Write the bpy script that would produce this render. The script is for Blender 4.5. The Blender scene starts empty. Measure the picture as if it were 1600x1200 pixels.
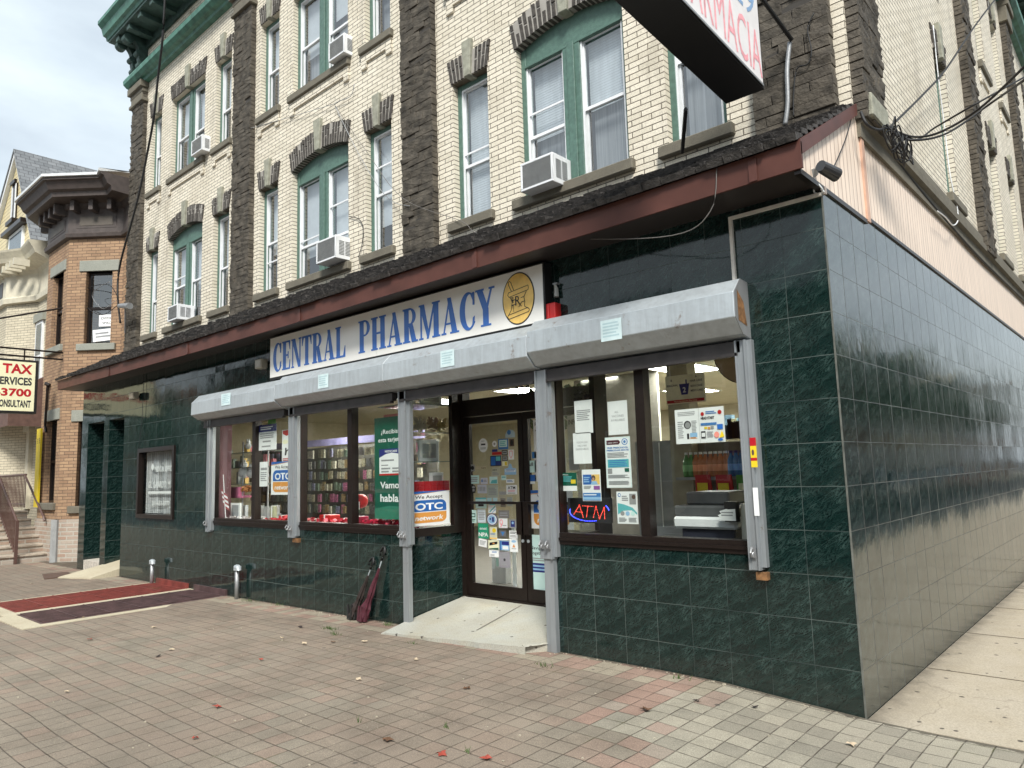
import bpy, bmesh, math, random
from mathutils import Vector
random.seed(7)
C = bpy.context.scene.collection
S_ = .3048
F_, YAW, PIT, ROL = 1132.8738, .7319707, .1202114, -.0305163
CAM = Vector((5.44628*S_, -17.14416*S_, 5.550283*S_))
cy, sy, cp, sp = math.cos(YAW), math.sin(YAW), math.cos(PIT), math.sin(PIT)
FW = Vector((-sy*cp, cy*cp, sp)); R0 = Vector((cy, sy, 0)); U0 = R0.cross(FW)
RT = R0*math.cos(ROL)+U0*math.sin(ROL); UP = U0*math.cos(ROL)-R0*math.sin(ROL)
# ---------------- camera
cam = bpy.data.cameras.new('camera'); co = bpy.data.objects.new('camera', cam); C.objects.link(co)
cam.sensor_fit = 'HORIZONTAL'; cam.sensor_width = 36; cam.lens = F_/1600*36
cam.clip_start = .05; cam.clip_end = 2000
from mathutils import Matrix
M = Matrix((( RT.x, UP.x, -FW.x, CAM.x), (RT.y, UP.y, -FW.y, CAM.y), (RT.z, UP.z, -FW.z, CAM.z), (0,0,0,1)))
co.matrix_world = M
sc = bpy.context.scene; sc.camera = co
# ---------------- world: overcast sky
w = bpy.data.worlds.new('World'); sc.world = w; w.use_nodes = True
nt = w.node_tree; nt.nodes.clear()
SUN_EL, SUN_AZ = math.radians(46), math.radians(138)   # azimuth from +Y towards +X
sky = nt.nodes.new('ShaderNodeTexSky'); sky.sky_type = 'NISHITA'; sky.sun_disc = False
sky.sun_elevation = SUN_EL; sky.sun_rotation = SUN_AZ; sky.air_density = 1.4; sky.dust_density = 2.5
tc = nt.nodes.new('ShaderNodeTexCoord'); mp = nt.nodes.new('ShaderNodeMapping'); mp.inputs['Scale'].default_value = (1,1,2.6)
nz = nt.nodes.new('ShaderNodeTexNoise'); nz.inputs['Scale'].default_value = 2.1; nz.inputs['Detail'].default_value = 6; nz.inputs['Roughness'].default_value = .55
rp = nt.nodes.new('ShaderNodeValToRGB'); rp.color_ramp.elements[0].position = .36; rp.color_ramp.elements[1].position = .62
rp.color_ramp.elements[0].color = (.62,.62,.62,1); rp.color_ramp.elements[1].color = (1,1,1,1)
nz2 = nt.nodes.new('ShaderNodeTexNoise'); nz2.inputs['Scale'].default_value = 3.3; nz2.inputs['Detail'].default_value = 5
rp2 = nt.nodes.new('ShaderNodeValToRGB'); rp2.color_ramp.elements[0].position = .38; rp2.color_ramp.elements[1].position = .62
rp2.color_ramp.elements[0].color = (6.9,7.7,8.4,1); rp2.color_ramp.elements[1].color = (8.2,9.2,9.8,1)
mx = nt.nodes.new('ShaderNodeMixRGB'); bg = nt.nodes.new('ShaderNodeBackground'); ou = nt.nodes.new('ShaderNodeOutputWorld')
L = nt.links.new
L(tc.outputs['Generated'], mp.inputs[0]); L(mp.outputs[0], nz.inputs['Vector']); L(mp.outputs[0], nz2.inputs['Vector'])
L(nz.outputs[0], rp.inputs[0]); L(nz2.outputs[0], rp2.inputs[0])
L(rp.outputs[0], mx.inputs[0]); L(sky.outputs[0], mx.inputs[1]); L(rp2.outputs[0], mx.inputs[2]); L(mx.outputs[0], bg.inputs[0]); L(bg.outputs[0], ou.inputs[0])
bg.inputs[1].default_value = .064
sl = bpy.data.lights.new('sun', 'SUN'); so = bpy.data.objects.new('sun', sl); C.objects.link(so)
sl.energy = 2.5; sl.angle = math.radians(14); sl.color = (1,.965,.9)
sd = Vector((math.sin(SUN_AZ)*math.cos(SUN_EL), math.cos(SUN_AZ)*math.cos(SUN_EL), math.sin(SUN_EL)))
so.rotation_euler = (-sd).to_track_quat('-Z', 'Y').to_euler(); so.location = (6,-12,14)
sc.view_settings.view_transform = 'Standard'; sc.view_settings.look = 'None'; sc.view_settings.gamma = 1
sc.view_settings.exposure = .95
sc.cycles.max_bounces = 10; sc.cycles.transparent_max_bounces = 16

# ---------------- photograph pixel -> point on a known plane
def ray(px, py): return FW*F_ + RT*(px-800) - UP*(py-600)
def at(px, py, Y):
    d = ray(px, py); t = (Y-CAM.y)/d.y; p = CAM+d*t; return p.x, p.z
def atx(px, py, X):
    d = ray(px, py); t = (X-CAM.x)/d.x; p = CAM+d*t; return p.y, p.z
def atz(px, py, Z):
    d = ray(px, py); t = (Z-CAM.z)/d.z; p = CAM+d*t; return p.x, p.y

# ---------------- materials
MT = {}
def newmat(name):
    m = bpy.data.materials.new(name); m.use_nodes = True; n = m.node_tree; b = n.nodes['Principled BSDF']; return m, n, b
def mat(name, col, rough=.6, metal=0, var=.12, vs=9, bump=0, bs=60, spec=.5, emit=0, coat=0):
    if name in MT: return MT[name]
    m, n, b = newmat(name); MT[name] = m
    b.inputs['Roughness'].default_value = rough; b.inputs['Metallic'].default_value = metal
    b.inputs['Specular IOR Level'].default_value = spec; b.inputs['Coat Weight'].default_value = coat
    c = (*col, 1); b.inputs['Base Color'].default_value = c
    if var:
        g = n.nodes.new('ShaderNodeNewGeometry'); t = n.nodes.new('ShaderNodeTexNoise'); t.inputs['Scale'].default_value = vs; t.inputs['Detail'].default_value = 5
        r = n.nodes.new('ShaderNodeMapRange'); r.inputs[1].default_value = .3; r.inputs[2].default_value = .7; r.inputs[3].default_value = 1-var; r.inputs[4].default_value = 1+var
        v = n.nodes.new('ShaderNodeMixRGB'); v.blend_type = 'MULTIPLY'; v.inputs[0].default_value = 1; v.inputs[1].default_value = c
        k = n.links.new; k(g.outputs['Position'], t.inputs['Vector']); k(t.outputs[0], r.inputs[0]); k(r.outputs[0], v.inputs[2]); k(v.outputs[0], b.inputs['Base Color'])
    if bump:
        g = n.nodes.new('ShaderNodeNewGeometry'); t = n.nodes.new('ShaderNodeTexNoise'); t.inputs['Scale'].default_value = bs; t.inputs['Detail'].default_value = 4
        q = n.nodes.new('ShaderNodeBump'); q.inputs['Strength'].default_value = bump; q.inputs['Distance'].default_value = .01
        n.links.new(g.outputs['Position'], t.inputs['Vector']); n.links.new(t.outputs[0], q.inputs['Height']); n.links.new(q.outputs[0], b.inputs['Normal'])
    if emit:
        b.inputs['Emission Color'].default_value = c; b.inputs['Emission Strength'].default_value = emit
    return m
def math_(n, op, a, b=None, c=None):
    x = n.nodes.new('ShaderNodeMath'); x.operation = op
    for i, v in enumerate((a, b, c)):
        if v is None: continue
        if isinstance(v, (int, float)): x.inputs[i].default_value = v
        else: n.links.new(v, x.inputs[i])
    return x.outputs[0]
def wall_uv(n):
    g = n.nodes.new('ShaderNodeNewGeometry'); a = n.nodes.new('ShaderNodeSeparateXYZ'); b = n.nodes.new('ShaderNodeSeparateXYZ')
    n.links.new(g.outputs['Position'], a.inputs[0]); n.links.new(g.outputs['True Normal'], b.inputs[0])
    u = math_(n, 'ADD', math_(n, 'MULTIPLY', a.outputs[0], math_(n, 'MULTIPLY', b.outputs[1], -1)), math_(n, 'MULTIPLY', a.outputs[1], b.outputs[0]))
    return u, a.outputs[2], a, g
def comb(n, x, y, z=0):
    c = n.nodes.new('ShaderNodeCombineXYZ')
    for i, v in enumerate((x, y, z)):
        if isinstance(v, (int, float)): c.inputs[i].default_value = v
        else: n.links.new(v, c.inputs[i])
    return c.outputs[0]
def mixc(n, f, a, b, mode='MIX'):
    x = n.nodes.new('ShaderNodeMixRGB'); x.blend_type = mode
    for i, v in enumerate((f, a, b)):
        if isinstance(v, (int, float)): x.inputs[i].default_value = v
        elif isinstance(v, tuple): x.inputs[i].default_value = (*v, 1)
        else: n.links.new(v, x.inputs[i])
    return x.outputs[0]
def noise(n, vec, scale, detail=4, rough=.5, dist=0):
    t = n.nodes.new('ShaderNodeTexNoise'); t.inputs['Scale'].default_value = scale; t.inputs['Detail'].default_value = detail
    t.inputs['Roughness'].default_value = rough; t.inputs['Distortion'].default_value = dist
    n.links.new(vec, t.inputs['Vector']); return t.outputs[0]
def ramp(n, v, pts, const=False):
    r = n.nodes.new('ShaderNodeValToRGB'); cr = r.color_ramp
    if const: cr.interpolation = 'CONSTANT'
    while len(cr.elements) < len(pts): cr.elements.new(.5)
    for e, (p, c) in zip(cr.elements, pts): e.position = p; e.color = (*c, 1) if isinstance(c, tuple) else (c, c, c, 1)
    n.links.new(v, r.inputs[0]); return r.outputs[0]
def brick(name, c1, c2, mortar, bw, bh, ms=.008, rough=.8, bump=.6, stain=(.3,.26,.2), stamt=.35, offset=.5, patch=None):
    m, n, b = newmat(name); MT[name] = m
    u, z, a, g = wall_uv(n)
    t = n.nodes.new('ShaderNodeTexBrick'); t.offset = offset
    n.links.new(comb(n, u, z), t.inputs['Vector'])
    t.inputs['Color1'].default_value = (*c1, 1); t.inputs['Color2'].default_value = (*c2, 1); t.inputs['Mortar'].default_value = (*mortar, 1)
    t.inputs['Scale'].default_value = 1; t.inputs['Mortar Size'].default_value = ms/2; t.inputs['Mortar Smooth'].default_value = .15
    t.inputs['Brick Width'].default_value = bw; t.inputs['Row Height'].default_value = bh; t.inputs['Bias'].default_value = 0
    nn = noise(n, g.outputs['Position'], 1.1, 6, .65)
    f = ramp(n, nn, [(.45, 0.), (.75, stamt)])
    col = mixc(n, f, t.outputs[0], stain)
    soot = noise(n, comb(n, math_(n, 'MULTIPLY', u, 2.4), math_(n, 'MULTIPLY', z, .55)), 1, 6, .7)
    col = mixc(n, ramp(n, soot, [(.54, 0.), (.8, .5)]), col, tuple(v*.38 for v in stain))
    sp_ = noise(n, g.outputs['Position'], 130, 3)
    col = mixc(n, 1., col, ramp(n, sp_, [(.3, .8), (.65, 1.12)]), 'MULTIPLY')
    if patch:
        pf = ramp(n, noise(n, g.outputs['Position'], 3.3, 3), [(.56, 0.), (.62, .9)])
        col = mixc(n, math_(n, 'MULTIPLY', pf, math_(n, 'SUBTRACT', 1, t.outputs[1])), col, patch)
    n.links.new(col, b.inputs['Base Color']); b.inputs['Roughness'].default_value = rough; b.inputs['Specular IOR Level'].default_value = .25
    q = n.nodes.new('ShaderNodeBump'); q.inputs['Strength'].default_value = bump; q.inputs['Distance'].default_value = .006
    h = math_(n, 'ADD', math_(n, 'SUBTRACT', 1, t.outputs[1]), math_(n, 'MULTIPLY', sp_, .35))
    n.links.new(h, q.inputs['Height']); n.links.new(q.outputs[0], b.inputs['Normal']); return m
def tilemat(name, tw, th, jw=1.4, tilt=.014):
    m, n, b = newmat(name); MT[name] = m
    u, z, a, g = wall_uv(n)
    uu = math_(n, 'ADD', math_(n, 'DIVIDE', u, tw), 100); zz = math_(n, 'ADD', math_(n, 'DIVIDE', z, th), 10)
    fu = math_(n, 'FRACT', uu); fz = math_(n, 'FRACT', zz)
    cu = math_(n, 'FLOOR', uu); cz = math_(n, 'FLOOR', zz)
    # repeated printed marble, sheared so the veins run diagonally
    w1 = comb(n, math_(n, 'ADD', fu, math_(n, 'MULTIPLY', fz, -.45)), math_(n, 'ADD', math_(n, 'MULTIPLY', fz, 1.5), math_(n, 'MULTIPLY', fu, -.8)), math_(n, 'MULTIPLY', math_(n, 'MODULO', cu, 2), 3.7))
    n1 = noise(n, w1, 3.2, 7, .62, 1.4); n2 = noise(n, w1, 7.5, 6, .7, .8); n3 = noise(n, w1, 2., 5)
    v1 = math_(n, 'ABSOLUTE', math_(n, 'SUBTRACT', n1, .5)); v2 = math_(n, 'ABSOLUTE', math_(n, 'SUBTRACT', n2, .5))
    vein = math_(n, 'MAXIMUM', ramp(n, v1, [(0., .8), (.03, 0.)]), ramp(n, v2, [(0., .55), (.028, 0.)]))
    vein = math_(n, 'MULTIPLY', vein, ramp(n, n3, [(.4, .15), (.62, 1.)]))
    base = mixc(n, ramp(n, n2, [(.3, 0.), (.75, 1.)]), (.002, .008, .0075), (.007, .025, .022))
    col = mixc(n, vein, base, (.058, .098, .09) if jw > 1 else (.11, .15, .14))
    wn = n.nodes.new('ShaderNodeTexWhiteNoise'); wn.noise_dimensions = '2D'; n.links.new(comb(n, cu, cz), wn.inputs['Vector'])
    du = math_(n, 'MINIMUM', fu, math_(n, 'SUBTRACT', 1, fu)); dz = math_(n, 'MINIMUM', fz, math_(n, 'SUBTRACT', 1, fz))
    gr = math_(n, 'LESS_THAN', math_(n, 'MINIMUM', math_(n, 'MULTIPLY', du, jw), dz), .0066)
    gv = ramp(n, noise(n, g.outputs['Position'], 1.3, 3), [(.38, (.02,.03,.03)), (.6, (.12,.145,.135))] if jw > 1 else [(.4, (.012,.014,.014)), (.7, (.10,.11,.10))])
    dirt = ramp(n, math_(n, 'ADD', a.outputs[2], math_(n, 'MULTIPLY', noise(n, g.outputs['Position'], 5, 5), .25)), [(.12, .3), (.42, 0.)])
    col = mixc(n, gr, col, gv); col = mixc(n, dirt, col, (.035, .036, .03))
    n.links.new(col, b.inputs['Base Color'])
    n.links.new(math_(n, 'ADD', math_(n, 'MULTIPLY', gr, .5), ramp(n, noise(n, g.outputs['Position'], 6, 5), [(.35, .05), (.8, .15)] if jw > 1 else [(.3, .06), (.75, .17)])), b.inputs['Roughness'])
    b.inputs['IOR'].default_value = 1.52 if jw > 1 else 2.1
    # every tile sits at a slightly different angle
    vm = n.nodes.new('ShaderNodeVectorMath'); vm.operation = 'SUBTRACT'; n.links.new(wn.outputs['Color'], vm.inputs[0]); vm.inputs[1].default_value = (.5,.5,.5)
    v2_ = n.nodes.new('ShaderNodeVectorMath'); v2_.operation = 'SCALE'; n.links.new(vm.outputs[0], v2_.inputs[0]); v2_.inputs['Scale'].default_value = tilt
    q = n.nodes.new('ShaderNodeBump'); q.inputs['Strength'].default_value = .22 if jw > 1 else .5; q.inputs['Distance'].default_value = .004
    hb = math_(n, 'SUBTRACT', math_(n, 'MULTIPLY', noise(n, g.outputs['Position'], 9, 2), .6), math_(n, 'MULTIPLY', gr, 1.))
    n.links.new(hb, q.inputs['Height'])
    v3 = n.nodes.new('ShaderNodeVectorMath'); v3.operation = 'ADD'; n.links.new(q.outputs[0], v3.inputs[0]); n.links.new(v2_.outputs[0], v3.inputs[1])
    v4 = n.nodes.new('ShaderNodeVectorMath'); v4.operation = 'NORMALIZE'; n.links.new(v3.outputs[0], v4.inputs[0]); n.links.new(v4.outputs[0], b.inputs['Normal'])
    return m
def glass(name, tint=(.86,.9,.88), ior=1.5, extra=0.):
    m = bpy.data.materials.new(name); m.use_nodes = True; n = m.node_tree; n.nodes.clear(); MT[name] = m
    o = n.nodes.new('ShaderNodeOutputMaterial'); mix = n.nodes.new('ShaderNodeMixShader'); t = n.nodes.new('ShaderNodeBsdfTransparent'); gl = n.nodes.new('ShaderNodeBsdfGlossy')
    t.inputs[0].default_value = (*tint, 1)
    gl.inputs['Roughness'].default_value = 0.01
    g = n.nodes.new('ShaderNodeNewGeometry'); q = n.nodes.new('ShaderNodeBump'); q.inputs['Strength'].default_value = .06+extra*1.6; q.inputs['Distance'].default_value = .01
    n.links.new(noise(n, g.outputs['Position'], 3, 2), q.inputs['Height']); n.links.new(q.outputs[0], gl.inputs['Normal'])
    dp = n.nodes.new('ShaderNodeVectorMath'); dp.operation = 'DOT_PRODUCT'; n.links.new(g.outputs['Normal'], dp.inputs[0]); n.links.new(g.outputs['Incoming'], dp.inputs[1])
    cc = math_(n, 'SUBTRACT', 1, math_(n, 'ABSOLUTE', dp.outputs['Value']))       # Schlick, both faces of the pane
    f = math_(n, 'MINIMUM', math_(n, 'ADD', math_(n, 'MULTIPLY', math_(n, 'POWER', cc, 5), .9), .07+extra), 1)
    n.links.new(f, mix.inputs[0]); n.links.new(t.outputs[0], mix.inputs[1]); n.links.new(gl.outputs[0], mix.inputs[2]); n.links.new(mix.outputs[0], o.inputs[0])
    return m
def pavers():
    m, n, b = newmat('pavers'); MT['pavers'] = m
    g = n.nodes.new('ShaderNodeNewGeometry'); a = n.nodes.new('ShaderNodeSeparateXYZ'); n.links.new(g.outputs['Position'], a.inputs[0])
    P = .1537
    # joints wander slightly, as laid by hand
    wob = n.nodes.new('ShaderNodeTexNoise'); wob.inputs['Scale'].default_value = 1.2; n.links.new(g.outputs['Position'], wob.inputs['Vector'])
    wx = math_(n, 'MULTIPLY', math_(n, 'SUBTRACT', wob.outputs[0], .5), .05)
    u = math_(n, 'ADD', math_(n, 'DIVIDE', math_(n, 'ADD', math_(n, 'ADD', a.outputs[0], .047), wx), P), 500)
    v = math_(n, 'ADD', math_(n, 'DIVIDE', math_(n, 'SUBTRACT', math_(n, 'ADD', a.outputs[1], .06), wx), P*1.02), 500)
    fu, fv, cu, cv = math_(n, 'FRACT', u), math_(n, 'FRACT', v), math_(n, 'FLOOR', u), math_(n, 'FLOOR', v)
    wn = n.nodes.new('ShaderNodeTexWhiteNoise'); wn.noise_dimensions = '2D'; n.links.new(comb(n, cu, cv), wn.inputs['Vector'])
    cell = comb(n, cu, cv)
    big = noise(n, cell, .09, 3, .6)
    brown = ramp(n, wn.outputs[0], [(0., (.265,.212,.168)), (.3, (.25,.205,.165)), (.55, (.22,.185,.148)), (.72, (.25,.19,.15)), (.88, (.222,.19,.152))], True)
    brown = mixc(n, .45, brown, (.248,.200,.152))
    grey = mixc(n, .25, ramp(n, wn.outputs[0], [(0., (.34,.315,.25)), (.35, (.385,.355,.28)), (.7, (.27,.25,.2)), (.93, (.36,.26,.21))], True), (.33,.30,.24))
    pink = ramp(n, wn.outputs[0], [(0., (.33,.215,.17)), (.4, (.30,.21,.165)), (.7, (.31,.27,.22))], True)
    green = ramp(n, wn.outputs[0], [(0., (.225,.215,.175)), (.5, (.255,.225,.18)), (.8, (.28,.205,.165))], True)
    green = mixc(n, .55, green, (.262,.212,.162)); pink = mixc(n, .3, pink, (.27,.21,.165))
    cx = math_(n, 'SUBTRACT', math_(n, 'MULTIPLY', math_(n, 'SUBTRACT', cu, 499.5), P), .047)
    cyy = math_(n, 'SUBTRACT', math_(n, 'MULTIPLY', math_(n, 'SUBTRACT', cv, 499.5), P*1.02), .06)
    e = math_(n, 'ADD', cx, math_(n, 'MULTIPLY', math_(n, 'SUBTRACT', wn.outputs[0], .5), .12))
    # pale field at the corner, with a red edge stepping towards the street
    edge = math_(n, 'ADD', math_(n, 'MULTIPLY', math_(n, 'LESS_THAN', cyy, -1.35), .55), -1.22)
    gz = math_(n, 'GREATER_THAN', e, edge); pz = math_(n, 'GREATER_THAN', e, math_(n, 'SUBTRACT', edge, .22))
    col = mixc(n, ramp(n, big, [(.5, 0.), (.6, 1.)]), brown, green)
    lowf = math_(n, 'LESS_THAN', cyy, math_(n, 'ADD', -2.75, math_(n, 'MULTIPLY', math_(n, 'SUBTRACT', wn.outputs[0], .5), 1.1)))
    col = mixc(n, math_(n, 'MULTIPLY', lowf, .7), col, green)
    col = mixc(n, pz, col, pink); col = mixc(n, gz, col, grey)
    bord = math_(n, 'MULTIPLY', math_(n, 'GREATER_THAN', cyy, -.34), math_(n, 'LESS_THAN', cx, -.9))
    col = mixc(n, math_(n, 'MULTIPLY', bord, .85), col, mixc(n, math_(n, 'GREATER_THAN', wn.outputs[0], .45), pink, (.33,.29,.22)))
    sp_ = noise(n, g.outputs['Position'], 150, 3, .8)
    col = mixc(n, 1., col, ramp(n, sp_, [(.3, .62), (.55, 1.05), (.72, 1.55)]), 'MULTIPLY')
    vo = n.nodes.new('ShaderNodeTexVoronoi'); vo.inputs['Scale'].default_value = 130; n.links.new(g.outputs['Position'], vo.inputs['Vector'])
    col = mixc(n, ramp(n, vo.outputs['Distance'], [(.0, .55), (.16, 0.)]), col, (.62,.58,.5))
    st = ramp(n, noise(n, g.outputs['Position'], 1.6, 6, .7), [(.35, .74), (.7, 1.2)])
    col = mixc(n, 1., col, st, 'MULTIPLY')
    du = math_(n, 'MINIMUM', fu, math_(n, 'SUBTRACT', 1, fu)); dv = math_(n, 'MINIMUM', fv, math_(n, 'SUBTRACT', 1, fv))
    dd = math_(n, 'ADD', math_(n, 'MINIMUM', du, dv), math_(n, 'MULTIPLY', math_(n, 'SUBTRACT', noise(n, g.outputs['Position'], 60, 3), .5), .022))
    gr = ramp(n, dd, [(.012, 1.), (.034, 0.)])
    moss = ramp(n, noise(n, g.outputs['Position'], 2.2, 4), [(.58, (.062,.05,.037)), (.68, (.085,.085,.035))])
    gj = math_(n, 'MULTIPLY', gr, ramp(n, noise(n, g.outputs['Position'], 9, 3), [(.35, .35), (.6, .92)]))
    col = mixc(n, gj, col, moss)
    edge_ = math_(n, 'MULTIPLY', math_(n, 'GREATER_THAN', math_(n, 'SUBTRACT', a.outputs[1], math_(n, 'MULTIPLY', noise(n, g.outputs['Position'], 14, 5), .09)), -.085), .75)  # dark strip at the wall foot: grime plus contact shade put into the colour
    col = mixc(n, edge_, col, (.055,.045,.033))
    gum = n.nodes.new('ShaderNodeTexVoronoi'); gum.inputs['Scale'].default_value = 2.6; n.links.new(g.outputs['Position'], gum.inputs['Vector'])
    col = mixc(n, ramp(n, gum.outputs['Distance'], [(.045, .75), (.055, 0.)]), col, (.06,.055,.05))
    col = mixc(n, ramp(n, noise(n, g.outputs['Position'], .8, 5, .65), [(.5, 0.), (.72, .45)]), col, (.13,.105,.085))
    n.links.new(col, b.inputs['Base Color']); b.inputs['Roughness'].default_value = .82; b.inputs['Specular IOR Level'].default_value = .3
    q = n.nodes.new('ShaderNodeBump'); q.inputs['Strength'].default_value = .75; q.inputs['Distance'].default_value = .006
    n.links.new(math_(n, 'ADD', math_(n, 'SUBTRACT', 1, gr), math_(n, 'ADD', math_(n, 'MULTIPLY', sp_, .5), math_(n, 'MULTIPLY', wn.outputs[0], .3))), q.inputs['Height']); n.links.new(q.outputs[0], b.inputs['Normal'])
    return m
def concrete(name, c, spots=True, stain=(.37,.31,.215), sc1=1.0):
    m, n, b = newmat(name); MT[name] = m
    g = n.nodes.new('ShaderNodeNewGeometry')
    p = g.outputs['Position']
    col = mixc(n, ramp(n, noise(n, p, 1.7*sc1, 7, .65), [(.4, 0.), (.7, .6)]), c, stain)
    col = mixc(n, 1., col, ramp(n, noise(n, p, 90, 4, .7), [(.3, .75), (.7, 1.2)]), 'MULTIPLY')
    if spots:
        vo = n.nodes.new('ShaderNodeTexVoronoi'); vo.inputs['Scale'].default_value = 7; vo.inputs['Randomness'].default_value = 1; n.links.new(p, vo.inputs['Vector'])
        col = mixc(n, ramp(n, math_(n, 'ADD', vo.outputs['Distance'], math_(n, 'MULTIPLY', noise(n, p, 40, 3), .12)), [(.16, .9), (.19, 0.)]), col, (.05,.042,.035))
        vo2 = n.nodes.new('ShaderNodeTexVoronoi'); vo2.inputs['Scale'].default_value = 24; n.links.new(p, vo2.inputs['Vector'])
        col = mixc(n, ramp(n, math_(n, 'ADD', vo2.outputs['Distance'], math_(n, 'MULTIPLY', noise(n, p, 9, 3), .35)), [(.2, .6), (.24, 0.)]), col, (.12,.1,.07))
    n.links.new(col, b.inputs['Base Color']); b.inputs['Roughness'].default_value = .85
    q = n.nodes.new('ShaderNodeBump'); q.inputs['Strength'].default_value = .4; q.inputs['Distance'].default_value = .004
    n.links.new(noise(n, p, 120, 4), q.inputs['Height']); n.links.new(q.outputs[0], b.inputs['Normal']); return m
def streaky(name, c, rough, metal, dark, amt, su, sz, bump=.1, rust=0):
    m, n, b = newmat(name); MT[name] = m; u, z, a, g = wall_uv(n)
    v = comb(n, math_(n, 'MULTIPLY', u, su), math_(n, 'MULTIPLY', z, sz), math_(n, 'MULTIPLY', a.outputs[1], su))
    f = ramp(n, noise(n, v, 1, 6, .65), [(.38, 0.), (.72, amt)]); col = mixc(n, f, c, dark)
    col = mixc(n, 1., col, ramp(n, noise(n, g.outputs['Position'], 2.1, 5, .6), [(.3, .93), (.7, 1.06)]), 'MULTIPLY')
    if rust: col = mixc(n, ramp(n, noise(n, g.outputs['Position'], 7, 6, .7), [(.63, 0.), (.72, rust)]), col, (.16,.09,.045))
    n.links.new(col, b.inputs['Base Color']); b.inputs['Roughness'].default_value = rough; b.inputs['Metallic'].default_value = metal
    if bump:
        q = n.nodes.new('ShaderNodeBump'); q.inputs['Strength'].default_value = bump; q.inputs['Distance'].default_value = .02; n.links.new(noise(n, g.outputs['Position'], 5, 3), q.inputs['Height']); n.links.new(q.outputs[0], b.inputs['Normal'])
    return m
def sidewalkmat():
    m = concrete('sidewalk', (.44,.385,.30)); n = m.node_tree; b = n.nodes['Principled BSDF']; lk = b.inputs['Base Color'].links[0].from_socket
    g = n.nodes.new('ShaderNodeNewGeometry'); a = n.nodes.new('ShaderNodeSeparateXYZ'); n.links.new(g.outputs['Position'], a.inputs[0])
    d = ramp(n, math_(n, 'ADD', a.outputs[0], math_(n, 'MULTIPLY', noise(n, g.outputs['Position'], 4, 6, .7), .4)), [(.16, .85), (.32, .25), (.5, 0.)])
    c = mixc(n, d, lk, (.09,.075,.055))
    vo = n.nodes.new('ShaderNodeTexVoronoi'); vo.feature = 'DISTANCE_TO_EDGE'; vo.inputs['Scale'].default_value = .55
    wv = n.nodes.new('ShaderNodeVectorMath'); wv.operation = 'ADD'; nn = n.nodes.new('ShaderNodeTexNoise'); nn.inputs['Scale'].default_value = 3; nn.inputs['Detail'].default_value = 6
    n.links.new(g.outputs['Position'], nn.inputs['Vector']); sc_ = n.nodes.new('ShaderNodeVectorMath'); sc_.operation = 'SCALE'; sc_.inputs['Scale'].default_value = .35; n.links.new(nn.outputs['Color'], sc_.inputs[0])
    n.links.new(g.outputs['Position'], wv.inputs[0]); n.links.new(sc_.outputs[0], wv.inputs[1]); n.links.new(wv.outputs[0], vo.inputs['Vector'])
    c = mixc(n, ramp(n, vo.outputs['Distance'], [(.001, .35), (.004, 0.)]), c, (.1,.08,.06)); n.links.new(c, b.inputs['Base Color'])
def siding(name, c, groove, pitch, vertical=True):
    m, n, b = newmat(name); MT[name] = m
    u, z, a, g = wall_uv(n)
    f = math_(n, 'FRACT', math_(n, 'ADD', math_(n, 'DIVIDE', u if vertical else z, pitch), 100))
    gr = ramp(n, f, [(0., 0.), (.84, 0.), (.88, 1.), (.97, 1.), (1., 0.)])
    st = ramp(n, noise(n, comb(n, math_(n, 'MULTIPLY', u, 9), z), 1.2, 4), [(.35, .88), (.65, 1.06)])
    col = mixc(n, gr, mixc(n, 1., c, st, 'MULTIPLY'), groove); n.links.new(col, b.inputs['Base Color']); b.inputs['Roughness'].default_value = .45
    q = n.nodes.new('ShaderNodeBump'); q.inputs['Strength'].default_value = .8; q.inputs['Distance'].default_value = .008; q.invert = True
    n.links.new(gr, q.inputs['Height']); n.links.new(q.outputs[0], b.inputs['Normal']); return m

brick('cream', (.81,.75,.63), (.70,.645,.53), (.10,.085,.065), .235, .0625, .0105, .7, .7, (.42,.35,.25), .3)
brick('orange', (.43,.285,.175), (.30,.19,.12), (.12,.09,.07), .22, .072, .011, .8, .7, (.3,.2,.13), .35)
brick('rubble', (.42,.36,.3), (.36,.24,.18), (.45,.42,.36), .3, .095, .03, .85, .9, (.5,.47,.42), .55)
brick('palebrick', (.66,.6,.46), (.55,.5,.38), (.2,.18,.15), .22, .07, .01, .8, .6)
brick('redbrick', (.24,.1,.07), (.17,.07,.05), (.2,.17,.15), .22, .07, .01, .85, .5)
brick('slate', (.21,.22,.23), (.14,.15,.16), (.06,.06,.065), .2, .13, .012, .75, .8, (.25,.26,.27), .4)
tilemat('tile_front', .3078, .3048); tilemat('tile_side', .3168, .3048, .38, .016)
glass('shopglass', (.88,.91,.89), 1.5); glass('winglass', (.82,.86,.88), 1.55, .16)
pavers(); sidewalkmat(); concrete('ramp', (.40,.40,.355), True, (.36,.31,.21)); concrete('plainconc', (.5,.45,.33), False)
concrete('sandstone', (.17,.155,.12), False, (.1,.09,.07), 3); concrete('grey_stone', (.3,.31,.27), False, (.22,.23,.2), 2)
siding('pinksiding', (.87,.72,.59), (.46,.33,.26), .095)
siding('soffitpanel', (.035,.028,.026), (.012,.01,.01), .1)
m_dark = streaky('darkstone', (.095,.08,.062), .88, 0, (.04,.036,.032), .9, 3, 9, .0)
m_dark = mat('darkstone2', (.088,.076,.06), .85, 0, .55, 7, 1, 38)
m_vous = mat('voussoir', (.062,.055,.048), .85, 0, .4, 18, .7, 60)
m_mort = mat('mortar', (.34,.32,.29), .9)
m_key = mat('keystone', (.3,.3,.24), .8, 0, .25, 12, .5)
m_green = mat('greenpaint', (.085,.16,.13), .5, 0, .18, 20, .3, 80)
m_corn = mat('cornicegreen', (.07,.19,.145), .5, 0, .35, 6, .3, 40)
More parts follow.
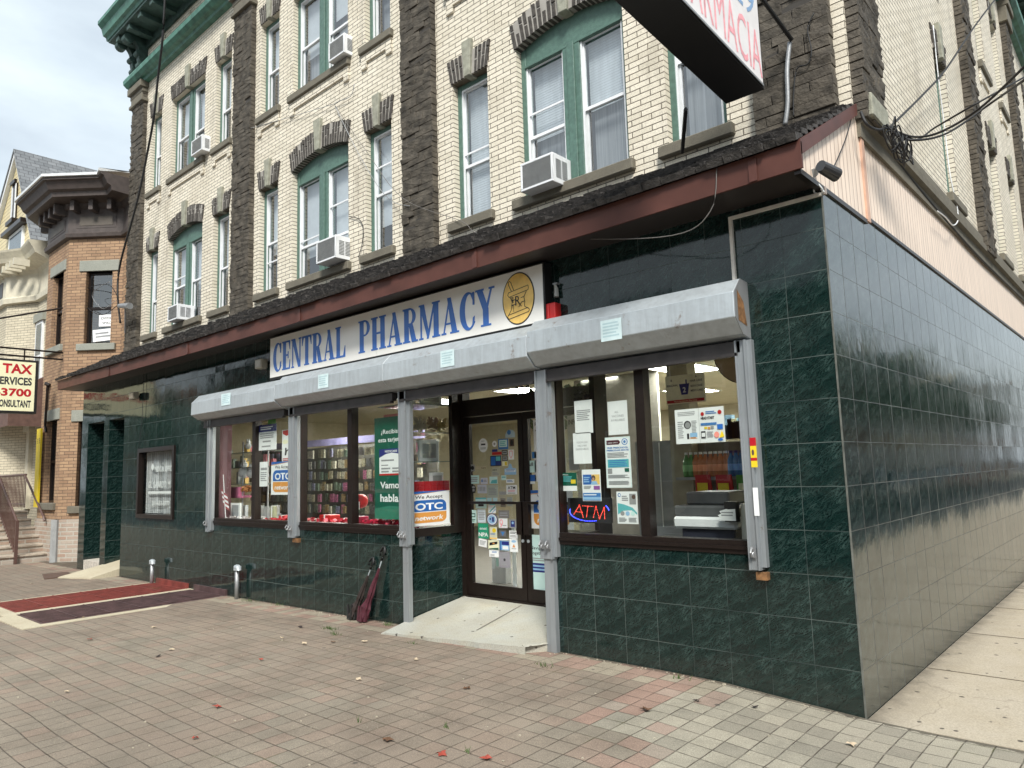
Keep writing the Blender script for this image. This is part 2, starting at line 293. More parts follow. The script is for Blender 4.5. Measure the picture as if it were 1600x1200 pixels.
m_cornd = mat('cornicedark', (.05,.09,.08), .6, 0, .35, 8, .4, 40)
m_vinyl = mat('vinyl', (.78,.8,.82), .35, 0, .05)
m_bronze = mat('bronze', (.018,.012,.01), .35, .3, .2, 30)
m_fascia = mat('fascia', (.105,.042,.033), .5, 0, .18, 4, spec=.3)
m_shake = mat('shake', (.055,.05,.047), .8, 0, .7, 16, 1, 70)
m_galv = mat('galvanised', (.52,.56,.59), .42, .35, .28, 2.2, .3, 30)
m_galvd = mat('galvdull', (.36,.37,.38), .5, .6, .2, 4, .15, 50)
m_galv = streaky('galv_housing', (.50,.55,.58), .42, .35, (.30,.32,.33), .45, 22, 2.5, .4, .6)
m_post = streaky('galv_post', (.36,.39,.41), .42, .45, (.2,.21,.22), .5, 24, 1.5, .3, .6)
m_white = mat('white', (.8,.8,.77), .5, 0, .05)
m_paper = mat('paper', (.84,.86,.86), .7, 0, .03)
m_black = mat('black', (.012,.012,.012), .5, 0, 0)
m_ink = mat('ink', (.03,.03,.035), .6, 0, 0)
m_greyink = mat('greyink', (.3,.31,.32), .6, 0, 0)
m_grey = mat('grey', (.32,.33,.33), .5)
m_blue = mat('signblue', (.045,.16,.52), .35, 0, 0)
m_otcb = mat('otcblue', (.02,.13,.45), .4, 0, 0)
m_otco = mat('otcorange', (.72,.32,.07), .4, 0, 0)
m_red = mat('red', (.5,.02,.02), .35, 0, .1)
m_dgreen = mat('postergreen', (.0,.1,.06), .4, 0, .1)
m_navy = mat('navy', (.02,.03,.2), .4, 0, 0)
m_teal = mat('teal', (.12,.48,.5), .4, 0, .05)
m_mint = mat('mint', (.6,.82,.78), .5, 0, .03)
m_lblue = mat('lightblue', (.3,.52,.75), .5, 0, .05)
m_mid = mat('midblue', (.05,.2,.5), .5, 0, .05)
m_gold = mat('gold', (.9,.6,.17), .4, 0, .12, 12)
m_pale = mat('paleyellow', (.85,.85,.6), .5, 0, .04)
m_signred = mat('signred', (.48,.01,.02), .4, 0, 0)
m_fpink = mat('fadedpink', (.85,.38,.42), .5, 0, .25, 18)
m_fblue = mat('fadedblue', (.25,.4,.62), .5, 0, .15, 18)
m_yel = mat('yellow', (.8,.6,.02), .5, 0, .05)
m_orange = mat('orangeprint', (.75,.3,.05), .5, 0, .05)
m_pink = mat('pinkpaint', (.6,.2,.22), .6, 0, .1)
m_purple = mat('purple', (.3,.1,.35), .5, 0, .05)
m_maroon = mat('maroon', (.07,.012,.022), .6, 0, .3, 30)
m_brown = mat('brown', (.1,.06,.045), .6, 0, .15)
m_cable = mat('cable', (.015,.015,.016), .6, 0, 0)
m_roomwall = mat('roomwall', (.52,.47,.34), .8, 0, .06)
m_ceil = mat('ceiling', (.52,.47,.33), .9, 0, .06)
m_floor = mat('roomfloor', (.1,.09,.08), .5)
m_light = mat('lightpanel', (1,1,.92), .5, 0, 0, emit=28)
m_shade = mat('shadecloth', (.72,.74,.76), .8, 0, .05)
m_blind = siding('blindslats', (.74,.77,.80), (.42,.44,.47), .032, False)
m_shade2 = mat('shadegrey', (.32,.34,.36), .8, 0, .1)
m_curt = streaky('curtaincloth', (.38,.39,.41), .9, 0, (.12,.125,.13), .95, 38, .5, 0)  # fold shade painted as dark vertical streaks; the sheet itself is flat
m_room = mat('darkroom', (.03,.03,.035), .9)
m_rail = mat('ironrail', (.1,.055,.045), .5, 0, .1)
m_awn = mat('awning', (.13,.075,.06), .7, 0, .2)
m_bcorn = mat('browncornice', (.075,.06,.055), .6, 0, .2)
m_cornmet = mat('cornicemetal', (.7,.72,.73), .4, .2, .1)
m_rust = mat('rust', (.2,.1,.04), .8, 0, .5, 20, .4)
m_skin = None

# ---------------- mesh builder
class MB:
    def __init__(s): s.v = []; s.f = []
    def quad(s, *p):
        i = len(s.v); s.v += [tuple(q) for q in p]; s.f.append(tuple(range(i, i+len(p))))
    def hexa(s, p):                        # 8 points: bottom ring 0-3, top ring 4-7
        i = len(s.v); s.v += [tuple(q) for q in p]
        for f in ((0,3,2,1),(4,5,6,7),(0,1,5,4),(1,2,6,5),(2,3,7,6),(3,0,4,7)): s.f.append(tuple(i+k for k in f))
    def box(s, x0, x1, y0, y1, z0, z1):
        s.hexa([(x0,y0,z0),(x1,y0,z0),(x1,y1,z0),(x0,y1,z0),(x0,y0,z1),(x1,y0,z1),(x1,y1,z1),(x0,y1,z1)])
    def prism(s, a, b):                    # two rings of points
        i = len(s.v); n = len(a); s.v += [tuple(q) for q in a]+[tuple(q) for q in b]
        s.f.append(tuple(range(i+n-1, i-1, -1))); s.f.append(tuple(range(i+n, i+2*n)))
        for k in range(n): s.f.append((i+k, i+(k+1) % n, i+n+(k+1) % n, i+n+k))
    def tube(s, pts, r, n=8, cap=True):
        pts = [Vector(p) for p in pts]; rs = r if isinstance(r, (list, tuple)) else [r]*len(pts); rings = []
        for k, p in enumerate(pts):
            d = (pts[min(k+1, len(pts)-1)]-pts[max(k-1, 0)]).normalized()
            a = d.cross(Vector((0,0,1)) if abs(d.z) < .95 else Vector((1,0,0))).normalized(); b = d.cross(a)
            i = len(s.v); rings.append(i)
            for j in range(n):
                t = 2*math.pi*j/n; s.v.append(tuple(p+(a*math.cos(t)+b*math.sin(t))*rs[k]))
        for k in range(len(rings)-1):
            for j in range(n): s.f.append((rings[k]+j, rings[k]+(j+1) % n, rings[k+1]+(j+1) % n, rings[k+1]+j))
        if cap: s.f.append(tuple(rings[0]+j for j in range(n))[::-1]); s.f.append(tuple(rings[-1]+j for j in range(n)))
    def build(s, name, m, parent=None, bevel=0, smooth=False):
        me = bpy.data.meshes.new(name)
        o0 = world_loc(parent) if parent else Vector((0,0,0))
        me.from_pydata([(x-o0.x, y-o0.y, z-o0.z) for x, y, z in s.v], [], s.f)
        bm = bmesh.new(); bm.from_mesh(me); bmesh.ops.recalc_face_normals(bm, faces=bm.faces)
        if bevel: 
            bmesh.ops.remove_doubles(bm, verts=bm.verts, dist=1e-5)
            bmesh.ops.bevel(bm, geom=[e for e in bm.edges], offset=bevel, segments=1, affect='EDGES')
        bm.to_mesh(me); bm.free()
        if smooth:
            for p in me.polygons: p.use_smooth = True
        me.materials.append(m if not isinstance(m, str) else MT[m]); o = bpy.data.objects.new(name, me); C.objects.link(o)
        if parent: o.parent = parent
        return o
def world_loc(o):
    v = Vector((0,0,0))
    while o: v = v+Vector(o.location); o = o.parent
    return v
class Fr:                                  # a wall frame: u along the wall, d out of it, z up
    def __init__(s, o, u, n): s.o = Vector(o); s.u = Vector(u).normalized(); s.n = Vector(n).normalized()
    def p(s, u, d, z): q = s.o+s.u*u+s.n*d; return (q.x, q.y, z)
    def box(s, mb, u0, u1, d0, d1, z0, z1):
        mb.hexa([s.p(u0,d0,z0),s.p(u1,d0,z0),s.p(u1,d1,z0),s.p(u0,d1,z0),s.p(u0,d0,z1),s.p(u1,d0,z1),s.p(u1,d1,z1),s.p(u0,d1,z1)])
    def poly(s, mb, pts, d0, d1):
        mb.prism([s.p(u,d0,z) for u, z in pts], [s.p(u,d1,z) for u, z in pts])
def tag(o, label=None, cat=None, group=None, kind=None):
    if label: o['label'] = label
    if cat: o['category'] = cat
    if group: o['group'] = group
    if kind: o['kind'] = kind
    return o
def thing(name, label, cat, loc=(0,0,0), group=None):
    o = bpy.data.objects.new(name, None); o.empty_display_size = .1; o.location = loc; C.objects.link(o); return tag(o, label, cat, group)
def text(s, fr, u, z, h, m, parent, name='lettering', width=None, bold=0, d=.002, align='l', shear=0, thick=0):
    cu = bpy.data.curves.new('t', 'FONT'); cu.body = s; cu.size = 1; cu.offset = bold; cu.shear = shear; cu.resolution_u = 3
    if thick: cu.extrude = .5
    ob = bpy.data.objects.new('t', cu); C.objects.link(ob); dg = bpy.context.evaluated_depsgraph_get(); dg.update()
    me = bpy.data.meshes.new_from_object(ob.evaluated_get(dg)); bpy.data.objects.remove(ob); bpy.data.curves.remove(cu)
    if not me.vertices: return None
    xs = [v.co.x for v in me.vertices]; x0, x1 = min(xs), max(xs); k = h/.73
    sx = width/(x1-x0) if width else k
    W_ = (x1-x0)*sx; off = {'l': 0, 'c': -W_/2, 'r': -W_}[align]
    o0 = world_loc(parent) if parent else Vector((0,0,0))
    for v in me.vertices:
        dd = d if not thick else d+(thick if v.co.z > 0 else 0)
        q = Vector(fr.p(u+off+(v.co.x-x0)*sx, dd, z+v.co.y*k))-o0; v.co = q
    me.materials.clear(); me.materials.append(m); me.name = name
    o = bpy.data.objects.new(name, me); C.objects.link(o)
    if parent: o.parent = parent
    return o
W = .95                                     # upper facade plane
FRONT = Fr((0,0,0), (1,0,0), (0,-1,0)); UPF = Fr((0,W,0), (1,0,0), (0,-1,0)); SIDE = Fr((0,0,0), (0,1,0), (1,0,0))
def interp(x, tab):
    if x <= tab[0][0]: return tab[0][1]
    for (a, b), (c, d) in zip(tab, tab[1:]):
        if x <= c: return b+(d-b)*(x-a)/(c-a)
    return tab[-1][1]
GP = [(-14,0),(-8.5,.03),(-4.6,.07),(-2.6,.085),(-1.1,.085),(0,.012),(.3,0)]
def gh(x, y):
    k = max(0, min(1, 1-(-y-.5)/5)) if y < 0 else 1
    return interp(x, GP)*k

# ================= SETTING =================
mb = MB(); xs = [-60+i*2 for i in range(20)]+[-20+i*.5 for i in range(41)]+[.0001]; xs = sorted(set(xs+[-.9,-.6,-.3])); ys = [-6.4+i*.4 for i in range(17)]
xs2 = xs+[.4,1.5,2.6]
for i in range(len(xs2)-1):
    for j in range(len(ys)-1):
        a, b, c, d = xs2[i], xs2[i+1], ys[j], min(ys[j+1], .0)
        if c >= 0: continue
        mb.quad((a,c,gh(a,c)),(b,c,gh(b,c)),(b,d,gh(b,d)),(a,d,gh(a,d)))
for a, b in zip(xs[:-1], xs[1:]):          # ground under the entries and left neighbours
    if b <= 0: mb.quad((a,0,gh(a,0)),(b,0,gh(b,0)),(b,1.2,gh(b,0)),(a,1.2,gh(a,0)))
tag(mb.build('pavement', 'pavers'), kind='structure')
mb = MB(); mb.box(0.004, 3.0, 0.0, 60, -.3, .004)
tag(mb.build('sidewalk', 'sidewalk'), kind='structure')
mb = MB()
for yy in (1.55, 3.1, 4.65, 6.2, 7.75, 9.3): mb.box(.01, 2.8, yy, yy+.012, .0045, .0075)
mb.box(1.5, 1.512, .1, 30, .0045, .0072)
tag(mb.build('sidewalk_joints', mat('jointdark', (.12,.1,.07), .9)), kind='structure')
mb = MB(); mb.box(-60, 3.2, -6.55, -6.4, -.16, .005); mb.box(3.0, 3.15, -6.4, 60, -.16, .0)
tag(mb.build('kerb', 'plainconc'), kind='structure')
mb = MB(); mb.quad((-400,-400,-.16),(400,-400,-.16),(400,400,-.16),(-400,400,-.16))
tag(mb.build('road', mat('asphalt', (.055,.055,.057), .85, 0, .25, 3, .5, 120)), kind='structure')
mb = MB(); mb.box(-60, 3.0, -22, -15.5, -.155, 0); mb.box(8.2, 10, -6, 90, -.155, 0)
tag(mb.build('far_pavement', 'plainconc'), kind='structure')

# ================= MAIN BUILDING =================
B = thing('corner_building', 'cream brick corner building with dark stone piers above a green tiled shop front', 'building', (-7.5, .5, 0))
BAYS = [[(-4.77,-4.144,0),(-3.665,-2.163,1),(-1.71,-1.088,0)], [(-9.68,-9.07,0),(-8.62,-7.06,1),(-6.63,-6.03,0)], [(-14.5,-13.93,0),(-13.4,-11.87,1),(-11.4,-10.78,0)]]
def wall(mb, fr, u0, u1, z0, z1, holes, depth=.13):
    us = sorted({u0, u1}|{h[0] for h in holes}|{h[1] for h in holes}); zs = sorted({z0, z1}|{h[2] for h in holes}|{h[3] for h in holes})
    for a, b in zip(us, us[1:]):
        run = None
        for c, d in zip(zs, zs[1:]):
            inh = any(h[0]-1e-6 <= a and b <= h[1]+1e-6 and h[2]-1e-6 <= c and d <= h[3]+1e-6 for h in holes)
            if not inh: mb.quad(fr.p(a,0,c), fr.p(b,0,c), fr.p(b,0,d), fr.p(a,0,d))
    for h in holes:
        a, b, c, d = h[:4]
        mb.quad(fr.p(a,0,c),fr.p(a,-depth,c),fr.p(a,-depth,d),fr.p(a,0,d)); mb.quad(fr.p(b,0,c),fr.p(b,-depth,c),fr.p(b,-depth,d),fr.p(b,0,d))
        mb.quad(fr.p(a,0,d),fr.p(b,0,d),fr.p(b,-depth,d),fr.p(a,-depth,d)); mb.quad(fr.p(a,0,c),fr.p(b,0,c),fr.p(b,-depth,c),fr.p(a,-depth,c))
holes = []
for bay in BAYS:
    for x0, x1, dbl in bay:
        holes += [(x0, x1, 4.84, 6.70+(.16 if dbl else .0)), (x0, x1, 8.04, 9.80)]
mb = MB(); wall(mb, UPF, -15.42, 0, 4.0, 12.2, holes)
SWIN = [(4.55,5.2),(8.15,8.9),(10.05,10.75),(14.2,14.9),(16.4,17.1)]
sh = []
for a, b in SWIN: sh += [(a, b, 4.84, 6.70), (a, b, 8.04, 9.80)]
wall(mb, SIDE, W, 24, 4.37, 12.2, sh)
mb.quad((-15.42,W,12.2),(0,W,12.2),(0,24,12.2),(-15.42,24,12.2)); mb.quad((-15.42,W,4),(-15.42,24,4),(-15.42,24,12.2),(-15.42,W,12.2)); mb.quad((-15.42,24,0),(0,24,0),(0,24,12.2),(-15.42,24,12.2))
mb.build('wall', 'cream', B)
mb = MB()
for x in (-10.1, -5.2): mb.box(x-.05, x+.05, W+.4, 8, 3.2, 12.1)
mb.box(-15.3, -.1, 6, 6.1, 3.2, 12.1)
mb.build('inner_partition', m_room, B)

def lintel(fr, x0, x1, zb, zt, rise, parent):
    c = (x0+x1)/2; h = (x1-x0)/2; o = .045
    n = max(6, int((x1-x0+.06)/.066)); n += 1-n % 2
    f = lambda x: rise*max(0, 1-((x-c)/h)**2)
    vbs = (MB(), MB()); mo = MB(); kb = MB()
    kw = .085 if x1-x0 < 1 else .1
    for k in range(n):
        a, b = x0-.02+(x1-x0+.04)*k/n, x0-.02+(x1-x0+.04)*(k+1)/n; m_ = (a+b)/2
        if abs(m_-c) < kw*.8: continue
        sl_ = (o+.02)*((m_-c)/h); g = .0088
        pr = .016+random.random()*.01; top = zt+f(m_)*1.15+random.uniform(-.008,.008)
        split = zb+f(m_)+(top-zb-f(m_))*(.5 if k % 2 else .72)
        for za, zc in ((zb+f(m_), split-g), (split+g, top)):
            ta, tb = (za-zb)/(zt-zb), (zc-zb)/(zt-zb)
            fr.poly(vbs[m_ > c], [(a+g+sl_*ta, za), (b-g+sl_*ta, za), (b-g+sl_*tb, zc), (a+g+sl_*tb, zc)], pr, -.12)
            pr += random.uniform(-.008,.008)
    pts = [(x0-.015+(x1-x0+.03)*t/12, zb+.004+f(x0+(x1-x0)*t/12)) for t in range(13)]+[(x1+.015+o-(x1-x0+.03+2*o)*t/12, zt-.006+1.15*f(x1-(x1-x0)*t/12)) for t in range(13)]
    fr.poly(mo, pts, .014, -.11)
    kt = zt+rise*1.15+.14
    fr.poly(kb, [(c-kw*.6, zb+rise-.02), (c+kw*.6, zb+rise-.02), (c+kw, kt), (c-kw, kt)], .055, -.1)
    l = mo.build('lintel', m_mort, parent); [v_.build('voussoirs', m_vous, l, bevel=.003) for v_ in vbs]; kb.build('keystone', m_key, l, bevel=.008)
def sill(fr, x0, x1, z, parent, feet=True):
    s = MB(); fr.box(s, x0-.09, x1+.07, -.12, .07, z-.125, z-.002); o = s.build('sill', 'sandstone', parent, bevel=.012)
    if feet:
        t = MB(); fr.box(t, x0-.06, x1+.04, -.01, .03, z-.26, z-.127)
        for a, b in ((x0-.06, x0+.06), (x1-.08, x1+.04)): fr.box(t, a, b, -.01, .03, z-.36, z-.26)
        t.build('corbel', 'cream', parent)
def window(fr, x0, x1, z0, z1, dbl, arch, style, cutz=None):
    """green timber surround, white double hung sashes, shades behind the glass"""
    d = -.09; g = MB(); jw = .07
    fr.box(g, x0, x0+jw, -.22, d, z0, z1+(.02 if arch else 0)); fr.box(g, x1-jw, x1, -.22, d, z0, z1+(.02 if arch else 0))
    zt = z1-.07; 
    if arch: zt = z1-.20; fr.box(g, x0+jw, x1-jw, -.22, d-.01, zt, z1+.155); fr.box(g, x0+jw, x1-jw, -.2, d+.015, zt-.03, zt)
    else: fr.box(g, x0+jw, x1-jw, -.22, d-.002, zt, z1)
    spans = [(x0+jw, x1-jw)]
    if dbl:
        c = (x0+x1)/2; fr.box(g, c-.12, c+.12, -.22, d+.01, z0, zt); fr.box(g, c-.05, c+.05, d+.01, d+.03, z0, zt)
        spans = [(x0+jw, c-.12), (c+.12, x1-jw)]
    wn = g.build('window', m_green, B, bevel=.004)
    sb = MB(); gl = MB(); sh1 = MB(); sh2 = MB()
    for i, (a, b) in enumerate(spans):
        st = style[i]; zm = z0+(zt-z0)*st[0]; t = .035
        for (lo, hi, dp) in ((zm-.02, zt, -.125), (z0, zm+.02, -.15)):
            fr.box(sb, a, a+t, dp-.03, dp, lo, hi); fr.box(sb, b-t, b, dp-.03, dp, lo, hi)
            fr.box(sb, a+t, b-t, dp-.03, dp, lo, lo+t); fr.box(sb, a+t, b-t, dp-.03, dp, hi-t, hi)
            gl.quad(fr.p(a+t,dp-.015,lo+t), fr.p(b-t,dp-.015,lo+t), fr.p(b-t,dp-.015,hi-t), fr.p(a+t,dp-.015,hi-t))
        fr.box(sb, a-.001, a+.022, -.12, -.1, z0, zt); fr.box(sb, a+.022, b-.022, -.12, -.1, zt-.022, zt)
        fr.box(sb, b-.022, b, -.12, -.1, z0, zt)
        if len(st) > 3 and st[3]: fr.box(sb, a+.022, b-.022, -.12, -.105, z0+(zt-z0)*st[3], z0+(zt-z0)*st[3]+.022)
        # shade drawn down to st[1] of the height, then st[2] tone below
        zz = zt-(zt-z0)*st[1]
        if st[1] > 0:
            ns = 1
            fr.box(sh1, a+.02, b-.02, -.235, -.23, zz, zt)
        if st[2]: fr.box(sh2, a+.02, b-.02, -.3, -.295, z0, zt)
    sb.build('sash', m_vinyl, wn); gl.build('pane', 'winglass', wn)
    if sh1.v: sh1.build('blind', random.choice([m_blind, m_shade, m_shade]), wn)
    if sh2.v: sh2.build('curtain', m_curt, wn)
    return wn
random.seed(3)
STY = [ # meeting rail, shade amount, lower curtain, storm bar
 [[(.42,.92,1,.5)], [(.46,.55,1,.62),(.5,.5,1)], [(.5,.1,1)], [(.45,.3,0)], [(.5,.6,1),(.45,.4,0)], [(.5,.4,1)]],
 [[(.5,.6,1,.3)], [(.35,.75,0,.4),(.33,.8,1,.62)], [(.5,.75,0,.72)], [(.5,.5,0)], [(.5,.6,1),(.45,.4,1)], [(.5,.5,1)]],
 [[(.42,.62,0)], [(.5,.5,1,.6),(.5,.6,1)], [(.46,.62,0)], [(.5,.45,0)], [(.5,.5,1),(.45,.5,0)], [(.45,.5,0)]]]
for bi, bay in enumerate(BAYS):
    for k, (x0, x1, dbl) in enumerate(bay):
        for fl, (z0, z1) in enumerate(((4.84, 6.70), (8.04, 9.80))):
            arch = dbl and fl == 0
            wn = window(UPF, x0, x1, z0, z1, dbl, arch, STY[bi][k+3*fl])
            lintel(UPF, x0, x1, z1+.002, z1+.33, .14 if arch else 0, wn); sill(UPF, x0, x1, z0, wn, fl == 1)
for k, (a, b) in enumerate(SWIN):
    for fl, (z0, z1) in enumerate(((4.84, 6.70), (8.04, 9.80))):
        wn = window(SIDE, a, b, z0, z1, 0, 0, [(.5,.4,1)]); lintel(SIDE, a, b, z1+.002, z1+.31, 0, wn); sill(SIDE, a, b, z0, wn, fl == 1)
# piers of rough coursed stone, block by block
def pier(fr, u0, u1, z0, z1, p, ch=.076, name='stone_pier'):
    mb = MB(); z = z0; row = 0; bk = MB(); fr.box(bk, u0+.012, u1-.012, -.02, p-.02, z0, z1)
    while z < z1-.01:
        h = ch*random.uniform(.94,1.06); h = min(h, z1-z); u = u0+(0 if row % 2 else random.uniform(.1,.22)); es = [u0]
        while u < u1-.12:
            if u > u0+.08: es.append(u)
            u += random.uniform(.2,.36)
        es.append(u1)
        for a, b in zip(es, es[1:]):
            g = .0035; dd = p+random.uniform(-.012,.014); s1 = random.uniform(-.008,.01); s2 = random.uniform(-.008,.01)
            e0 = random.uniform(-.006,.006) if a == u0 else 0; e1 = random.uniform(-.006,.006) if b == u1 else 0
            P = [fr.p(a+g+e0,-.01,z+g),fr.p(b-g+e1,-.01,z+g),fr.p(b-g+e1,dd+s1-.01,z+g),fr.p(a+g+e0,dd-.01,z+g),
                 fr.p(a+g+e0,-.01,z+h-g),fr.p(b-g+e1,-.01,z+h-g),fr.p(b-g+e1,dd+s2,z+h-g),fr.p(a+g+e0,dd+s1,z+h-g)]
            mb.hexa(P)
        z += h; row += 1
    o = mb.build(name, m_dark, B, bevel=.0035); bk.build('pier_core', mat('pier_mortar', (.05,.045,.04), .9), o); return o
pier(UPF, -15.42, -14.75, 4.1, 10.75, .10); pier(UPF, -10.53, -9.87, 4.1, 10.75, .10); pier(UPF, -5.71, -5.07, 4.1, 12.1, .10)
pier(UPF, -.80, -.10, 4.1, 12.1, .10, .088)
for a, b in ((.97,1.58),(6.35,6.95),(11.5,12.1),(17.9,18.5)): pier(SIDE, a, b, 4.5, 10.75, .11, .07)
# pier capitals
for a, b in ((-15.42,-14.75),(-10.53,-9.87),(-5.71,-5.07)):
    mb = MB(); UPF.box(mb, a-.04, b+.04, -.01, .15, 10.28, 10.36); UPF.box(mb, a-.05, b+.05, -.01, .19, 10.60, 10.76); UPF.box(mb, a-.02, b+.02, -.01, .13, 10.5, 10.595); UPF.box(mb, a+.02, b-.02, -.01, .125, 10.36, 10.5); mb.build('pier_capital', 'sandstone', B, bevel=.01)
for a, b in ((6.35,6.95),(11.5,12.1),(17.9,18.5)):
    mb = MB(); SIDE.box(mb, a-.05, b+.05, -.01, .19, 10.60, 10.76); SIDE.box(mb, a-.04, b+.04, -.01, .15, 10.28, 10.6); mb.build('pier_capital', 'sandstone', B, bevel=.01)
# cornice: half round band, brackets, deep eave
def cornice(fr, u0, u1, piers, endcap):
    b = MB(); prof = [(0,10.72),(.10,10.74),(.12,10.79),(.20,10.81),(.27,10.87),(.28,10.95),(.24,11.03),(.14,11.07),(0,11.08)]
    b.prism([fr.p(u0,d,z) for d, z in prof], [fr.p(u1,d,z) for d, z in prof]); o = b.build('cornice_band', m_corn, B)
    e = MB(); prof = [(-.1,11.86),(.62,11.86),(.64,11.93),(.70,11.95),(.74,12.10),(.82,12.18),(.82,12.26),(-.1,12.4)]
    e.prism([fr.p(u0-.12,d,z) for d, z in prof], [fr.p(u1+.1,d,z) for d, z in prof]); e.build('eave', m_corn, B)
    s = MB(); fr.box(s, u0-.05, u1+.05, -.1, .60, 11.80, 11.858)
    u = u0+.3
    while u < u1-.2: fr.box(s, u, u+.16, .04, .56, 11.68, 11.80); u += .62
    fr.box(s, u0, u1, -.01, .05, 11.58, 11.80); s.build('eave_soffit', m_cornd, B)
    p = MB(); uu = u0+.75
    while uu < u1-1.: fr.box(p, uu, uu+.9, -.01, .025, 11.2, 11.5); uu += 1.22
    p.build('frieze_panel', 'cream', B)
    for a, b_ in piers:
        for c in (a+.14, b_-.14):
            k = MB(); S = []
            for t in range(15):       # S-scroll profile
                q = t/14; S.append((.10+.30*q**1.6+.05*math.sin(q*6.3), 11.08+.70*q))
            prof = [(0,11.08)]+S+[(.5,11.80),(0,11.80)]
            k.prism([fr.p(c-.075,d,z) for d, z in prof], [fr.p(c+.075,d,z) for d, z in prof])
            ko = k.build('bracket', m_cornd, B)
            for (dd, zz, rr) in ((.13,11.16,.085),(.42,11.68,.11),(.2,11.42,.065)):
                r = MB(); r.tube([fr.p(c-.09,dd,zz), fr.p(c+.09,dd,zz)], rr, 14); r.build('scroll', m_cornd, ko)
cornice(UPF, -15.5, .3, ((-15.42,-14.75),(-10.53,-9.87),(-5.71,-5.07)), True)
cornice(SIDE, .95, 24, ((6.35,6.95),(11.5,12.1),(17.9,18.5)), True)
# stone water table above the siding on the side wall
mb = MB(); prof = [(0,4.36),(.03,4.36),(.035,4.47),(.08,4.49),(.085,4.56),(.05,4.60),(.05,4.70),(.015,4.74),(0,4.74)]
mb.prism([SIDE.p(1.0,d,z) for d, z in prof], [SIDE.p(24,d,z) for d, z in prof]); mb.build('water_table', 'sandstone', B)
mb = MB(); SIDE.box(mb, 1.02, 1.5, 0, .135, 4.52, 4.72); mb.build('plinth_stone', m_key, B, bevel=.01)

# ---------------- canopy
N = 38; cano = MB()
zf = lambda x: 3.65-.05*math.sin(max(0,min(1,-x/15))*math.pi)     # the fascia sags a little mid length
FY = -.45; XL = -15.25
def strip(mb, x0, x1, ya, za, yb, zb, yc, zc, yd, zd):
    pass
f = MB()
for k in range(N):
    a, b = XL+(.035-XL)*k/N, XL+(.035-XL)*(k+1)/N
    P = lambda x, y, z: (x, y, z+zf(x)-3.65)
    f.hexa([P(a,FY,3.65),P(b,FY,3.65),P(b,FY+.02,3.65),P(a,FY+.02,3.65),P(a,FY-.012,3.835),P(b,FY-.012,3.835),P(b,FY+.02,3.835),P(a,FY+.02,3.835)])
f.prism([(XL,FY,3.65),(XL,FY,3.82),(XL,.9,4.56),(XL,.9,3.65)], [(XL-.012,FY,3.65),(XL-.012,FY,3.82),(XL-.012,.9,4.56),(XL-.012,.9,3.65)])
f.prism([(.004,FY,3.74),(.004,FY,3.85),(.004,.94,4.62),(.004,.94,4.52)], [(.035,FY,3.74),(.035,FY,3.85),(.035,.94,4.62),(.035,.94,4.52)])
for x in (-.3,-3.05,-6.1,-9.2,-12.4): f.box(x-.03, x+.03, FY-.016, FY-.008, zf(x)+.002, zf(x)+.18)
f.build('fascia', m_fascia, B)
s = MB(); s.box(XL, .0, FY+.02, .14, 3.655, 3.668); s.build('soffit', 'soffitpanel', B)
s = MB(); s.box(-12.7, .02, .02, .05, 3.6, 3.654); s.build('soffit_trim', mat('trim', (.35,.3,.27), .5), B)
dk = MB(); dk.prism([(XL,FY+.02,3.80),(XL,W,4.55),(XL,W,4.5),(XL,FY+.02,3.67)], [(-.04,FY+.02,3.80),(-.04,W,4.55),(-.04,W,4.5),(-.04,FY+.02,3.67)]); dk.build('roof_deck', m_brown, B)
shk = MB(); rows = 12; y0, z0, y1, z1 = FY-.05, 3.83, W+.0, 4.60; L_ = math.hypot(y1-y0, z1-z0); uy, uz = (y1-y0)/L_, (z1-z0)/L_
for r in range(rows):
    t0 = L_*r/rows; x = XL-.02; 
    while x < .03:
        wd = random.uniform(.08,.2); e = min(x+wd, .03); th = random.uniform(.016,.05); t = t0+random.uniform(-.02,.015); up = .012+random.uniform(0,.006)
        sg = zf(x)-3.65
        def pp(xx, tt, hh): return (xx, y0+uy*tt-uz*hh, z0+uz*tt+uy*hh+sg*(1-tt/L_))
        tl = t+L_/rows*1.5; tl = min(tl, L_)
        shk.hexa([pp(x+.003,t,0),pp(e-.003,t,0),pp(e-.003,tl,0),pp(x+.003,tl,0),pp(x+.003,t,th+up),pp(e-.003,t,th+up),pp(e-.003,tl,.006),pp(x+.003,tl,.006)])
        x = e
so_ = shk.build('shingles', m_shake, B)
# gable end and side siding
g = MB(); g.prism([(.003,-.43,3.655),(.003,-.43,3.80),(.003,.94,4.545),(.003,1.03,4.50),(.003,1.03,3.655)], [(-.03,-.43,3.655),(-.03,-.43,3.80),(-.03,.94,4.535),(-.03,1.03,4.50),(-.03,1.03,3.655)])
g.box(-.03, -.002, 1.10, 24, 3.69, 4.44); g.build('siding', 'pinksiding', B)
g = MB(); g.box(-.03, .022, 1.03, 1.10, 3.64, 4.46); g.box(-.03, .02, 1.10, 24, 4.44, 4.475); g.build('siding_trim', mat('siding_trim', (.6,.38,.28), .5), B)
g = MB(); g.box(-.03, .015, -.43, 1.03, 3.62, 3.656); g.box(-.03, .015, 1.10, 24, 3.66, 3.69)
g.build('drip_edge', m_bronze, B)

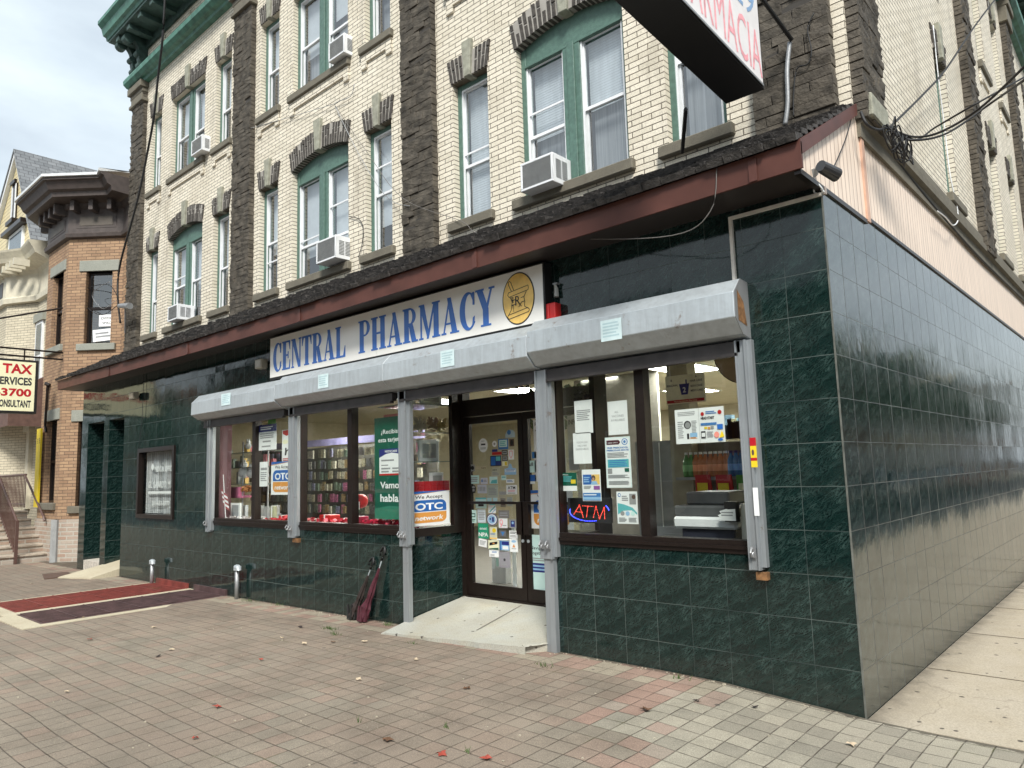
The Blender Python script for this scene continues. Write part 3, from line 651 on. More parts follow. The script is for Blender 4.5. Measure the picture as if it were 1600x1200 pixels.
# ---------------- tiled shop walls
SILL = 1.03; HEAD = 2.62; OPEN = [(-9.32,-6.98),(-6.86,-4.68),(-2.55,-.66)]
RX0, RX1, RY = -4.68, -2.60, .87
t = MB()
hs = [(a, b, SILL, HEAD) for a, b in OPEN]+[(-12.1,-10.58,1.08,2.30)]
wall(t, FRONT, -12.85, RX0, -.1, 3.66, [h for h in hs if h[1] <= RX0], .12)
wall(t, FRONT, RX1, 0, -.1, 3.66, [h for h in hs if h[0] > RX1], .12)
FRONT.poly(t, [(RX0,HEAD+.3),(RX1,HEAD+.3),(RX1,3.66),(RX0,3.66)], 0, -.2)
t.quad((RX0,0,-.1),(RX0,RY,-.1),(RX0,RY,1.0),(RX0,0,1.0)); t.quad((RX0-.06,0,1.0),(RX0,0,1.0),(RX0,RY,1.0),(RX0-.06,RY,1.0))
t.quad((RX1,0,-.1),(RX1,RY,-.1),(RX1,RY,1.0),(RX1,0,1.0))
# entry at the far left: two tall openings
EX = [(-13.62,-12.85),(-14.78,-13.88)]
t.quad((-15.12,0,-.1),(-14.78,0,-.1),(-14.78,0,2.93),(-15.12,0,2.93)); t.quad((-13.88,0,-.1),(-13.62,0,-.1),(-13.62,0,2.93),(-13.88,0,2.93))
FRONT.poly(t, [(-15.12,2.93),(-12.85,2.93),(-12.85,3.66),(-15.12,3.66)], 0, -.2)
for x in (-12.85, -13.62, -13.88, -14.78, -15.12): t.quad((x,0,-.1),(x,1.3,-.1),(x,1.3,3.66),(x,0,3.66))
t.quad((-13.62,1.3,0),(-12.85,1.3,0),(-12.85,1.3,3.6),(-13.62,1.3,3.6)); t.quad((-14.78,1.3,0),(-13.88,1.3,0),(-13.88,1.3,3.6),(-14.78,1.3,3.6))
t.build('tile_wall', 'tile_front', B)
t = MB(); t.quad((0,0,-.1),(0,24,-.1),(0,24,3.67),(0,0,3.67)); t.build('side_tile_wall', 'tile_side', B)
t = MB(); t.box(-.006,.004,-.004,.006,-.05,3.6); t.build('corner_grout', mat('grout', (.12,.125,.11), .9, 0, .5, 8), B)
# side doors in the left entry
d_ = MB(); d_.box(-14.7,-13.95,1.2,1.25,.25,2.2); d_.build('door', m_bronze, B); d_ = MB(); d_.box(-14.7,-13.95,1.2,1.24,2.26,2.9); d_.build('transom', m_black, B)
# shop floor, ceiling, inner walls
r = MB(); r.box(-13,-.15,.88,9,.1,.24); r.box(-9.6,-4.75,.13,.88,.1,.24); r.box(-2.55,-.15,.13,.88,.1,.24); r.build('shop_floor', m_floor, B)
r = MB(); r.box(-13,-.15,.13,9,2.95,3.0); r.build('shop_ceiling', m_ceil, B)
r = MB(); r.box(-13.05,-13.0,.8,9,.1,3); r.box(-10.47,-10.42,.13,.8,.1,3); r.box(-13,-10.42,.75,.8,.1,3); r.box(-.15,-.1,.13,9,.1,3); r.box(-13,-.15,9,9.05,.1,3);  r.build('shop_wall', m_roomwall, B)
# ceiling light panels
panels = [(-2.85,3.15),(-2.3,5.6),(-4.1,3.4),(-4.15,5.7),(-5.7,3.3),(-5.9,5.6),(-7.6,3.4),(-7.7,5.8),(-8.9,2.2),(-6.4,1.6),(-1.0,5.0),(-3.2,7.6),(-1.1,7.6)]
for (x, y) in panels:
    q = MB(); q.box(x-.3,x+.3,y-.42,y+.42,2.935,2.948); lt = q.build('ceiling_light', m_light, B); 
    q = MB()
    for a, b, c, d in ((x-.33,x-.3,y-.45,y+.45),(x+.3,x+.33,y-.45,y+.45),(x-.3,x+.3,y-.45,y-.42),(x-.3,x+.3,y+.42,y+.45)): q.box(a,b,c,d,2.93,2.95)
    q.build('frame', m_white, lt)
# shop windows: bronze frames, mullions, plate glass
def shopwin(x0, x1, mull, z0=SILL, z1=HEAD, name='shop_window', y0=.03, bot=.1, side=.05):
    q = MB(); q.box(x0,x1,y0-.04,y0+.08,z0-.0,z0+bot); q.box(x0-.001,x1+.001,y0-.055,y0-.04,z0+.035,z0+.06)
    q.box(x0,x0+side,y0-.02,y0+.08,z0+bot,z1); q.box(x1-side,x1,y0-.02,y0+.08,z0+bot,z1); q.box(x0+side,x1-side,y0-.02,y0+.08,z1-.06,z1)
    for m in mull: q.box(m-.045,m+.045,y0-.02,y0+.08,z0+bot,z1-.06)
    o = q.build(name, m_bronze, B)
    xs_ = [x0+side]+[v for m in mull for v in (m-.045, m+.045)]+[x1-side]
    for a, b in zip(xs_[::2], xs_[1::2]):
        g = MB(); g.quad((a,y0+.03,z0+bot),(b,y0+.03,z0+bot),(b,y0+.03,z1-.06),(a,y0+.03,z1-.06)); g.build('pane', 'shopglass', o)
    return o
shopwin(-9.32,-6.98,[-8.04]); shopwin(-6.86,-4.72,[-5.73]); shopwin(-2.55,-.66,[-1.61])
# interior side reveals of left window
q = MB(); q.box(-9.36,-9.30,.10,.32,1.0,2.6); q.build('window_reveal', mat('reveal', (.16,.07,.08), .7), B)
mw = MB(); mw.box(-12.1,-12.03,-.035,.06,1.08,2.30); mw.box(-10.65,-10.58,-.035,.06,1.08,2.30); mw.box(-12.03,-10.65,-.035,.06,2.23,2.30); mw.box(-12.03,-10.65,-.035,.06,1.08,1.15)
mo_ = mw.build('office_window', m_bronze, B); g = MB(); g.quad((-12.03,.03,1.15),(-10.65,.03,1.15),(-10.65,.03,2.23),(-12.03,.03,2.23)); g.build('pane', 'shopglass', mo_)
q = MB()
for k in range(17): x = -11.98+k*.079; q.hexa([(x,.09,1.16),(x+.03,.105,1.16),(x+.032,.106,1.16),(x+.002,.091,1.16),(x,.09,2.23),(x+.03,.105,2.23),(x+.032,.106,2.23),(x+.002,.091,2.23)])
q.build('vertical_blinds', m_shade, mo_); q = MB(); q.box(-12.1,-10.5,.13,.7,1.0,1.05); q.box(-12.1,-10.5,.68,.7,1.0,2.5); q.build('office_room', m_room, mo_)
# recessed door bay: side lights, door frame, two leaves, transom
sls = []
for X in (RX0, RX1):
    q = MB(); q.box(X-.03,X+.03,.0,RY,1.0,1.09); q.box(X-.03,X+.03,.0,RY,2.84,2.92); q.box(X-.03,X+.03,RY-.16,RY-.0,1.09,2.84); q.box(X-.028,X+.028,.0,.04,1.09,2.84)
    sls.append(q.build('side_light', m_bronze, B))
for X, sl_ in zip((RX0, RX1), sls):
    g = MB(); g.quad((X,.04,1.09),(X,RY-.16,1.09),(X,RY-.16,2.84),(X,.04,2.84)); g.build('pane', 'shopglass', sl_)
q = MB(); q.box(RX0,RX0+.07,RY-.02,RY+.1,.2,2.92); q.box(RX1-.07,RX1,RY-.02,RY+.1,.2,2.92); q.box(RX0+.07,RX1-.07,RY-.02,RY+.1,2.36,2.56); q.box(RX0+.07,RX1-.07,RY-.02,RY+.1,2.86,2.92)
q.box(RX0+.07,RX1-.07,RY-.03,RY+.12,.24,.275)
df = q.build('door_frame', m_bronze, B); g = MB(); g.quad((RX0+.07,RY+.04,2.56),(RX1-.07,RY+.04,2.56),(RX1-.07,RY+.04,2.86),(RX0+.07,RY+.04,2.86)); g.build('transom_pane', 'shopglass', df)
def leaf(x0, x1, hside):
    q = MB(); y = RY+.01
    q.box(x0,x0+.07,y,y+.05,.28,2.35); q.box(x1-.07,x1,y,y+.05,.28,2.35); q.box(x0+.07,x1-.07,y,y+.05,.28,.42); q.box(x0+.07,x1-.07,y,y+.05,2.27,2.35)
    o = q.build('door', m_bronze, B); g = MB(); g.quad((x0+.07,y+.025,.42),(x1-.07,y+.025,.42),(x1-.07,y+.025,2.27),(x0+.07,y+.025,2.27)); g.build('pane', 'shopglass', o)
    g = MB(); hx = x0+.035 if hside < 0 else x1-.035
    g.box(hx-.05,hx+.05,y-.05,y-.02,1.0,1.36); g.tube([(hx,y,1.33),(hx,y-.05,1.33)],.012,6); g.tube([(hx,y,1.05),(hx,y-.05,1.05)],.012,6); g.box(x0+.07,x1-.07,y-.045,y-.02,1.33,1.36); g.build('push_bar', m_bronze, o)
    g = MB(); g.tube([(hx,y-.012,.93),(hx,y+.01,.93)],.018,10); g.build('lock', m_galv, o)
cxd = -3.69
leaf(RX0+.07, cxd-.005, 1); leaf(cxd+.005, RX1-.07, -1)
q = MB(); q.box(RX0,RX1,0,RY,2.92,2.97); q.box(RX0-.1,RX1+.1,.05,.12,2.5,2.92) if 0 else None; q.build('recess_ceiling', m_ceil, B)
# transom number
DF = Fr((0,RY+.04,0),(1,0,0),(0,-1,0))
a0 = at(805,608,RY+.04); a1 = at(831,602,RY+.04)
q = MB(); q.quad((a0[0]-.02,RY+.03,a0[1]-.1),(a1[0]+.04,RY+.03,a1[1]-.1),(a1[0]+.04,RY+.03,a1[1]+.03),(a0[0]-.02,RY+.03,a0[1]+.03))
text('335', DF, a0[0], a0[1]-.075, .10, m_black, df, 'house_number', bold=.02, d=.03, shear=.2, width=.24)
# rolling shutter housings and guides
SEC = [(-9.5,-7.04,-.03),(-7.04,-4.74,.0),(-4.74,-2.62,.0),(-2.62,-.60,.035)]
for i, (a, b, dz) in enumerate(SEC):
    prof = [(0,3.03),(.13,3.04),(.245,2.925),(.25,2.735),(.14,2.645),(0,2.62)]
    prof = [(d, z+dz*(1 if z > 2.7 else .3)) for d, z in prof]
    q = MB(); q.prism([FRONT.p(a+.003,d,z) for d, z in prof], [FRONT.p(b-.003,d,z) for d, z in prof])
    for d, z, t_ in ((.246,2.925+dz,.004),): q.box(a+.003,b-.003,-.252,-.244,z-.012,z-.004) if 0 else None
    o = q.build('shutter_box', m_galv, B, bevel=.004)
    q = MB(); q.box(a+.06,b-.06,-.07,-.005,2.53,2.617); q.box(a+.08,b-.08,-.085,-.03,2.505,2.53); q.build('bottom_slat', mat('slat', (.06,.055,.055), .45, .4, .2), o)
    if i == 3:
        q = MB(); q.prism([FRONT.p(b-.002,d*.98,z) for d, z in prof], [FRONT.p(b+.004,d*.98,z) for d, z in prof]); q.build('end_plate', m_galvd, o)
        q = MB(); q.prism([(b+.006,-.2,2.75),(b+.006,-.2,2.98),(b+.006,-.1,2.9),(b+.006,-.06,2.72)],[(b+.0065,-.2,2.75),(b+.0065,-.2,2.98),(b+.0065,-.1,2.9),(b+.0065,-.06,2.72)]); q.build('rust_patch', m_rust, o)
def guide(x, w, zb, zt=2.62, low=None):
    q = MB(); q.box(x-w/2,x+w/2,-.07,-.002,zb,zt); q.box(x+w/2,x+w/2+.035,-.05,-.002,zb+.02,zt); q.box(x-w/2,x-w/2+.014,-.085,-.07,zb,zt); q.box(x+w/2-.014,x+w/2,-.085,-.07,zb,zt)
    o = q.build('shutter_guide', m_post, B)
    q = MB()
    for s_ in ((-.035,.035) if w > .12 else (0,)):
        q.tube([(x+s_,-.115,zb+.10),(x+s_,-.135,zb+.13),(x+s_,-.115,zb+.16),(x+s_,-.095,zb+.13),(x+s_,-.115,zb+.10)],.009,6); q.box(x+s_-.02,x+s_+.02,-.09,-.086,zb+.09,zb+.17)
    q.build('padlock_staple', m_galvd, o)
    if low is not None:
        q = MB(); q.box(x-w/2+.02,x+w/2-.01,-.055,-.002,low,zb); q.build('lower_rail', m_post, o)
guide(-9.25,.08,.93); guide(-6.90,.125,.93); guide(-4.62,.125,.92,low=.08); guide(-2.61,.135,.90,low=.05); guide(-.655,.085,.93)
q = MB(); q.box(-.66,-.58,-.06,-.002,.86,.915); q.build('rusty_bracket', m_rust, B)
q = MB(); q.box(-6.90,-6.78,-.05,-.002,.87,.92); q.build('rusty_bracket', m_rust, B)
# conduit at the soffit
q = MB(); q.box(-.70,.0,-.03,-.002,3.58,3.602); q.box(-.70,-.675,-.03,-.002,3.06,3.58); q.build('cable_trunking', mat('pvc', (.7,.66,.6), .5), B)

# ================= THINGS ON AND AROUND THE SHOP =================
def serif(ch):
    """condensed slab letter as layered strokes: list of polygons in a unit-high box, and its width"""
    P = []; T = .17; H = .06; S = .05
    def r(x0, x1, z0, z1): P.append([(x0,z0),(x1,z0),(x1,z1),(x0,z1)])
    def q(a, b, c, d): P.append([a, b, c, d])
    def stem(x, t=T, lo=1, hi=1):
        r(x, x+t, 0, 1)
        if lo: r(x-.05, x+t+.05, 0, S)
        if hi: r(x-.05, x+t+.05, 1-S, 1)
    def arc(cx, cz, ro, rz, ri, rzi, a0, a1, dx=0, n=14):
        for k in range(n):
            t0, t1 = math.radians(a0+(a1-a0)*k/n), math.radians(a0+(a1-a0)*(k+1)/n)
            P.append([(cx+ro*math.cos(t0),cz+rz*math.sin(t0)),(cx+ro*math.cos(t1)*1.0,cz+rz*math.sin(t1)),(cx+dx+ri*math.cos(t1),cz+rzi*math.sin(t1)),(cx+dx+ri*math.cos(t0),cz+rzi*math.sin(t0))])
    if ch == 'C':
        arc(.27,.5,.27,.515,.15,.45,40,322,.045,26); r(.42,.47,.64,.98); q((.36,.93),(.42,.98),(.47,.98),(.47,.64)); q((.42,.3),(.47,.34),(.46,.2),(.40,.12)); return P, .50
    if ch == 'E':
        stem(.05); r(.05,.44,0,H); r(.05,.44,1-H,1); r(.2,.34,.47,.53); r(.33,.37,.38,.62); q((.40,H),(.44,.32),(.46,.32),(.46,0)); q((.46,1),(.46,.68),(.44,.68),(.38,1-H)); return P, .49
    if ch == 'N':
        stem(.06,.055); stem(.47,.055,0); q((.04,1),(.22,1),(.525,0),(.40,0)); return P, .58
    if ch == 'T':
        stem(.17,T,1,0); r(0,.51,1-H,1); q((0,1),(0,.68),(.02,.68),(.09,1-H)); q((.51,1),(.42,1-H),(.49,.68),(.51,.68)); return P, .52
    if ch in 'RP':
        stem(.05); arc(.24,.75,.24,.25,.09,.20,-90,90,.03,14); r(.2,.26,.94,1); r(.2,.27,.5,.555)
        if ch == 'R': q((.22,.53),(.36,.53),(.5,0),(.33,0)); r(.33,.55,0,S); return P, .56
        return P, .50
    if ch == 'A':
        q((.04,0),(.09,0),(.27,.86),(.25,1)); q((.20,1),(.32,1),(.52,0),(.34,0)); r(.12,.40,.26,.31); r(-.01,.15,0,S); r(.28,.57,0,S); return P, .57
    if ch == 'L':
        stem(.05); r(.05,.46,0,H); q((.38,H),(.46,.36),(.48,.36),(.48,0)); return P, .50
    if ch == 'H':
        stem(.05); stem(.38); r(.2,.4,.47,.53); return P, .62
    if ch == 'M':
        stem(.05,.055); stem(.52,T); q((.03,1),(.19,1),(.36,.12),(.30,0)); q((.27,.0),(.34,.0),(.58,1),(.53,1)); return P, .76
    if ch == 'Y':
        r(.19,.36,0,.47); r(.12,.43,0,S); q((.0,1),(.18,1),(.36,.44),(.19,.44)); q((.27,.46),(.33,.42),(.49,1),(.44,1)); r(-.03,.23,1-S,1); r(.38,.55,1-S,1); return P, .54
    return P, .22
SG = thing('shop_sign', 'long white sign reading CENTRAL PHARMACY in blue letters above the shutters', 'sign', (-4.95,-.05,3.05))
sx0, sx1, sz0, sz1 = -7.40, -2.49, 3.045, 3.615
q = MB(); q.box(sx0,sx1,-.11,-.002,sz0-.012,sz1+.01); q.build('cabinet', m_black, SG)
for a, b in ((sx0+.015,-5.02),(-5.015,sx1-.02)):
    q = MB(); q.box(a,b,-.116,-.111,sz0+.02,sz1-.005); q.build('face_panel', mat('signwhite', (.88,.875,.84), .3, 0, .04, 3), SG)
SGF = Fr((0,-.116,0),(1,0,0),(0,-1,0))
def word(s, u0, u1, z0, h):
    tot = sum(serif(c)[1] for c in s)+.035*(len(s)-1); k = (u1-u0)/tot; u = u0; n = 0
    for c in s:
        P, w_ = serif(c); mb = MB()
        for pi, poly in enumerate(P): SGF.poly(mb, [(u+x*k, z0+z*h) for x, z in poly], 0, .003+.00012*pi)
        mb.build('letter', m_blue, SG); u += (w_+.035)*k
word('CENTRAL', -7.30, -5.62, 3.135, .385); word('PHARMACY', -5.36, -3.13, 3.135, .385)
def ell(fr, cu, cz, ru, rz, d0, d1, m, parent, name, n=40):
    mb = MB(); fr.poly(mb, [(cu+ru*math.cos(2*math.pi*k/n), cz+rz*math.sin(2*math.pi*k/n)) for k in range(n)], d0, d1); return mb.build(name, m, parent)
cu_, cz_ = -2.815, 3.335
ell(SGF, cu_, cz_, .205, .255, 0, .003, m_ink, SG, 'emblem_rim'); ell(SGF, cu_, cz_, .193, .243, .003, .005, m_gold, SG, 'emblem')
def strokes(fr, pts_list, w_, d, m, parent, name, closed=False):
    mb = MB(); j = 0
    for pts in pts_list:
        for (a, b) in zip(pts, pts[1:]):
            dx, dz = b[0]-a[0], b[1]-a[1]; l = math.hypot(dx, dz) or 1; nx, nz_ = -dz/l*w_/2, dx/l*w_/2; ex, ez = dx/l*w_*.3, dz/l*w_*.3; j += 1
            fr.poly(mb, [(a[0]-ex+nx,a[1]-ez+nz_),(a[0]-ex-nx,a[1]-ez-nz_),(b[0]+ex-nx,b[1]+ez-nz_),(b[0]+ex+nx,b[1]+ez+nz_)], d, d+.001+.00005*j)
    return mb.build(name, m, parent)
mm = lambda L: [(cu_+x, cz_+z) for x, z in L]
strokes(SGF, [mm([(-.12,.075),(.13,.105),(.135,.08),(.13,.06),(-.115,.03),(-.13,.05),(-.12,.075)]), mm([(-.105,.03),(-.07,-.02),(-.085,-.06),(-.09,-.10),(-.125,-.145)]),
 mm([(.11,.055),(.075,.0),(.085,-.04),(.08,-.09),(.12,-.115)]), mm([(-.13,-.145),(.12,-.11),(.14,-.13),(.13,-.15),(-.12,-.185),(-.14,-.165),(-.13,-.145)]),
 mm([(-.08,.08),(-.115,.15),(-.12,.175),(-.1,.185),(-.085,.17),(-.05,.085)]), mm([(-.08,-.01),(-.02,-.005)]), mm([(-.08,-.055),(-.02,-.05)]), mm([(.04,.0),(.08,.005)]), mm([(.04,-.045),(.08,-.04)])]
 +[mm([(-.095+.004*k,.02-.012*k if k < 5 else -.06-.012*(k-5)),(-.06+.0*k,.02-.012*k if k < 5 else -.06-.012*(k-5))]) for k in range(11)], .0055, .006, m_ink, SG, 'mortar_drawing')
text('R', SGF, cu_-.035, cz_-.065, .095, m_ink, SG, 'rx_lettering', d=.0085, width=.065)
text('x', SGF, cu_+.005, cz_-.085, .06, m_ink, SG, 'rx_lettering', d=.0085, width=.045)

# hanging sign out over the pavement
hx0, hx1, hy1, hz = -.80, -.47, .3, 4.69
HS = thing('projecting_sign', 'big faded white box sign with pink letters hanging out over the pavement', 'sign', (-.63,-1.2,4.7))
q = MB(); q.box(hx0,hx1,-1.6,hy1,hz,5.6); q.build('cabinet', m_black, HS, bevel=.004)
HF = Fr((hx1,0,0),(0,1,0),(1,0,0)); HB = Fr((hx0,0,0),(0,-1,0),(-1,0,0))
for fr_, u0_ in ((HF, -1.57), (HB, -.27)):
    q = MB(); fr_.box(q, u0_, u0_+1.84, .001, .006, hz+.03, 5.57); q.build('face_panel', mat('fadedface', (.78,.76,.76), .5, 0, .06, 6), HS)
text('FARMACIA', HF, .265, hz+.075, .40, m_fpink, HS, 'lettering', width=1.28, bold=0, d=.008, align='r')
text('653-3829', HF, .20, hz+.54, .28, m_fblue, HS, 'lettering', width=1.45, bold=0, d=.008, align='r', shear=.2)
q = MB(); HF.box(q, -1.57, .27, .006, .012, hz+.012, hz+.03); q.build('retainer', m_galvd, HS)
for ch in HS.children:      # the outer end of the box is cocked up a little
    for v in ch.data.vertices: v.co.z -= (v.co.y+HS.location.y-.3)*.0765
q = MB(); x, z = at(1072,110,.2); x2, z2 = at(1066,238,.72); q.tube([(x,.15,4.7),(x2,.72,z2)], .018, 8); q.build('stay_rod', m_black, HS); q = MB(); x3, z3 = at(1237,62,.8)
q.tube([at(1186,-8,.3)[0:1]+(.3,)+(at(1186,-8,.3)[1],), (x3,.8,z3)], .018, 8); q.build('stay_rod', m_black, HS)

# alarm box, lamp, camera, floodlights
q = MB(); a = at(857,502,-.05); q.box(a[0],a[0]+.12,-.10,-.002,a[1]+.0,a[1]+.155); q.box(a[0]+.04,a[0]+.055,-.112,-.10,a[1]+.01,a[1]+.15)
tag(q.build('alarm_box', m_red, None, bevel=.006), 'small red alarm box on the dark tiles beside the long sign', 'alarm')
t_ = thing('wall_lamp', 'tiny clear lamp bracket above the red alarm box', 'lamp', (a[0]+.09,-.03,a[1]+.3))
q = MB(); q.tube([(a[0]+.09,-.03,a[1]+.22),(a[0]+.09,-.03,a[1]+.30),(a[0]+.09,-.05,a[1]+.335)],[.026,.02,.01],10); q.build('bulb', mat('dullglass', (.4,.4,.38), .2), t_)
q = MB(); q.box(a[0]+.065,a[0]+.115,-.05,-.002,a[1]+.335,a[1]+.35); q.build('bracket', m_galvd, t_)
for (px, py, lab) in ((400,577,'beige square floodlight under the canopy left of the long sign'), (203,625,'beige square floodlight above the office doorway at the left')):
    a = at(px, py, -.12); t_ = thing('floodlight', lab, 'light', (a[0]+.08,-.1,a[1]), 'floodlights under the canopy')
    s_ = .18 if px > 300 else .2
    q = MB(); q.box(a[0],a[0]+s_,-.14,-.04,a[1],a[1]+.13); q.box(a[0]+.05,a[0]+.1,-.04,-.002,a[1]+.04,a[1]+.09); q.build('housing', mat('beigemetal', (.28,.25,.19), .5), t_, bevel=.006)
    q = MB(); q.box(a[0]+.02,a[0]+s_-.02,-.145,-.141,a[1]+.02,a[1]+.11); q.build('lens', mat('lens', (.35,.33,.28), .15), t_)
CC = thing('security_camera', 'dark bullet camera hanging off the pink gable at the corner', 'camera', (.06,.05,3.75))
y1_, z1_ = atx(1272,268,.04); y2_, z2_ = atx(1300,268,.1)
def V(px, py, X): y, z = atx(px, py, X); return (X, y, z)
q = MB(); q.tube([V(1274,268,.0),V(1276,262,.04),V(1286,260,.1),V(1293,264,.16)],.011,8); q.tube([V(1272,270,.0),V(1272,270,.015)],.03,12); q.build('arm', m_galvd, CC)
q = MB(); q.tube([V(1284,263,.16),V(1306,276,.20)],[.033,.036],14); q.build('body', mat('camgrey', (.03,.03,.032), .35), CC); q = MB(); q.tube([V(1282,259,.16),V(1308,272,.21)],[.037,.04],14); q.build('hood', mat('camhood', (.045,.045,.048), .4), CC)
q = MB(); q.tube([V(1306,276,.20),V(1307,276.6,.202)],.028,12); q.build('lens', m_black, CC)

def cable(pts, r, label, name='cable', m=None, group=None):
    q = MB(); P = [Vector(p) for p in pts]; out = []
    for i in range(len(P)-1):           # Catmull-Rom
        p0, p1, p2, p3 = P[max(i-1,0)], P[i], P[i+1], P[min(i+2,len(P)-1)]
        for k in range(6):
            t = k/6; out.append(.5*((2*p1)+(p2-p0)*t+(2*p0-5*p1+4*p2-p3)*t*t+(3*p1-p0-3*p2+p3)*t**3))
    out.append(P[-1]); q.tube(out, r, 6); return tag(q.build(name, m or m_cable, None, smooth=True), label, 'cable', group)
def A3(px, py, Y): x, z = at(px, py, Y); return (x, Y, z)
cable([A3(258,-6,.1),A3(254,60,.15),A3(247,120,.25),A3(240,185,.35),A3(230,240,.45),A3(218,300,.5),A3(205,350,.55),A3(192,395,.6),A3(185,430,.65),A3(184,465,.65),A3(188,505,.7)], .022, 'thick black cable dropping down past the dark stone pier at the far left')
cable([A3(186,475,.6),A3(160,492,.5),A3(136,480,.5),A3(130,460,.5),A3(143,448,.5),A3(170,445,.5),A3(183,462,.6)], .008, 'loose thin black loop of wire beside the pier at the left')
cable([A3(172,440,.5),A3(156,448,.5),A3(144,462,.5),A3(160,482,.5),A3(180,470,.55)], .006, 'loose thin grey loop of wire over the office window', m=m_galvd)
q = MB(); q.tube([A3(187,478,.6),A3(203,478,.62)],[.05,.07],10); q.tube([A3(196,480,.62),A3(196,520,.8)],.02,6); tag(q.build('cable_insulator', m_galvd), 'grey insulator knob on a slanting stick by the left pier', 'insulator')
cable([A3(554,132,W-.04),A3(548,150,W-.04),A3(530,158,W-.04),A3(523,162,W-.04)], .006, 'short slack wire tied above the arched window', m=m_galvd)
cable([A3(523,164,W-.04),A3(575,240,W-.05),A3(630,310,W-.18),A3(720,345,W-.1),A3(752,366,.4),A3(900,373,-.2),A3(1050,368,-.42),A3(1110,330,-.47),A3(1120,262,-.47)], .0038, 'thin grey wire sagging across the shingled canopy and fascia', m=mat('wiregrey',(.16,.15,.14),.6))
cable([A3(523,162,W-.04),A3(470,178,W-.04),A3(404,197,W-.04),A3(392,200,W-.12)], .0045, 'thin grey wire running left over the cream brick', m=m_galvd)
cable([A3(524,166,W-.04),A3(555,230,W-.04),A3(590,290,W-.04),A3(614,315,W-.04),A3(640,322,W-.12)], .0045, 'thin grey wire running down between the arched and narrow windows', m=m_galvd)
cable([A3(545,338,W-.02),A3(560,342,W-.02),A3(567,355,W-.02),A3(566,380,W-.02),A3(560,402,W-.02)], .006, 'short black wire hooked out of the arched window over the brick')
cable([A3(1234,66,W-.14),A3(1230,110,W-.14),A3(1231,160,W-.14),A3(1227,195,W-.14)], .02, 'dark pipe running down the right stone pier under the sign stay', 'conduit', m=m_galvd)
cable([A3(1272,20,W-.12),A3(1262,45,W-.13),A3(1268,80,W-.13),A3(1262,100,W-.13),A3(1245,108,W-.13),A3(1240,150,W-.13),A3(1240,182,W-.13)], .006, 'thin black wire looping down the right stone pier')
def X3(px, py, X): y, z = atx(px, py, X); return (X, y, z)
cable([X3(1391,198,.15),X3(1440,150,.15),X3(1478,108,.2),X3(1520,45,.3),X3(1560,-8,.4)], .011, 'taut black service cable rising to the top right from the corner')
cable([X3(1400,205,.15),X3(1430,214,.3),X3(1470,206,.5),X3(1530,170,.8),X3(1605,100,1.2)], .010, 'upper black service cable sagging off to the right edge')
cable([X3(1398,208,.15),X3(1425,219,.3),X3(1480,208,.5),X3(1550,160,.8),X3(1605,122,1.2)], .010, 'lower black service cable sagging off to the right edge')
cable([X3(1400,206,.15),X3(1432,218,.3),X3(1460,200,.4),X3(1520,165,.8),X3(1605,118,1.1)], .008, 'middle black service cable crossing the side windows')
cable([X3(1458,40,.02),X3(1466,120,.02),X3(1476,200,.02),X3(1484,270,.03),X3(1497,335,.06),X3(1490,352,.1),X3(1478,340,.1),X3(1465,330,.1)], .007, 'white wire hanging down the side wall past a window', m=m_vinyl)
cable([X3(1345,190,.03),X3(1395,245,.03),X3(1440,300,.03),X3(1470,335,.03),X3(1530,402,.03),X3(1600,470,.03)], .014, 'black cable lying along the top of the pink siding')
cable([X3(1332,178,.02),X3(1322,215,.03),X3(1310,245,.04),X3(1302,262,.1)], .005, 'thin wire from the canopy ridge to the corner camera')
cable([A3(1276,285,-.1),A3(1285,296,-.06),A3(1282,303,-.02),A3(1272,300,-.02),A3(1276,290,-.05),A3(1288,300,-.02)], .006, 'curl of white wire under the camera at the soffit corner', m=m_vinyl)
cable([A3(222,560,-.03),A3(224,600,-.03),A3(222,650,-.03),A3(218,690,-.03),A3(214,715,-.03),A3(216,728,-.03)], .004, 'thin black wire hanging down the tiles above the office window')
random.seed(11)
pts = []
for k in range(46):
    t = k/45; c_ = X3(1392+24*t, 205+38*t, .22); a_ = k*1.9; r_ = .07+.11*random.random()
    pts.append((c_[0]+.05*math.sin(a_*.7), c_[1]+r_*math.cos(a_), c_[2]+r_*math.sin(a_)*.8))
cable(pts, .0065, 'tangled bundle of black cables at the building corner')
cable([X3(1345,175,.1),X3(1355,195,.14),X3(1372,203,.16),X3(1388,200,.17),X3(1396,215,.17)], .012, 'black cable running from the canopy ridge into the cable tangle')

# air conditioners
def aircon(x0, x1, z0, z1, y0, label, dirty=True):
    t = thing('air_conditioner', label, 'air conditioner', ((x0+x1)/2, y0+.2, z0), 'window air conditioners'); d = .34
    q = MB(); q.box(x0,x1,y0+.02,y0+d,z0,z1); q.box(x0,x1,y0,y0+.02,z0,z0+.025); q.box(x0,x1,y0,y0+.02,z1-.025,z1); q.box(x0,x0+.025,y0,y0+.02,z0+.025,z1-.025); q.box(x1-.025,x1,y0,y0+.02,z0+.025,z1-.025)
    q.build('casing', m_vinyl, t, bevel=.004)
    q = MB(); q.box(x0+.026,x1-.026,y0+.008,y0+.018,z0+.026,z1-.026); q.build('coil', mat('coil', (.16,.17,.17), .5, .2, .3, 60), t)
    q = MB(); k = z0+.03
    while k < z1-.03: q.box(x0+.027,x1-.027,y0+.002,y0+.007,k,k+.003); k += .011
    q.build('grille', mat('grille', (.4,.41,.41), .5), t)
    q = MB(); k = z0+.06
    while k < z1-.06: q.box(x1+.001,x1+.004,y0+.06,y0+.15,k,k+.009); q.box(x1+.001,x1+.004,y0+.17,y0+.26,k,k+.009); k += .022
    q.build('side_louvre', mat('louvre', (.12,.125,.13), .5), t); return t
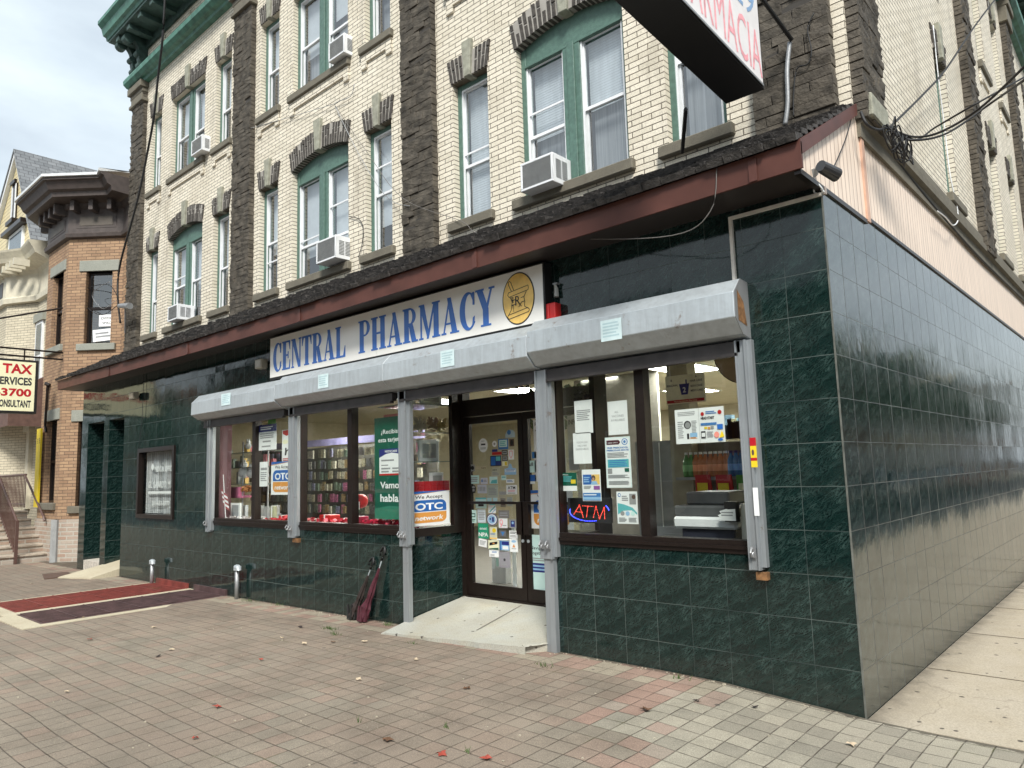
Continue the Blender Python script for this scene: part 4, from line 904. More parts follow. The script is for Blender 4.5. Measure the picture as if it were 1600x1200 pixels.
aircon(-3.44,-2.98,4.80,5.125,.70,'white air conditioner in the big double window nearest the corner')
aircon(-7.53,-7.03,4.86,5.20,.70,'white air conditioner in the middle arched double window')
aircon(-12.86,-12.42,4.85,5.15,.74,'white air conditioner in the arched window at the far left')
aircon(-12.06,-11.60,8.05,8.36,.78,'white air conditioner in the top floor window above the left end')
aircon(-7.36,-6.95,8.05,8.36,.80,'white air conditioner in the top floor window by the centre pier')

# ---------------- pavement furniture
RMP = MB(); a = (-4.66,.86,.262); b = (-2.62,.86,.262)
xs_ = [-4.66+2.04*k/16 for k in range(17)]; top = []; random.seed(5)
fl = []; 
for k, x in enumerate(xs_):
    yb = -.44+.22*k/16*.9+random.uniform(-.012,.012); fl.append((x if k else -4.56, yb, gh(x,-.4)+.012+.055*k/16))
fl[-1] = (-2.80,-.235,gh(-2.8,-.3)+.075)
for k in range(16):
    x0_, x1_ = xs_[k], xs_[k+1]; za = .262
    RMP.quad((x0_,.86,za),(x1_,.86,za),(x1_,0,.125+.03*k/16),(x0_,0,.125+.03*k/16)); RMP.quad((x0_,0,.125+.03*k/16),(x1_,0,.125+.03*k/16),fl[k+1],fl[k])
    RMP.quad(fl[k],fl[k+1],(fl[k+1][0],fl[k+1][1],-.02),(fl[k][0],fl[k][1],-.02))
RMP.quad((xs_[-1],0,.155),fl[-1],(fl[-1][0],fl[-1][1],-.02),(xs_[-1],0,-.02))
rt_ = RMP.build('entrance_ramp', 'ramp'); tag(rt_, 'pale cracked concrete ramp up to the shop door', 'ramp')
q = MB(); q.prism([(-3.72,.8,.2545),(-3.708,.8,.2545),(-3.60,0,.1475),(-3.61,0,.1475)],[(-3.72,.8,.2565),(-3.708,.8,.2565),(-3.60,0,.1495),(-3.61,0,.1495)]); q.build('joint', mat('jointdark2', (.2,.19,.16), .9), rt_)
q = MB(); q.prism([(-15.0,.5,.0),(-13.85,.5,0),(-13.85,.5,.2),(-15.0,.5,.2)],[(-14.75,.0,0),(-13.9,.0,0),(-13.9,.0,.19),(-14.75,.0,.19)]); tag(q.build('doorstep', mat('stepwhite', (.5,.46,.4), .8, 0, .3, 20)), 'whitish concrete doorstep in the left entry opening', 'step')
q = MB(); q.prism([(-13.6,1.2,.0),(-12.87,1.2,.0),(-12.87,1.2,.42),(-13.6,1.2,.42)],[(-13.75,-.75,.0),(-12.9,-.45,0),(-12.9,-.45,.03),(-13.75,-.75,.015)]); tag(q.build('entry_ramp', 'plainconc'), 'narrow yellowish concrete ramp into the left side entry', 'ramp')
for px, py, h_, lab in ((237,912,.42,'grey capped vent pipe on the pavement beside the red grating'), (380,935,.50,'grey capped vent pipe on the pavement nearer the shop door')):
    x, y = atz(px, py, gh(-9,-.1)); y = min(y, -.09); t_ = thing('vent_pipe', lab, 'pipe', (x,y,0), 'vent pipes along the shop wall')
    q = MB(); q.tube([(x,y,0),(x,y,h_-.05)],.03,12); q.build('pipe', m_galvd, t_, smooth=True)
    q = MB(); q.tube([(x,y,h_-.07),(x,y,h_-.015),(x,y,h_)],[.048,.048,.03],12); q.tube([(x,y,h_-.03),(x+.08,y-.02,h_-.035),(x+.085,y-.02,h_-.07)],[.04,.042,.036],10); q.build('cap', m_galv, t_)
def grate(x0, x1, y0, y1, m, label, skew):
    t = thing('cellar_grating', label, 'grating', ((x0+x1)/2,(y0+y1)/2,0), 'cellar gratings in the pavement')
    z = gh((x0+x1)/2, -1)+.004
    def sk(x, y): return x+skew*(y0-y)*-.0
    q = MB(); q.box(x0,x1,y0,y1,-.05,z+.004); o = q.build('plate', m, t)
    q = MB(); k = x0+.03
    while k < x1-.03: q.box(k,k+.022,y0+.03,y1-.05,z+.004,z+.016); k += .058
    q.build('ribs', m, t)
    q = MB()
    for kk in range(1, 6): yy = y0+(y1-y0)*kk/6; q.box(x0+.02,x1-.02,yy,yy+.018,z+.016,z+.02)
    q.build('cross_bar', m, t)
    q = MB(); q.box(x0,x1,-.035,-.004,z,z+.085); q.build('upstand', m, t)
grate(-11.17,-9.98,-2.32,-.04, mat('gratered', (.19,.045,.036), .45, 0, .3, 8), 'long red painted steel grating set in the pavement', .0)
grate(-9.75,-8.72,-2.36,-.04, mat('gratebrown', (.085,.05,.05), .5, 0, .35, 8), 'long dark brown steel grating beside the red one', .0)
q = MB()
for a, b, c, d in ((-11.27,-11.17,-2.5,0),(-9.98,-9.75,-2.5,0),(-8.72,-8.56,-2.6,0),(-11.17,-9.98,-2.5,-2.32),(-9.75,-8.72,-2.6,-2.36)): q.box(a,b,c,d-.001,-.05,gh(-9.8,-1)+.0065)
tag(q.build('grating_surround', 'plainconc'), kind='structure')
q = MB(); q.hexa([(-14.6,-.75,.0),(-13.75,-.95,.0),(-13.7,-.45,.0),(-14.5,-.35,.0),(-14.6,-.75,.02),(-13.75,-.95,.018),(-13.7,-.45,.025),(-14.5,-.35,.02)])
tag(q.build('doormat', m_brown), 'crumpled brown mat lying at the left entry', 'mat')
# umbrellas leaning on the tiles
def umbrella(x, y, lean, m1, label, h=.86):
    random.seed(int(-x*100))
    t = thing('umbrella', label, 'umbrella', (x,y,gh(x,y)), 'umbrellas leaning on the shop wall'); z0 = gh(x,y)
    def L(s): return Vector((x+lean*s, y+(-.025-y)*s, z0+h*s))
    q = MB(); n = 14; rs = []; P = []
    for k in range(13):
        s = .02+.70*k/12; P.append(L(s)); rs.append([.04,.05,.043,.048,.035,.028,.034,.03,.025,.021,.018,.014,.011][k])
    q.tube(P, rs, n); 
    for i, v in enumerate(q.v):
        k = i % n; c = P[min(i//n, 12)]; f_ = 1+(.38 if k % 2 else -.25)*(.6+.4*math.sin(i*1.7)); q.v[i] = tuple(c+(Vector(v)-c)*f_)
    q.build('canopy', m1, t)
    q = MB()
    for k in range(5): a_ = k*1.26; p0 = L(.02)+Vector((.05*math.cos(a_), .03*math.sin(a_), 0)); q.tube([p0, p0+Vector((random.uniform(-.02,.02),0,.16))],[.028,.012],6)
    q.build('fabric_flap', m_black if m1 != m_maroon else mat('darkmaroon', (.06,.012,.02), .6), t)
    q = MB(); q.tube([L(.0),L(.05)],.008,6); q.tube([L(.70),L(.86)],.007,6); q.build('shaft', m_galv, t)
    hk = [L(.82), L(.93), L(.98)+Vector((-.012,0,.01)), L(1.0)+Vector((-.045,0,.0)), L(.95)+Vector((-.07,0,0)), L(.88)+Vector((-.06,0,0))]
    q = MB(); q.tube(hk, .014, 8); q.build('handle', m_black, t, smooth=True); return t
umbrella(-5.50,-.13,.30, mat('umbbrown',(.03,.02,.018),.6,0,.3,30), 'dark brown folded umbrella leaning left of the maroon one', .70)
umbrella(-5.27,-.16,.28, m_maroon, 'maroon folded umbrella with black hook handle against the tiles', .83)

# ================= POSTERS AND STICKERS =================
TH = .0006
def poster(x0, y0, x1, y1, Y, m, label, items=(), tilt=0, fr=None, rect=None, name='poster', cat='poster', group=None, shape=None, th=.001):
    if rect is None:
        u0, zt = at(x0, y0, Y); u1, zb = at(x1, y1, Y); fr = Fr((0,Y,0),(1,0,0),(0,-1,0))
    else: u0, u1, zb, zt = rect
    w_, h_ = u1-u0, zt-zb; cu, cz = (u0+u1)/2, (zb+zt)/2; ct, st = math.cos(tilt), math.sin(tilt)
    def R(a, b): dx, dz = (a-.5)*w_, (b-.5)*h_; return (cu+dx*ct-dz*st, cz+dx*st+dz*ct)
    q = MB()
    if shape == 'e': fr.poly(q, [R(.5+.5*math.cos(k*math.pi/14), .5+.5*math.sin(k*math.pi/14)) for k in range(28)], 0, th)
    elif shape: fr.poly(q, [R(*p) for p in shape], 0, th)
    else: fr.poly(q, [R(0,0),R(1,0),R(1,1),R(0,1)], 0, th)
    o = q.build(name, m); tag(o, label, cat, group); lev = th
    groups_ = {}
    for it in items:
        k = it[0]; lev += .00025
        if k == 'r': key = it[5]; poly = [R(it[1],it[2]),R(it[3],it[2]),R(it[3],it[4]),R(it[1],it[4])]; nm = 'print_block'
        elif k == 'e': key = it[5]; poly = [R(it[1]+it[3]*math.cos(j*math.pi/12), it[2]+it[4]*math.sin(j*math.pi/12)) for j in range(24)]; nm = 'print_disc'
        elif k == 'p': key = it[2]; poly = [R(*p) for p in it[1]]; nm = 'print_shape'
        elif k == 'l':
            n, a, b, c, d, mt = it[1:7]; mb = MB()
            for j in range(n):
                zc = c+(d-c)*(j+.5)/n; hh = (d-c)/n*.26; e = b-(b-a)*random.choice([0,.08,.2,.03])
                fr.poly(mb, [R(a,zc-hh),R(e,zc-hh),R(e,zc+hh),R(a,zc+hh)], lev, lev+.0002)
            mb.build('text_lines', mt, o); continue
        elif k == 't':
            s, a, b, hh, mt = it[1:6]; wd = it[6] if len(it) > 6 else None; bd = it[7] if len(it) > 7 else .01; al = it[8] if len(it) > 8 else 'c'; shr = it[9] if len(it) > 9 else 0
            p = R(a, b); text(s, fr, p[0], p[1], hh*h_, mt, o, 'lettering', width=(wd*w_ if wd else None), bold=bd, d=lev+.0004, align=al, shear=shr); continue
        mb = MB(); fr.poly(mb, poly, lev, lev+.0002); mb.build(nm, key, o)
    return o
def otc(x0, y0, x1, y1, Y, label, rect=None, fr=None):
    def rr(a, b, c, d, r, corners):
        P = []
        for (cx, cz, a0, on) in ((b-r*.9,c+r,-90,corners[0]),(b-r*.9,d-r,0,corners[1]),(a+r*.9,d-r,90,corners[2]),(a+r*.9,c+r,180,corners[3])):
            if on: P += [(cx+.9*r*math.cos(math.radians(a0+t)), cz+r*math.sin(math.radians(a0+t))) for t in range(0, 91, 15)]
            else: P.append(((b if a0 in (-90,0) else a), (c if a0 in (-90,180) else d)))
        return P
    poster(x0, y0, x1, y1, Y, m_paper, label, [
      ('p', [(0,1),(0,.91),(.5,.955),(1,1)], m_otcb), ('p', [(.0,.905),(0,.885),(.6,.95),(1,1),(1,.995),(.6,.965)], m_otco),
      ('p', rr(.08,.92,.41,.74,.16,(0,1,1,0)), m_otcb), ('p', rr(.08,.92,.08,.385,.15,(1,0,0,1)), m_otco),
      ('t','We Accept',.5,.79,.10,m_ink,.66,.012), ('t','OTC',.5,.46,.2,m_paper,.66,.03), ('t','network',.5,.16,.14,m_paper,.68,.02,'c',.15)], rect=rect, fr=fr)
YG = .066          # just behind the plate glass of the front windows
P_ = m_paper
# right hand window
poster(897,627,927,676,YG,P_,'white paper notice with six lines of text, upper left in the right window',[('l',6,.12,.88,.38,.72,m_greyink)])
poster(895,677,925,724,YG,P_,'white notice reading TODAS LAS VACUNAS DISPONIBLES',[('t','TODAS LAS',.5,.66,.06,m_greyink,.62,0),('t','VACUNAS',.5,.55,.06,m_greyink,.5,0),('t','DISPONIBLES',.5,.44,.06,m_greyink,.7,0)])
poster(949,628,982,678,YG,P_,'white notice reading ALL VACCINES AVAILABLE',[('t','ALL',.45,.64,.07,m_greyink,.2,0),('t','VACCINES',.5,.52,.07,m_greyink,.62,0),('t','AVAILABLE',.5,.40,.07,m_greyink,.7,0)])
poster(945,684,988,762,YG,P_,'tall flyer reading FREE PRESCHOOL with a maroon arrow and mint panel',[('r',.02,.01,.98,.99,m_mint),('r',.04,.015,.96,.98,P_),('p',[(.06,.85),(.55,.85),(.62,.895),(.55,.94),(.06,.94)],m_maroon),('t','2022-2023',.31,.88,.02,P_,.4),
  ('e',.79,.90,.12,.065,m_mid),('e',.79,.90,.09,.05,P_),('e',.79,.90,.05,.03,m_mid),('t','FREE PRESCHOOL',.5,.775,.03,m_mid,.84,.03),('t','PREESCOLAR GRATIS',.5,.725,.03,m_mid,.88,.03),('l',4,.08,.92,.59,.70,m_greyink),('r',.08,.40,.92,.56,m_teal),('l',4,.14,.86,.41,.55,m_mid),
  ('r',.07,.28,.25,.38,m_grey),('r',.75,.31,.92,.38,m_dgreen),('l',3,.08,.92,.19,.26,m_greyink),('l',3,.1,.9,.06,.14,m_greyink)])
poster(878,739,902,767,YG,m_dgreen,'small dark green flyer with a pale panel below, lower left of the right window',[('r',0,0,1,.28,P_),('r',.60,.40,.92,.62,m_yel),('t','Humana' if 0 else 'Plan',.25,.87,.06,P_,.36),('l',5,.1,.7,.5,.82,m_teal)])
poster(909,734,940,783,YG,P_,'flyer with a woman photo panel hanging over the ATM sign',[('r',.05,.52,.95,.84,m_otcb),('r',.52,.52,.95,.84,m_gold),('e',.62,.73,.11,.085,m_brown),('e',.62,.70,.06,.045,mat('printskin',(.5,.3,.2),.6)),('p',[(.45,.52),(.85,.52),(.78,.63),(.55,.63)],m_lblue),('l',3,.1,.42,.58,.78,m_lblue),('r',.62,.36,.95,.48,m_purple),('l',3,.08,.5,.38,.49,m_greyink),('r',.03,.02,.98,.26,m_mid),('r',.03,.04,.98,.13,m_lblue),('l',1,.08,.75,.17,.23,P_),('t','Horizon',.28,.90,.04,m_grey,.45,0)] if 0 else
  [('r',.05,.52,.95,.84,m_otcb),('r',.52,.52,.95,.84,m_gold),('e',.62,.73,.11,.085,m_brown),('e',.62,.70,.06,.045,mat('printskin',(.5,.3,.2),.6)),('p',[(.45,.52),(.85,.52),(.78,.63),(.55,.63)],m_lblue),('l',3,.1,.42,.58,.78,m_lblue),('r',.62,.36,.95,.48,m_purple),('l',3,.08,.5,.38,.49,m_greyink),('r',.03,.02,.98,.26,m_mid),('r',.03,.04,.98,.13,m_lblue),('l',1,.08,.75,.17,.23,P_)])
poster(963,768,998,819,YG,P_,'white flyer with a teal wave and three round pictures right of the ATM sign',[('p',[(.04,.64),(.35,.6),(.75,.5),(.96,.34),(.96,.28),(.7,.42),(.3,.40),(.04,.28)],m_teal),('e',.14,.89,.08,.06,m_mid),('e',.15,.89,.05,.035,P_),('r',.62,.60,.93,.93,m_grey),('e',.83,.83,.09,.07,m_brown),('l',3,.26,.56,.7,.88,m_greyink)]
  +[('e',.26+.25*k,.32,.10,.07,mt) for k,mt in enumerate((m_grey,m_lblue,m_mint))]+[('l',4,.08,.45,.05,.2,m_greyink),('l',4,.55,.92,.05,.2,m_greyink)])
hs_ = poster(1054,641,1134,690,YG,P_,'wide double notice in the right pane with HEAD START and coloured shapes',[('l',3,.06,.42,.80,.93,m_greyink),('l',9,.05,.17,.15,.66,m_greyink),('l',9,.34,.45,.30,.66,m_greyink),('e',.255,.54,.075,.12,m_ink),('e',.26,.53,.055,.09,m_grey),('r',.235,.13,.28,.29,m_ink),('r',.30,.18,.45,.30,m_lblue),('l',2,.30,.45,.13,.18,m_orange),
  ('r',.498,0,.502,1,m_grey),('t','HEAD START',.675,.665,.075,m_ink,.27,.04),('l',2,.64,.86,.80,.90,m_mid),('e',.575,.82,.035,.055,m_red),('e',.92,.84,.04,.06,m_red),('r',.53,.49,.85,.56,m_mid),('r',.60,.39,.66,.45,m_yel),('r',.67,.37,.72,.44,m_otco),('r',.73,.38,.79,.46,m_grey),('r',.53,.13,.62,.33,m_ink),('r',.54,.17,.61,.28,P_),('l',4,.65,.78,.15,.32,m_greyink),
  ('r',.86,.36,.97,.50,m_otcb),('e',.84,.21,.05,.085,mat('salmon',(.7,.25,.2),.5)),('p',[(.89,.12),(.99,.15),(.945,.32)],m_yel),('e',.91,.07,.05,.035,m_otcb)])
hs_.name = 'notice_pair'
otc(828,766,897,828,RY+.028,'OTC network poster on the right door leaf partly behind the steel post')
# LED ATM sign
a = at(887,778,.16); b = at(955,818,.16)
LD = thing('led_sign', 'black LED board with ATM in red dots inside the right window', 'sign', ((a[0]+b[0])/2,.2,b[1]))
q = MB(); q.box(a[0],b[0],.161,.19,b[1],a[1]); q.build('board', m_black, LD)
q = MB(); q.tube([(b[0]-.06,.16,a[1]),(b[0]-.05,.165,a[1]+.2)],.003,5); q.build('hanging_wire', m_black, LD)
rd, bl = MB(), MB(); bw, bh = b[0]-a[0], a[1]-b[1]
def dots(mb, p, q_, n):
    for k in range(n):
        t = k/(n-1); u = a[0]+bw*(p[0]+(q_[0]-p[0])*t); z = b[1]+bh*(p[1]+(q_[1]-p[1])*t); r_ = .0036; mb.prism([(u+r_*math.cos(j*1.047),.1608,z+r_*math.sin(j*1.047)) for j in range(6)],[(u+r_*math.cos(j*1.047),.158,z+r_*math.sin(j*1.047)) for j in range(6)])
for p, q_, n in (((.14,.34),(.28,.70),9),((.28,.70),(.36,.22),10),((.2,.44),(.34,.42),5),((.36,.68),(.60,.66),8),((.48,.66),(.44,.24),9),((.60,.22),(.67,.66),9),((.67,.66),(.74,.18),9),((.74,.18),(.86,.62),10),((.86,.62),(.86,.18),9)): dots(rd, p, q_, n)
for k in range(26):
    t = math.pi*(.93+.68*k/25); dots(bl, (.5+.46*math.cos(t),.45+.38*math.sin(t)), (.5+.46*math.cos(t),.45+.38*math.sin(t)), 2)
for k in range(6): t = math.pi*(.02+.14*k/5); dots(bl, (.5+.46*math.cos(t),.5+.38*math.sin(t)), (.5+.46*math.cos(t),.5+.38*math.sin(t)), 2)
rd.build('red_leds', mat('ledred', (1,.09,.06), .5, 0, 0, emit=1.3), LD); bl.build('blue_leds', mat('ledblue', (.15,.2,1), .5, 0, 0, emit=1.3), LD)
# left windows
poster(585,654,632,812,YG+.02,m_dgreen,'tall dark green poster asking Recibiste esta tarjeta with a Medicare card',[('t','¿Recibiste',.60,.835,.045,P_,.72,.012),('t','esta tarjeta?',.56,.755,.045,P_,.84,.012),('r',.17,.44,.98,.65,P_),('p',[(.17,.60),(.17,.685),(1.,.685),(1.,.60),(.8,.635),(.6,.645),(.4,.635)],m_navy),('t','MEDICARE',.58,.65,.022,P_,.42,.02),('r',.17,.425,.98,.442,m_red),('r',.24,.565,.68,.58,m_greyink),('r',.24,.52,.48,.53,m_greyink),('r',.24,.485,.55,.50,m_greyink),('r',.62,.485,.9,.5,m_greyink),('r',.24,.455,.5,.47,m_greyink),('r',.62,.455,.85,.47,m_greyink),
  ('t','Vamos a',.2,.30,.065,P_,.95,.025,'l'),('t','hablar.',.2,.17,.075,P_,.80,.025,'l'),('p',[(0,.0),(1,.0),(1,.12),(.5,.13),(0,.10)],m_teal if 0 else mat('postergreen2',(.03,.2,.13),.4))])
otc(424,722,460,773,YG,'OTC network poster low in the far left window')
poster(404,665,432,702,YG,P_,'notice with a navy heading curling at its foot in the far left window',[('r',-.02,.72,1.0,1.0,m_navy),('l',2,.12,.85,.78,.94,P_),('l',3,.1,.9,.45,.68,m_greyink),('t','Medicare',.5,.28,.07,m_greyink,.5,0) if 0 else ('l',1,.25,.8,.28,.4,m_grey),('l',1,.2,.8,.1,.2,m_grey)])
poster(441,672,455,721,YG,P_,'narrow white poster with a red top and a running figure',[('p',[(.05,.97),(.95,1),(.95,.87),(.5,.8),(.1,.87)],m_red),('e',.35,.62,.3,.07,m_pale),('e',.42,.40,.09,.035,m_ink),('p',[(.3,.2),(.45,.2),(.6,.37),(.35,.37)],m_ink),('p',[(.5,.3),(.9,.42),(.5,.36)],m_ink),('l',2,.1,.9,.02,.12,m_red)])
poster(406,722,418,760,YG,P_,'slim white receipt like notice beside the middle bar of the left window',[('r',.15,.66,.9,.76,m_grey),('l',5,.12,.88,.2,.6,m_greyink)])
poster(419,656,431,668,YG+.01,mat('leafgreen',(.06,.3,.03),.5),'small bright green card at the top of the far left window',[])
# side light of the recess (faces the door bay)
SLF = Fr((RX0+.006,0,0),(0,1,0),(1,0,0))
y0_, zt_ = atx(651,770,RX0); y1_, zb_ = atx(708,815,RX0)
otc(0,0,0,0,0,'OTC network poster in the angled glass beside the door', rect=(.03,.66,1.115,1.50), fr=SLF)
# door leaf stickers (coordinates read off the enlarged photograph)
YD = RY+.028
def D1(X, Y): return 720+X/9.2308, 670+Y/9.2308
def D2(X, Y): return 720+X/9.2308, 780+Y/9.2308
def st(D, x0, y0, x1, y1, m, label, items=(), **k):
    a, b = D(x0,y0), D(x1,y1); return poster(a[0],a[1],b[0],b[1],YD,m,label,items,name='door_sticker',cat='sticker',group='stickers on the shop door glass',**k)
lt = lambda n=3, a=.12, b=.88, c=.2, d=.8, m=m_greyink: ('l',n,a,b,c,d,m)
st(D1,255,142,390,335,P_,'large white oval sticker high on the left door leaf',[('r',.27,.5,.75,.62,m_ink),lt(2,.2,.8,.2,.36),lt(1,.3,.7,.76,.84)],shape='e')
st(D1,452,175,520,260,P_,'small round white sticker right of the large oval',[('e',.5,.5,.2,.2,m_grey)],shape='e')
st(D1,538,150,685,292,m_mid,'blue bordered square sticker with a pale screen',[('r',.1,.22,.9,.9,m_mint),lt(3,.18,.8,.3,.8,m_teal)])
st(D1,700,150,770,250,m_brown,'brown figure sticker beside the blue bordered square',[('e',.5,.5,.3,.4,m_black)])
st(D1,640,15,780,120,mat('paleblue',(.45,.58,.66),.5),'domed pale blue sticker near the top of the door',[('e',.4,.65,.2,.3,m_mid)],shape=[(0,0),(1,0),(1,.6),(.8,.9),(.5,1),(.2,.85),(0,.4)])
st(D1,450,298,530,330,m_navy,'tiny navy strip sticker above a red one'); st(D1,450,338,590,372,m_red,'narrow red strip sticker on the door')
st(D1,592,310,675,378,m_black,'black square sticker with a pale swirl',[('r',.1,.15,.9,.85,m_grey),('r',.2,.45,.8,.6,m_black)])
st(D1,683,303,767,443,P_,'white sticker with a faded red shield',[('p',[(.2,.9),(.8,.9),(.8,.4),(.5,.1),(.2,.4)],m_fpink),('p',[(.3,.82),(.7,.82),(.7,.42),(.5,.22),(.3,.42)],P_)])
st(D1,425,392,585,535,m_black,'dark square sticker split in four blue and green fields',[('r',.06,.08,.48,.92,m_otcb),('r',.52,.5,.94,.92,m_teal),('r',.52,.08,.94,.46,m_navy)])
st(D1,598,390,675,462,m_black,'small black card sticker above a yellow one',[('r',.1,.12,.9,.88,m_grey),lt(2,.2,.8,.3,.7,m_ink)])
st(D1,598,470,675,535,m_pale,'small yellow and white card sticker',[('r',.5,.1,.9,.9,m_yel)])
st(D1,435,558,568,682,mat('khaki',(.5,.5,.38),.6),'khaki sticker with the number 20 in a rough square',[('t','201',.4,.62,.2,m_ink,.5),lt(3,.15,.85,.1,.5)],shape=[(.15,1),(1,1),(.95,0),(0,0)])
st(D1,628,505,800,660,m_lblue,'light blue bell shaped sticker by the meeting stile',[('r',.08,.25,.95,.5,P_),lt(2,.12,.9,.28,.5,m_mid)],shape=[(0,0),(1,0),(1,.55),(.68,.62),(.6,.95),(.5,1),(.4,.95),(.32,.62),(0,.55)])
st(D1,103,518,205,612,m_grey,'grey square sticker with a dark disc near the hinge side',[('e',.66,.5,.24,.3,m_black),lt(2,.08,.4,.3,.7,P_)])
poster(*D1(215,545),*D1(365,580),YD,m_roomwall,'clear strip sticker with dark lettering beside the grey square',[('t','Text' if 0 else 'Care',.75,.2,.6,m_ink,.45)],name='door_sticker',cat='sticker',group='stickers on the shop door glass')
st(D1,120,672,265,792,m_mint,'pale mint card with ruled lines at mid height by the hinge side',[lt(3)])
st(D1,287,708,387,795,mat('palelilac',(.6,.62,.72),.5),'pale lilac card with a blue mark',[('r',.1,.3,.3,.75,m_mid),lt(2,.4,.9,.3,.7)])
st(D1,413,690,530,792,m_mint,'white and teal card right of the lilac one',[('p',[(.1,.05),(.95,.05),(.95,.6),(.3,.5)],m_teal)])
st(D1,583,672,655,740,m_mint,'tiny mint card above a white tag',[('r',.1,.5,.9,.75,m_teal)])
st(D1,655,728,773,782,P_,'small white wide tag under the bell sticker',[lt(2,.1,.9,.3,.8,m_mid)])
st(D1,148,815,222,925,m_black,'black bottle shaped sticker at mid height',[('e',.5,.75,.3,.15,m_grey),('r',.3,.2,.7,.5,m_grey)],shape=[(.15,0),(.85,0),(1,.6),(.8,1),(.2,1),(0,.6)])
st(D1,240,808,375,930,mat('palelilac2',(.55,.58,.66),.5),'lilac card with a row of bars',[('r',.12+.16*k,.25,.2+.16*k,.75,P_) if 0 else ('r',.12+.16*k,.25,.2+.16*k,.75,m_grey) for k in range(5)])
st(D1,380,812,540,990,mat('greygreen',(.42,.47,.4),.6),'tall grey green card in the middle of the left leaf',[lt(5)])
st(D1,655,812,812,945,P_,'white ATM sticker on the left door leaf',[('t','ATM',.5,.56,.33,m_ink,.72,.02),lt(2,.15,.85,.26,.5,m_fpink),lt(1,.15,.85,.08,.18,m_ink)])
st(D1,555,905,655,950,m_grey,'grey smudged strip beside the ATM sticker'); 
st(D1,212,992,372,1150,m_mint,'mint card with a teal band and a black crest',[('r',0,.85,1,1,m_teal),('e',.5,.55,.12,.1,m_ink),('r',.25,.2,.75,.4,m_ink)])
st(D1,380,995,445,1045,mat('ltteal',(.45,.68,.7),.5),'left one of two tiny teal tags under the push bar'); st(D1,465,995,528,1045,mat('ltteal2',(.5,.72,.75),.5),'right one of two tiny teal tags under the push bar')
st(D1,415,1050,492,1100,m_teal,'small teal square above the white striped card')
st(D2,395,85,508,200,P_,'white card with slanting blue stripes',[('p',[(.05,.1),(.3,.1),(.95,.8),(.95,.98)],m_teal),('p',[(.45,.05),(.6,.05),(.95,.4),(.95,.55)],m_lblue)])
st(D1,665,985,748,1118,mat('greygreen2',(.4,.44,.42),.6),'grey receipt like card below the ATM sticker',[lt(4)])
st(D1,572,1000,650,1130,mat('taupe',(.25,.23,.2),.6),'taupe slip near the meeting stile',[lt(3,.1,.9,.2,.8,m_brown)])
st(D2,125,155,228,345,m_mint,'narrow mint card with a green square emblem',[('r',.15,.45,.85,.75,m_dgreen),('r',.25,.52,.75,.68,m_mint),lt(2,.15,.85,.1,.32,m_dgreen)])
st(D2,240,145,360,340,mat('paleblue2',(.62,.7,.75),.5),'pale blue upright card left of the round seal',[lt(5)])
st(D2,372,205,532,380,m_navy,'round blue and white seal sticker',[('e',.5,.5,.44,.44,P_),('e',.48,.5,.36,.36,m_lblue),('r',.5,.3,.68,.7,m_navy),('r',.28,.45,.4,.62,m_navy)],shape='e')
st(D2,543,160,700,275,mat('smoke',(.2,.19,.185),.5),'faint smoked square above the ribbon sticker',[lt(2)])
st(D2,545,275,675,418,P_,'white sticker with a pink ribbon loop',[('e',.3,.6,.2,.3,m_fpink),('e',.3,.62,.1,.18,P_),('p',[(.15,.1),(.3,.1),(.5,.45),(.4,.5)],m_fpink),lt(1,.45,.9,.2,.35)])
st(D2,697,290,805,420,m_grey,'grey square sticker with a navy heart',[('r',.22,.15,.78,.85,m_navy),('e',.5,.6,.15,.15,m_lblue)])
np_ = st(D2,250,345,402,570,mat('npagreen',(.02,.32,.18),.45),'green enet NPA sticker low on the left leaf',[('t','NPA',.5,.14,.26,P_,.92,.03),('t','enet',.5,.58,.2,P_,.7,.01,'c',.2)])
st(D2,415,398,525,580,mat('palebeige',(.66,.66,.52),.5),'pale card with a yellow disc',[('e',.62,.72,.26,.18,m_yel),lt(2,.1,.8,.35,.5,m_mid),('r',0,.0,1,.14,m_gold)])
st(D2,558,450,655,540,mat('smoke2',(.16,.16,.17),.5),'dark square with a blue heart',[('p',[(.2,.8),(.8,.8),(.5,.1)],m_mid)])
st(D2,698,452,822,572,P_,'upper half of the white double card by the stile',[lt(2,.1,.9,.6,.9,m_ink),lt(2,.1,.9,.15,.45)])
st(D2,708,572,825,765,P_,'lower white card with an orange triangle by the stile',[('e',.5,.82,.3,.1,m_lblue),('p',[(.3,.35),(.7,.35),(.5,.62)],m_otco),lt(1,.2,.8,.2,.3)])
st(D2,258,570,378,690,P_,'tilted white slip below the green sticker',[lt(4)],tilt=-.12)
st(D2,397,588,552,730,m_pale,'card with a black ticket and a green corner',[('p',[(.1,.4),(.85,.6),(.88,.9),(.12,.72)],m_black),('e',.5,.66,.1,.08,m_otco),('p',[(.0,.0),(.95,.0),(.95,.22),(.1,.1)],m_dgreen)])
st(D2,562,598,700,740,m_lblue,'blue and pale card low near the stile',[('r',.2,.55,1,.95,m_navy),('r',0,0,.18,1,m_mid),('r',.3,.1,.9,.45,m_paper)])
st(D2,410,732,550,838,P_,'plain white card with small print low on the door',[lt(2,.3,.8,.6,.9,m_mid),lt(2,.1,.6,.1,.4)])
st(D2,550,755,715,995,mat('greylilac',(.28,.27,.3),.6),'large grey lilac sheet at the foot of the stickers',[('e',.5,.5,.1,.09,m_ink),lt(3,.15,.85,.62,.9),lt(2,.2,.7,.15,.35)],tilt=.04)
st(D2,445,840,500,1010,mat('smoke3',(.22,.25,.24),.5),'torn clear film hanging left of the grey lilac sheet',[])
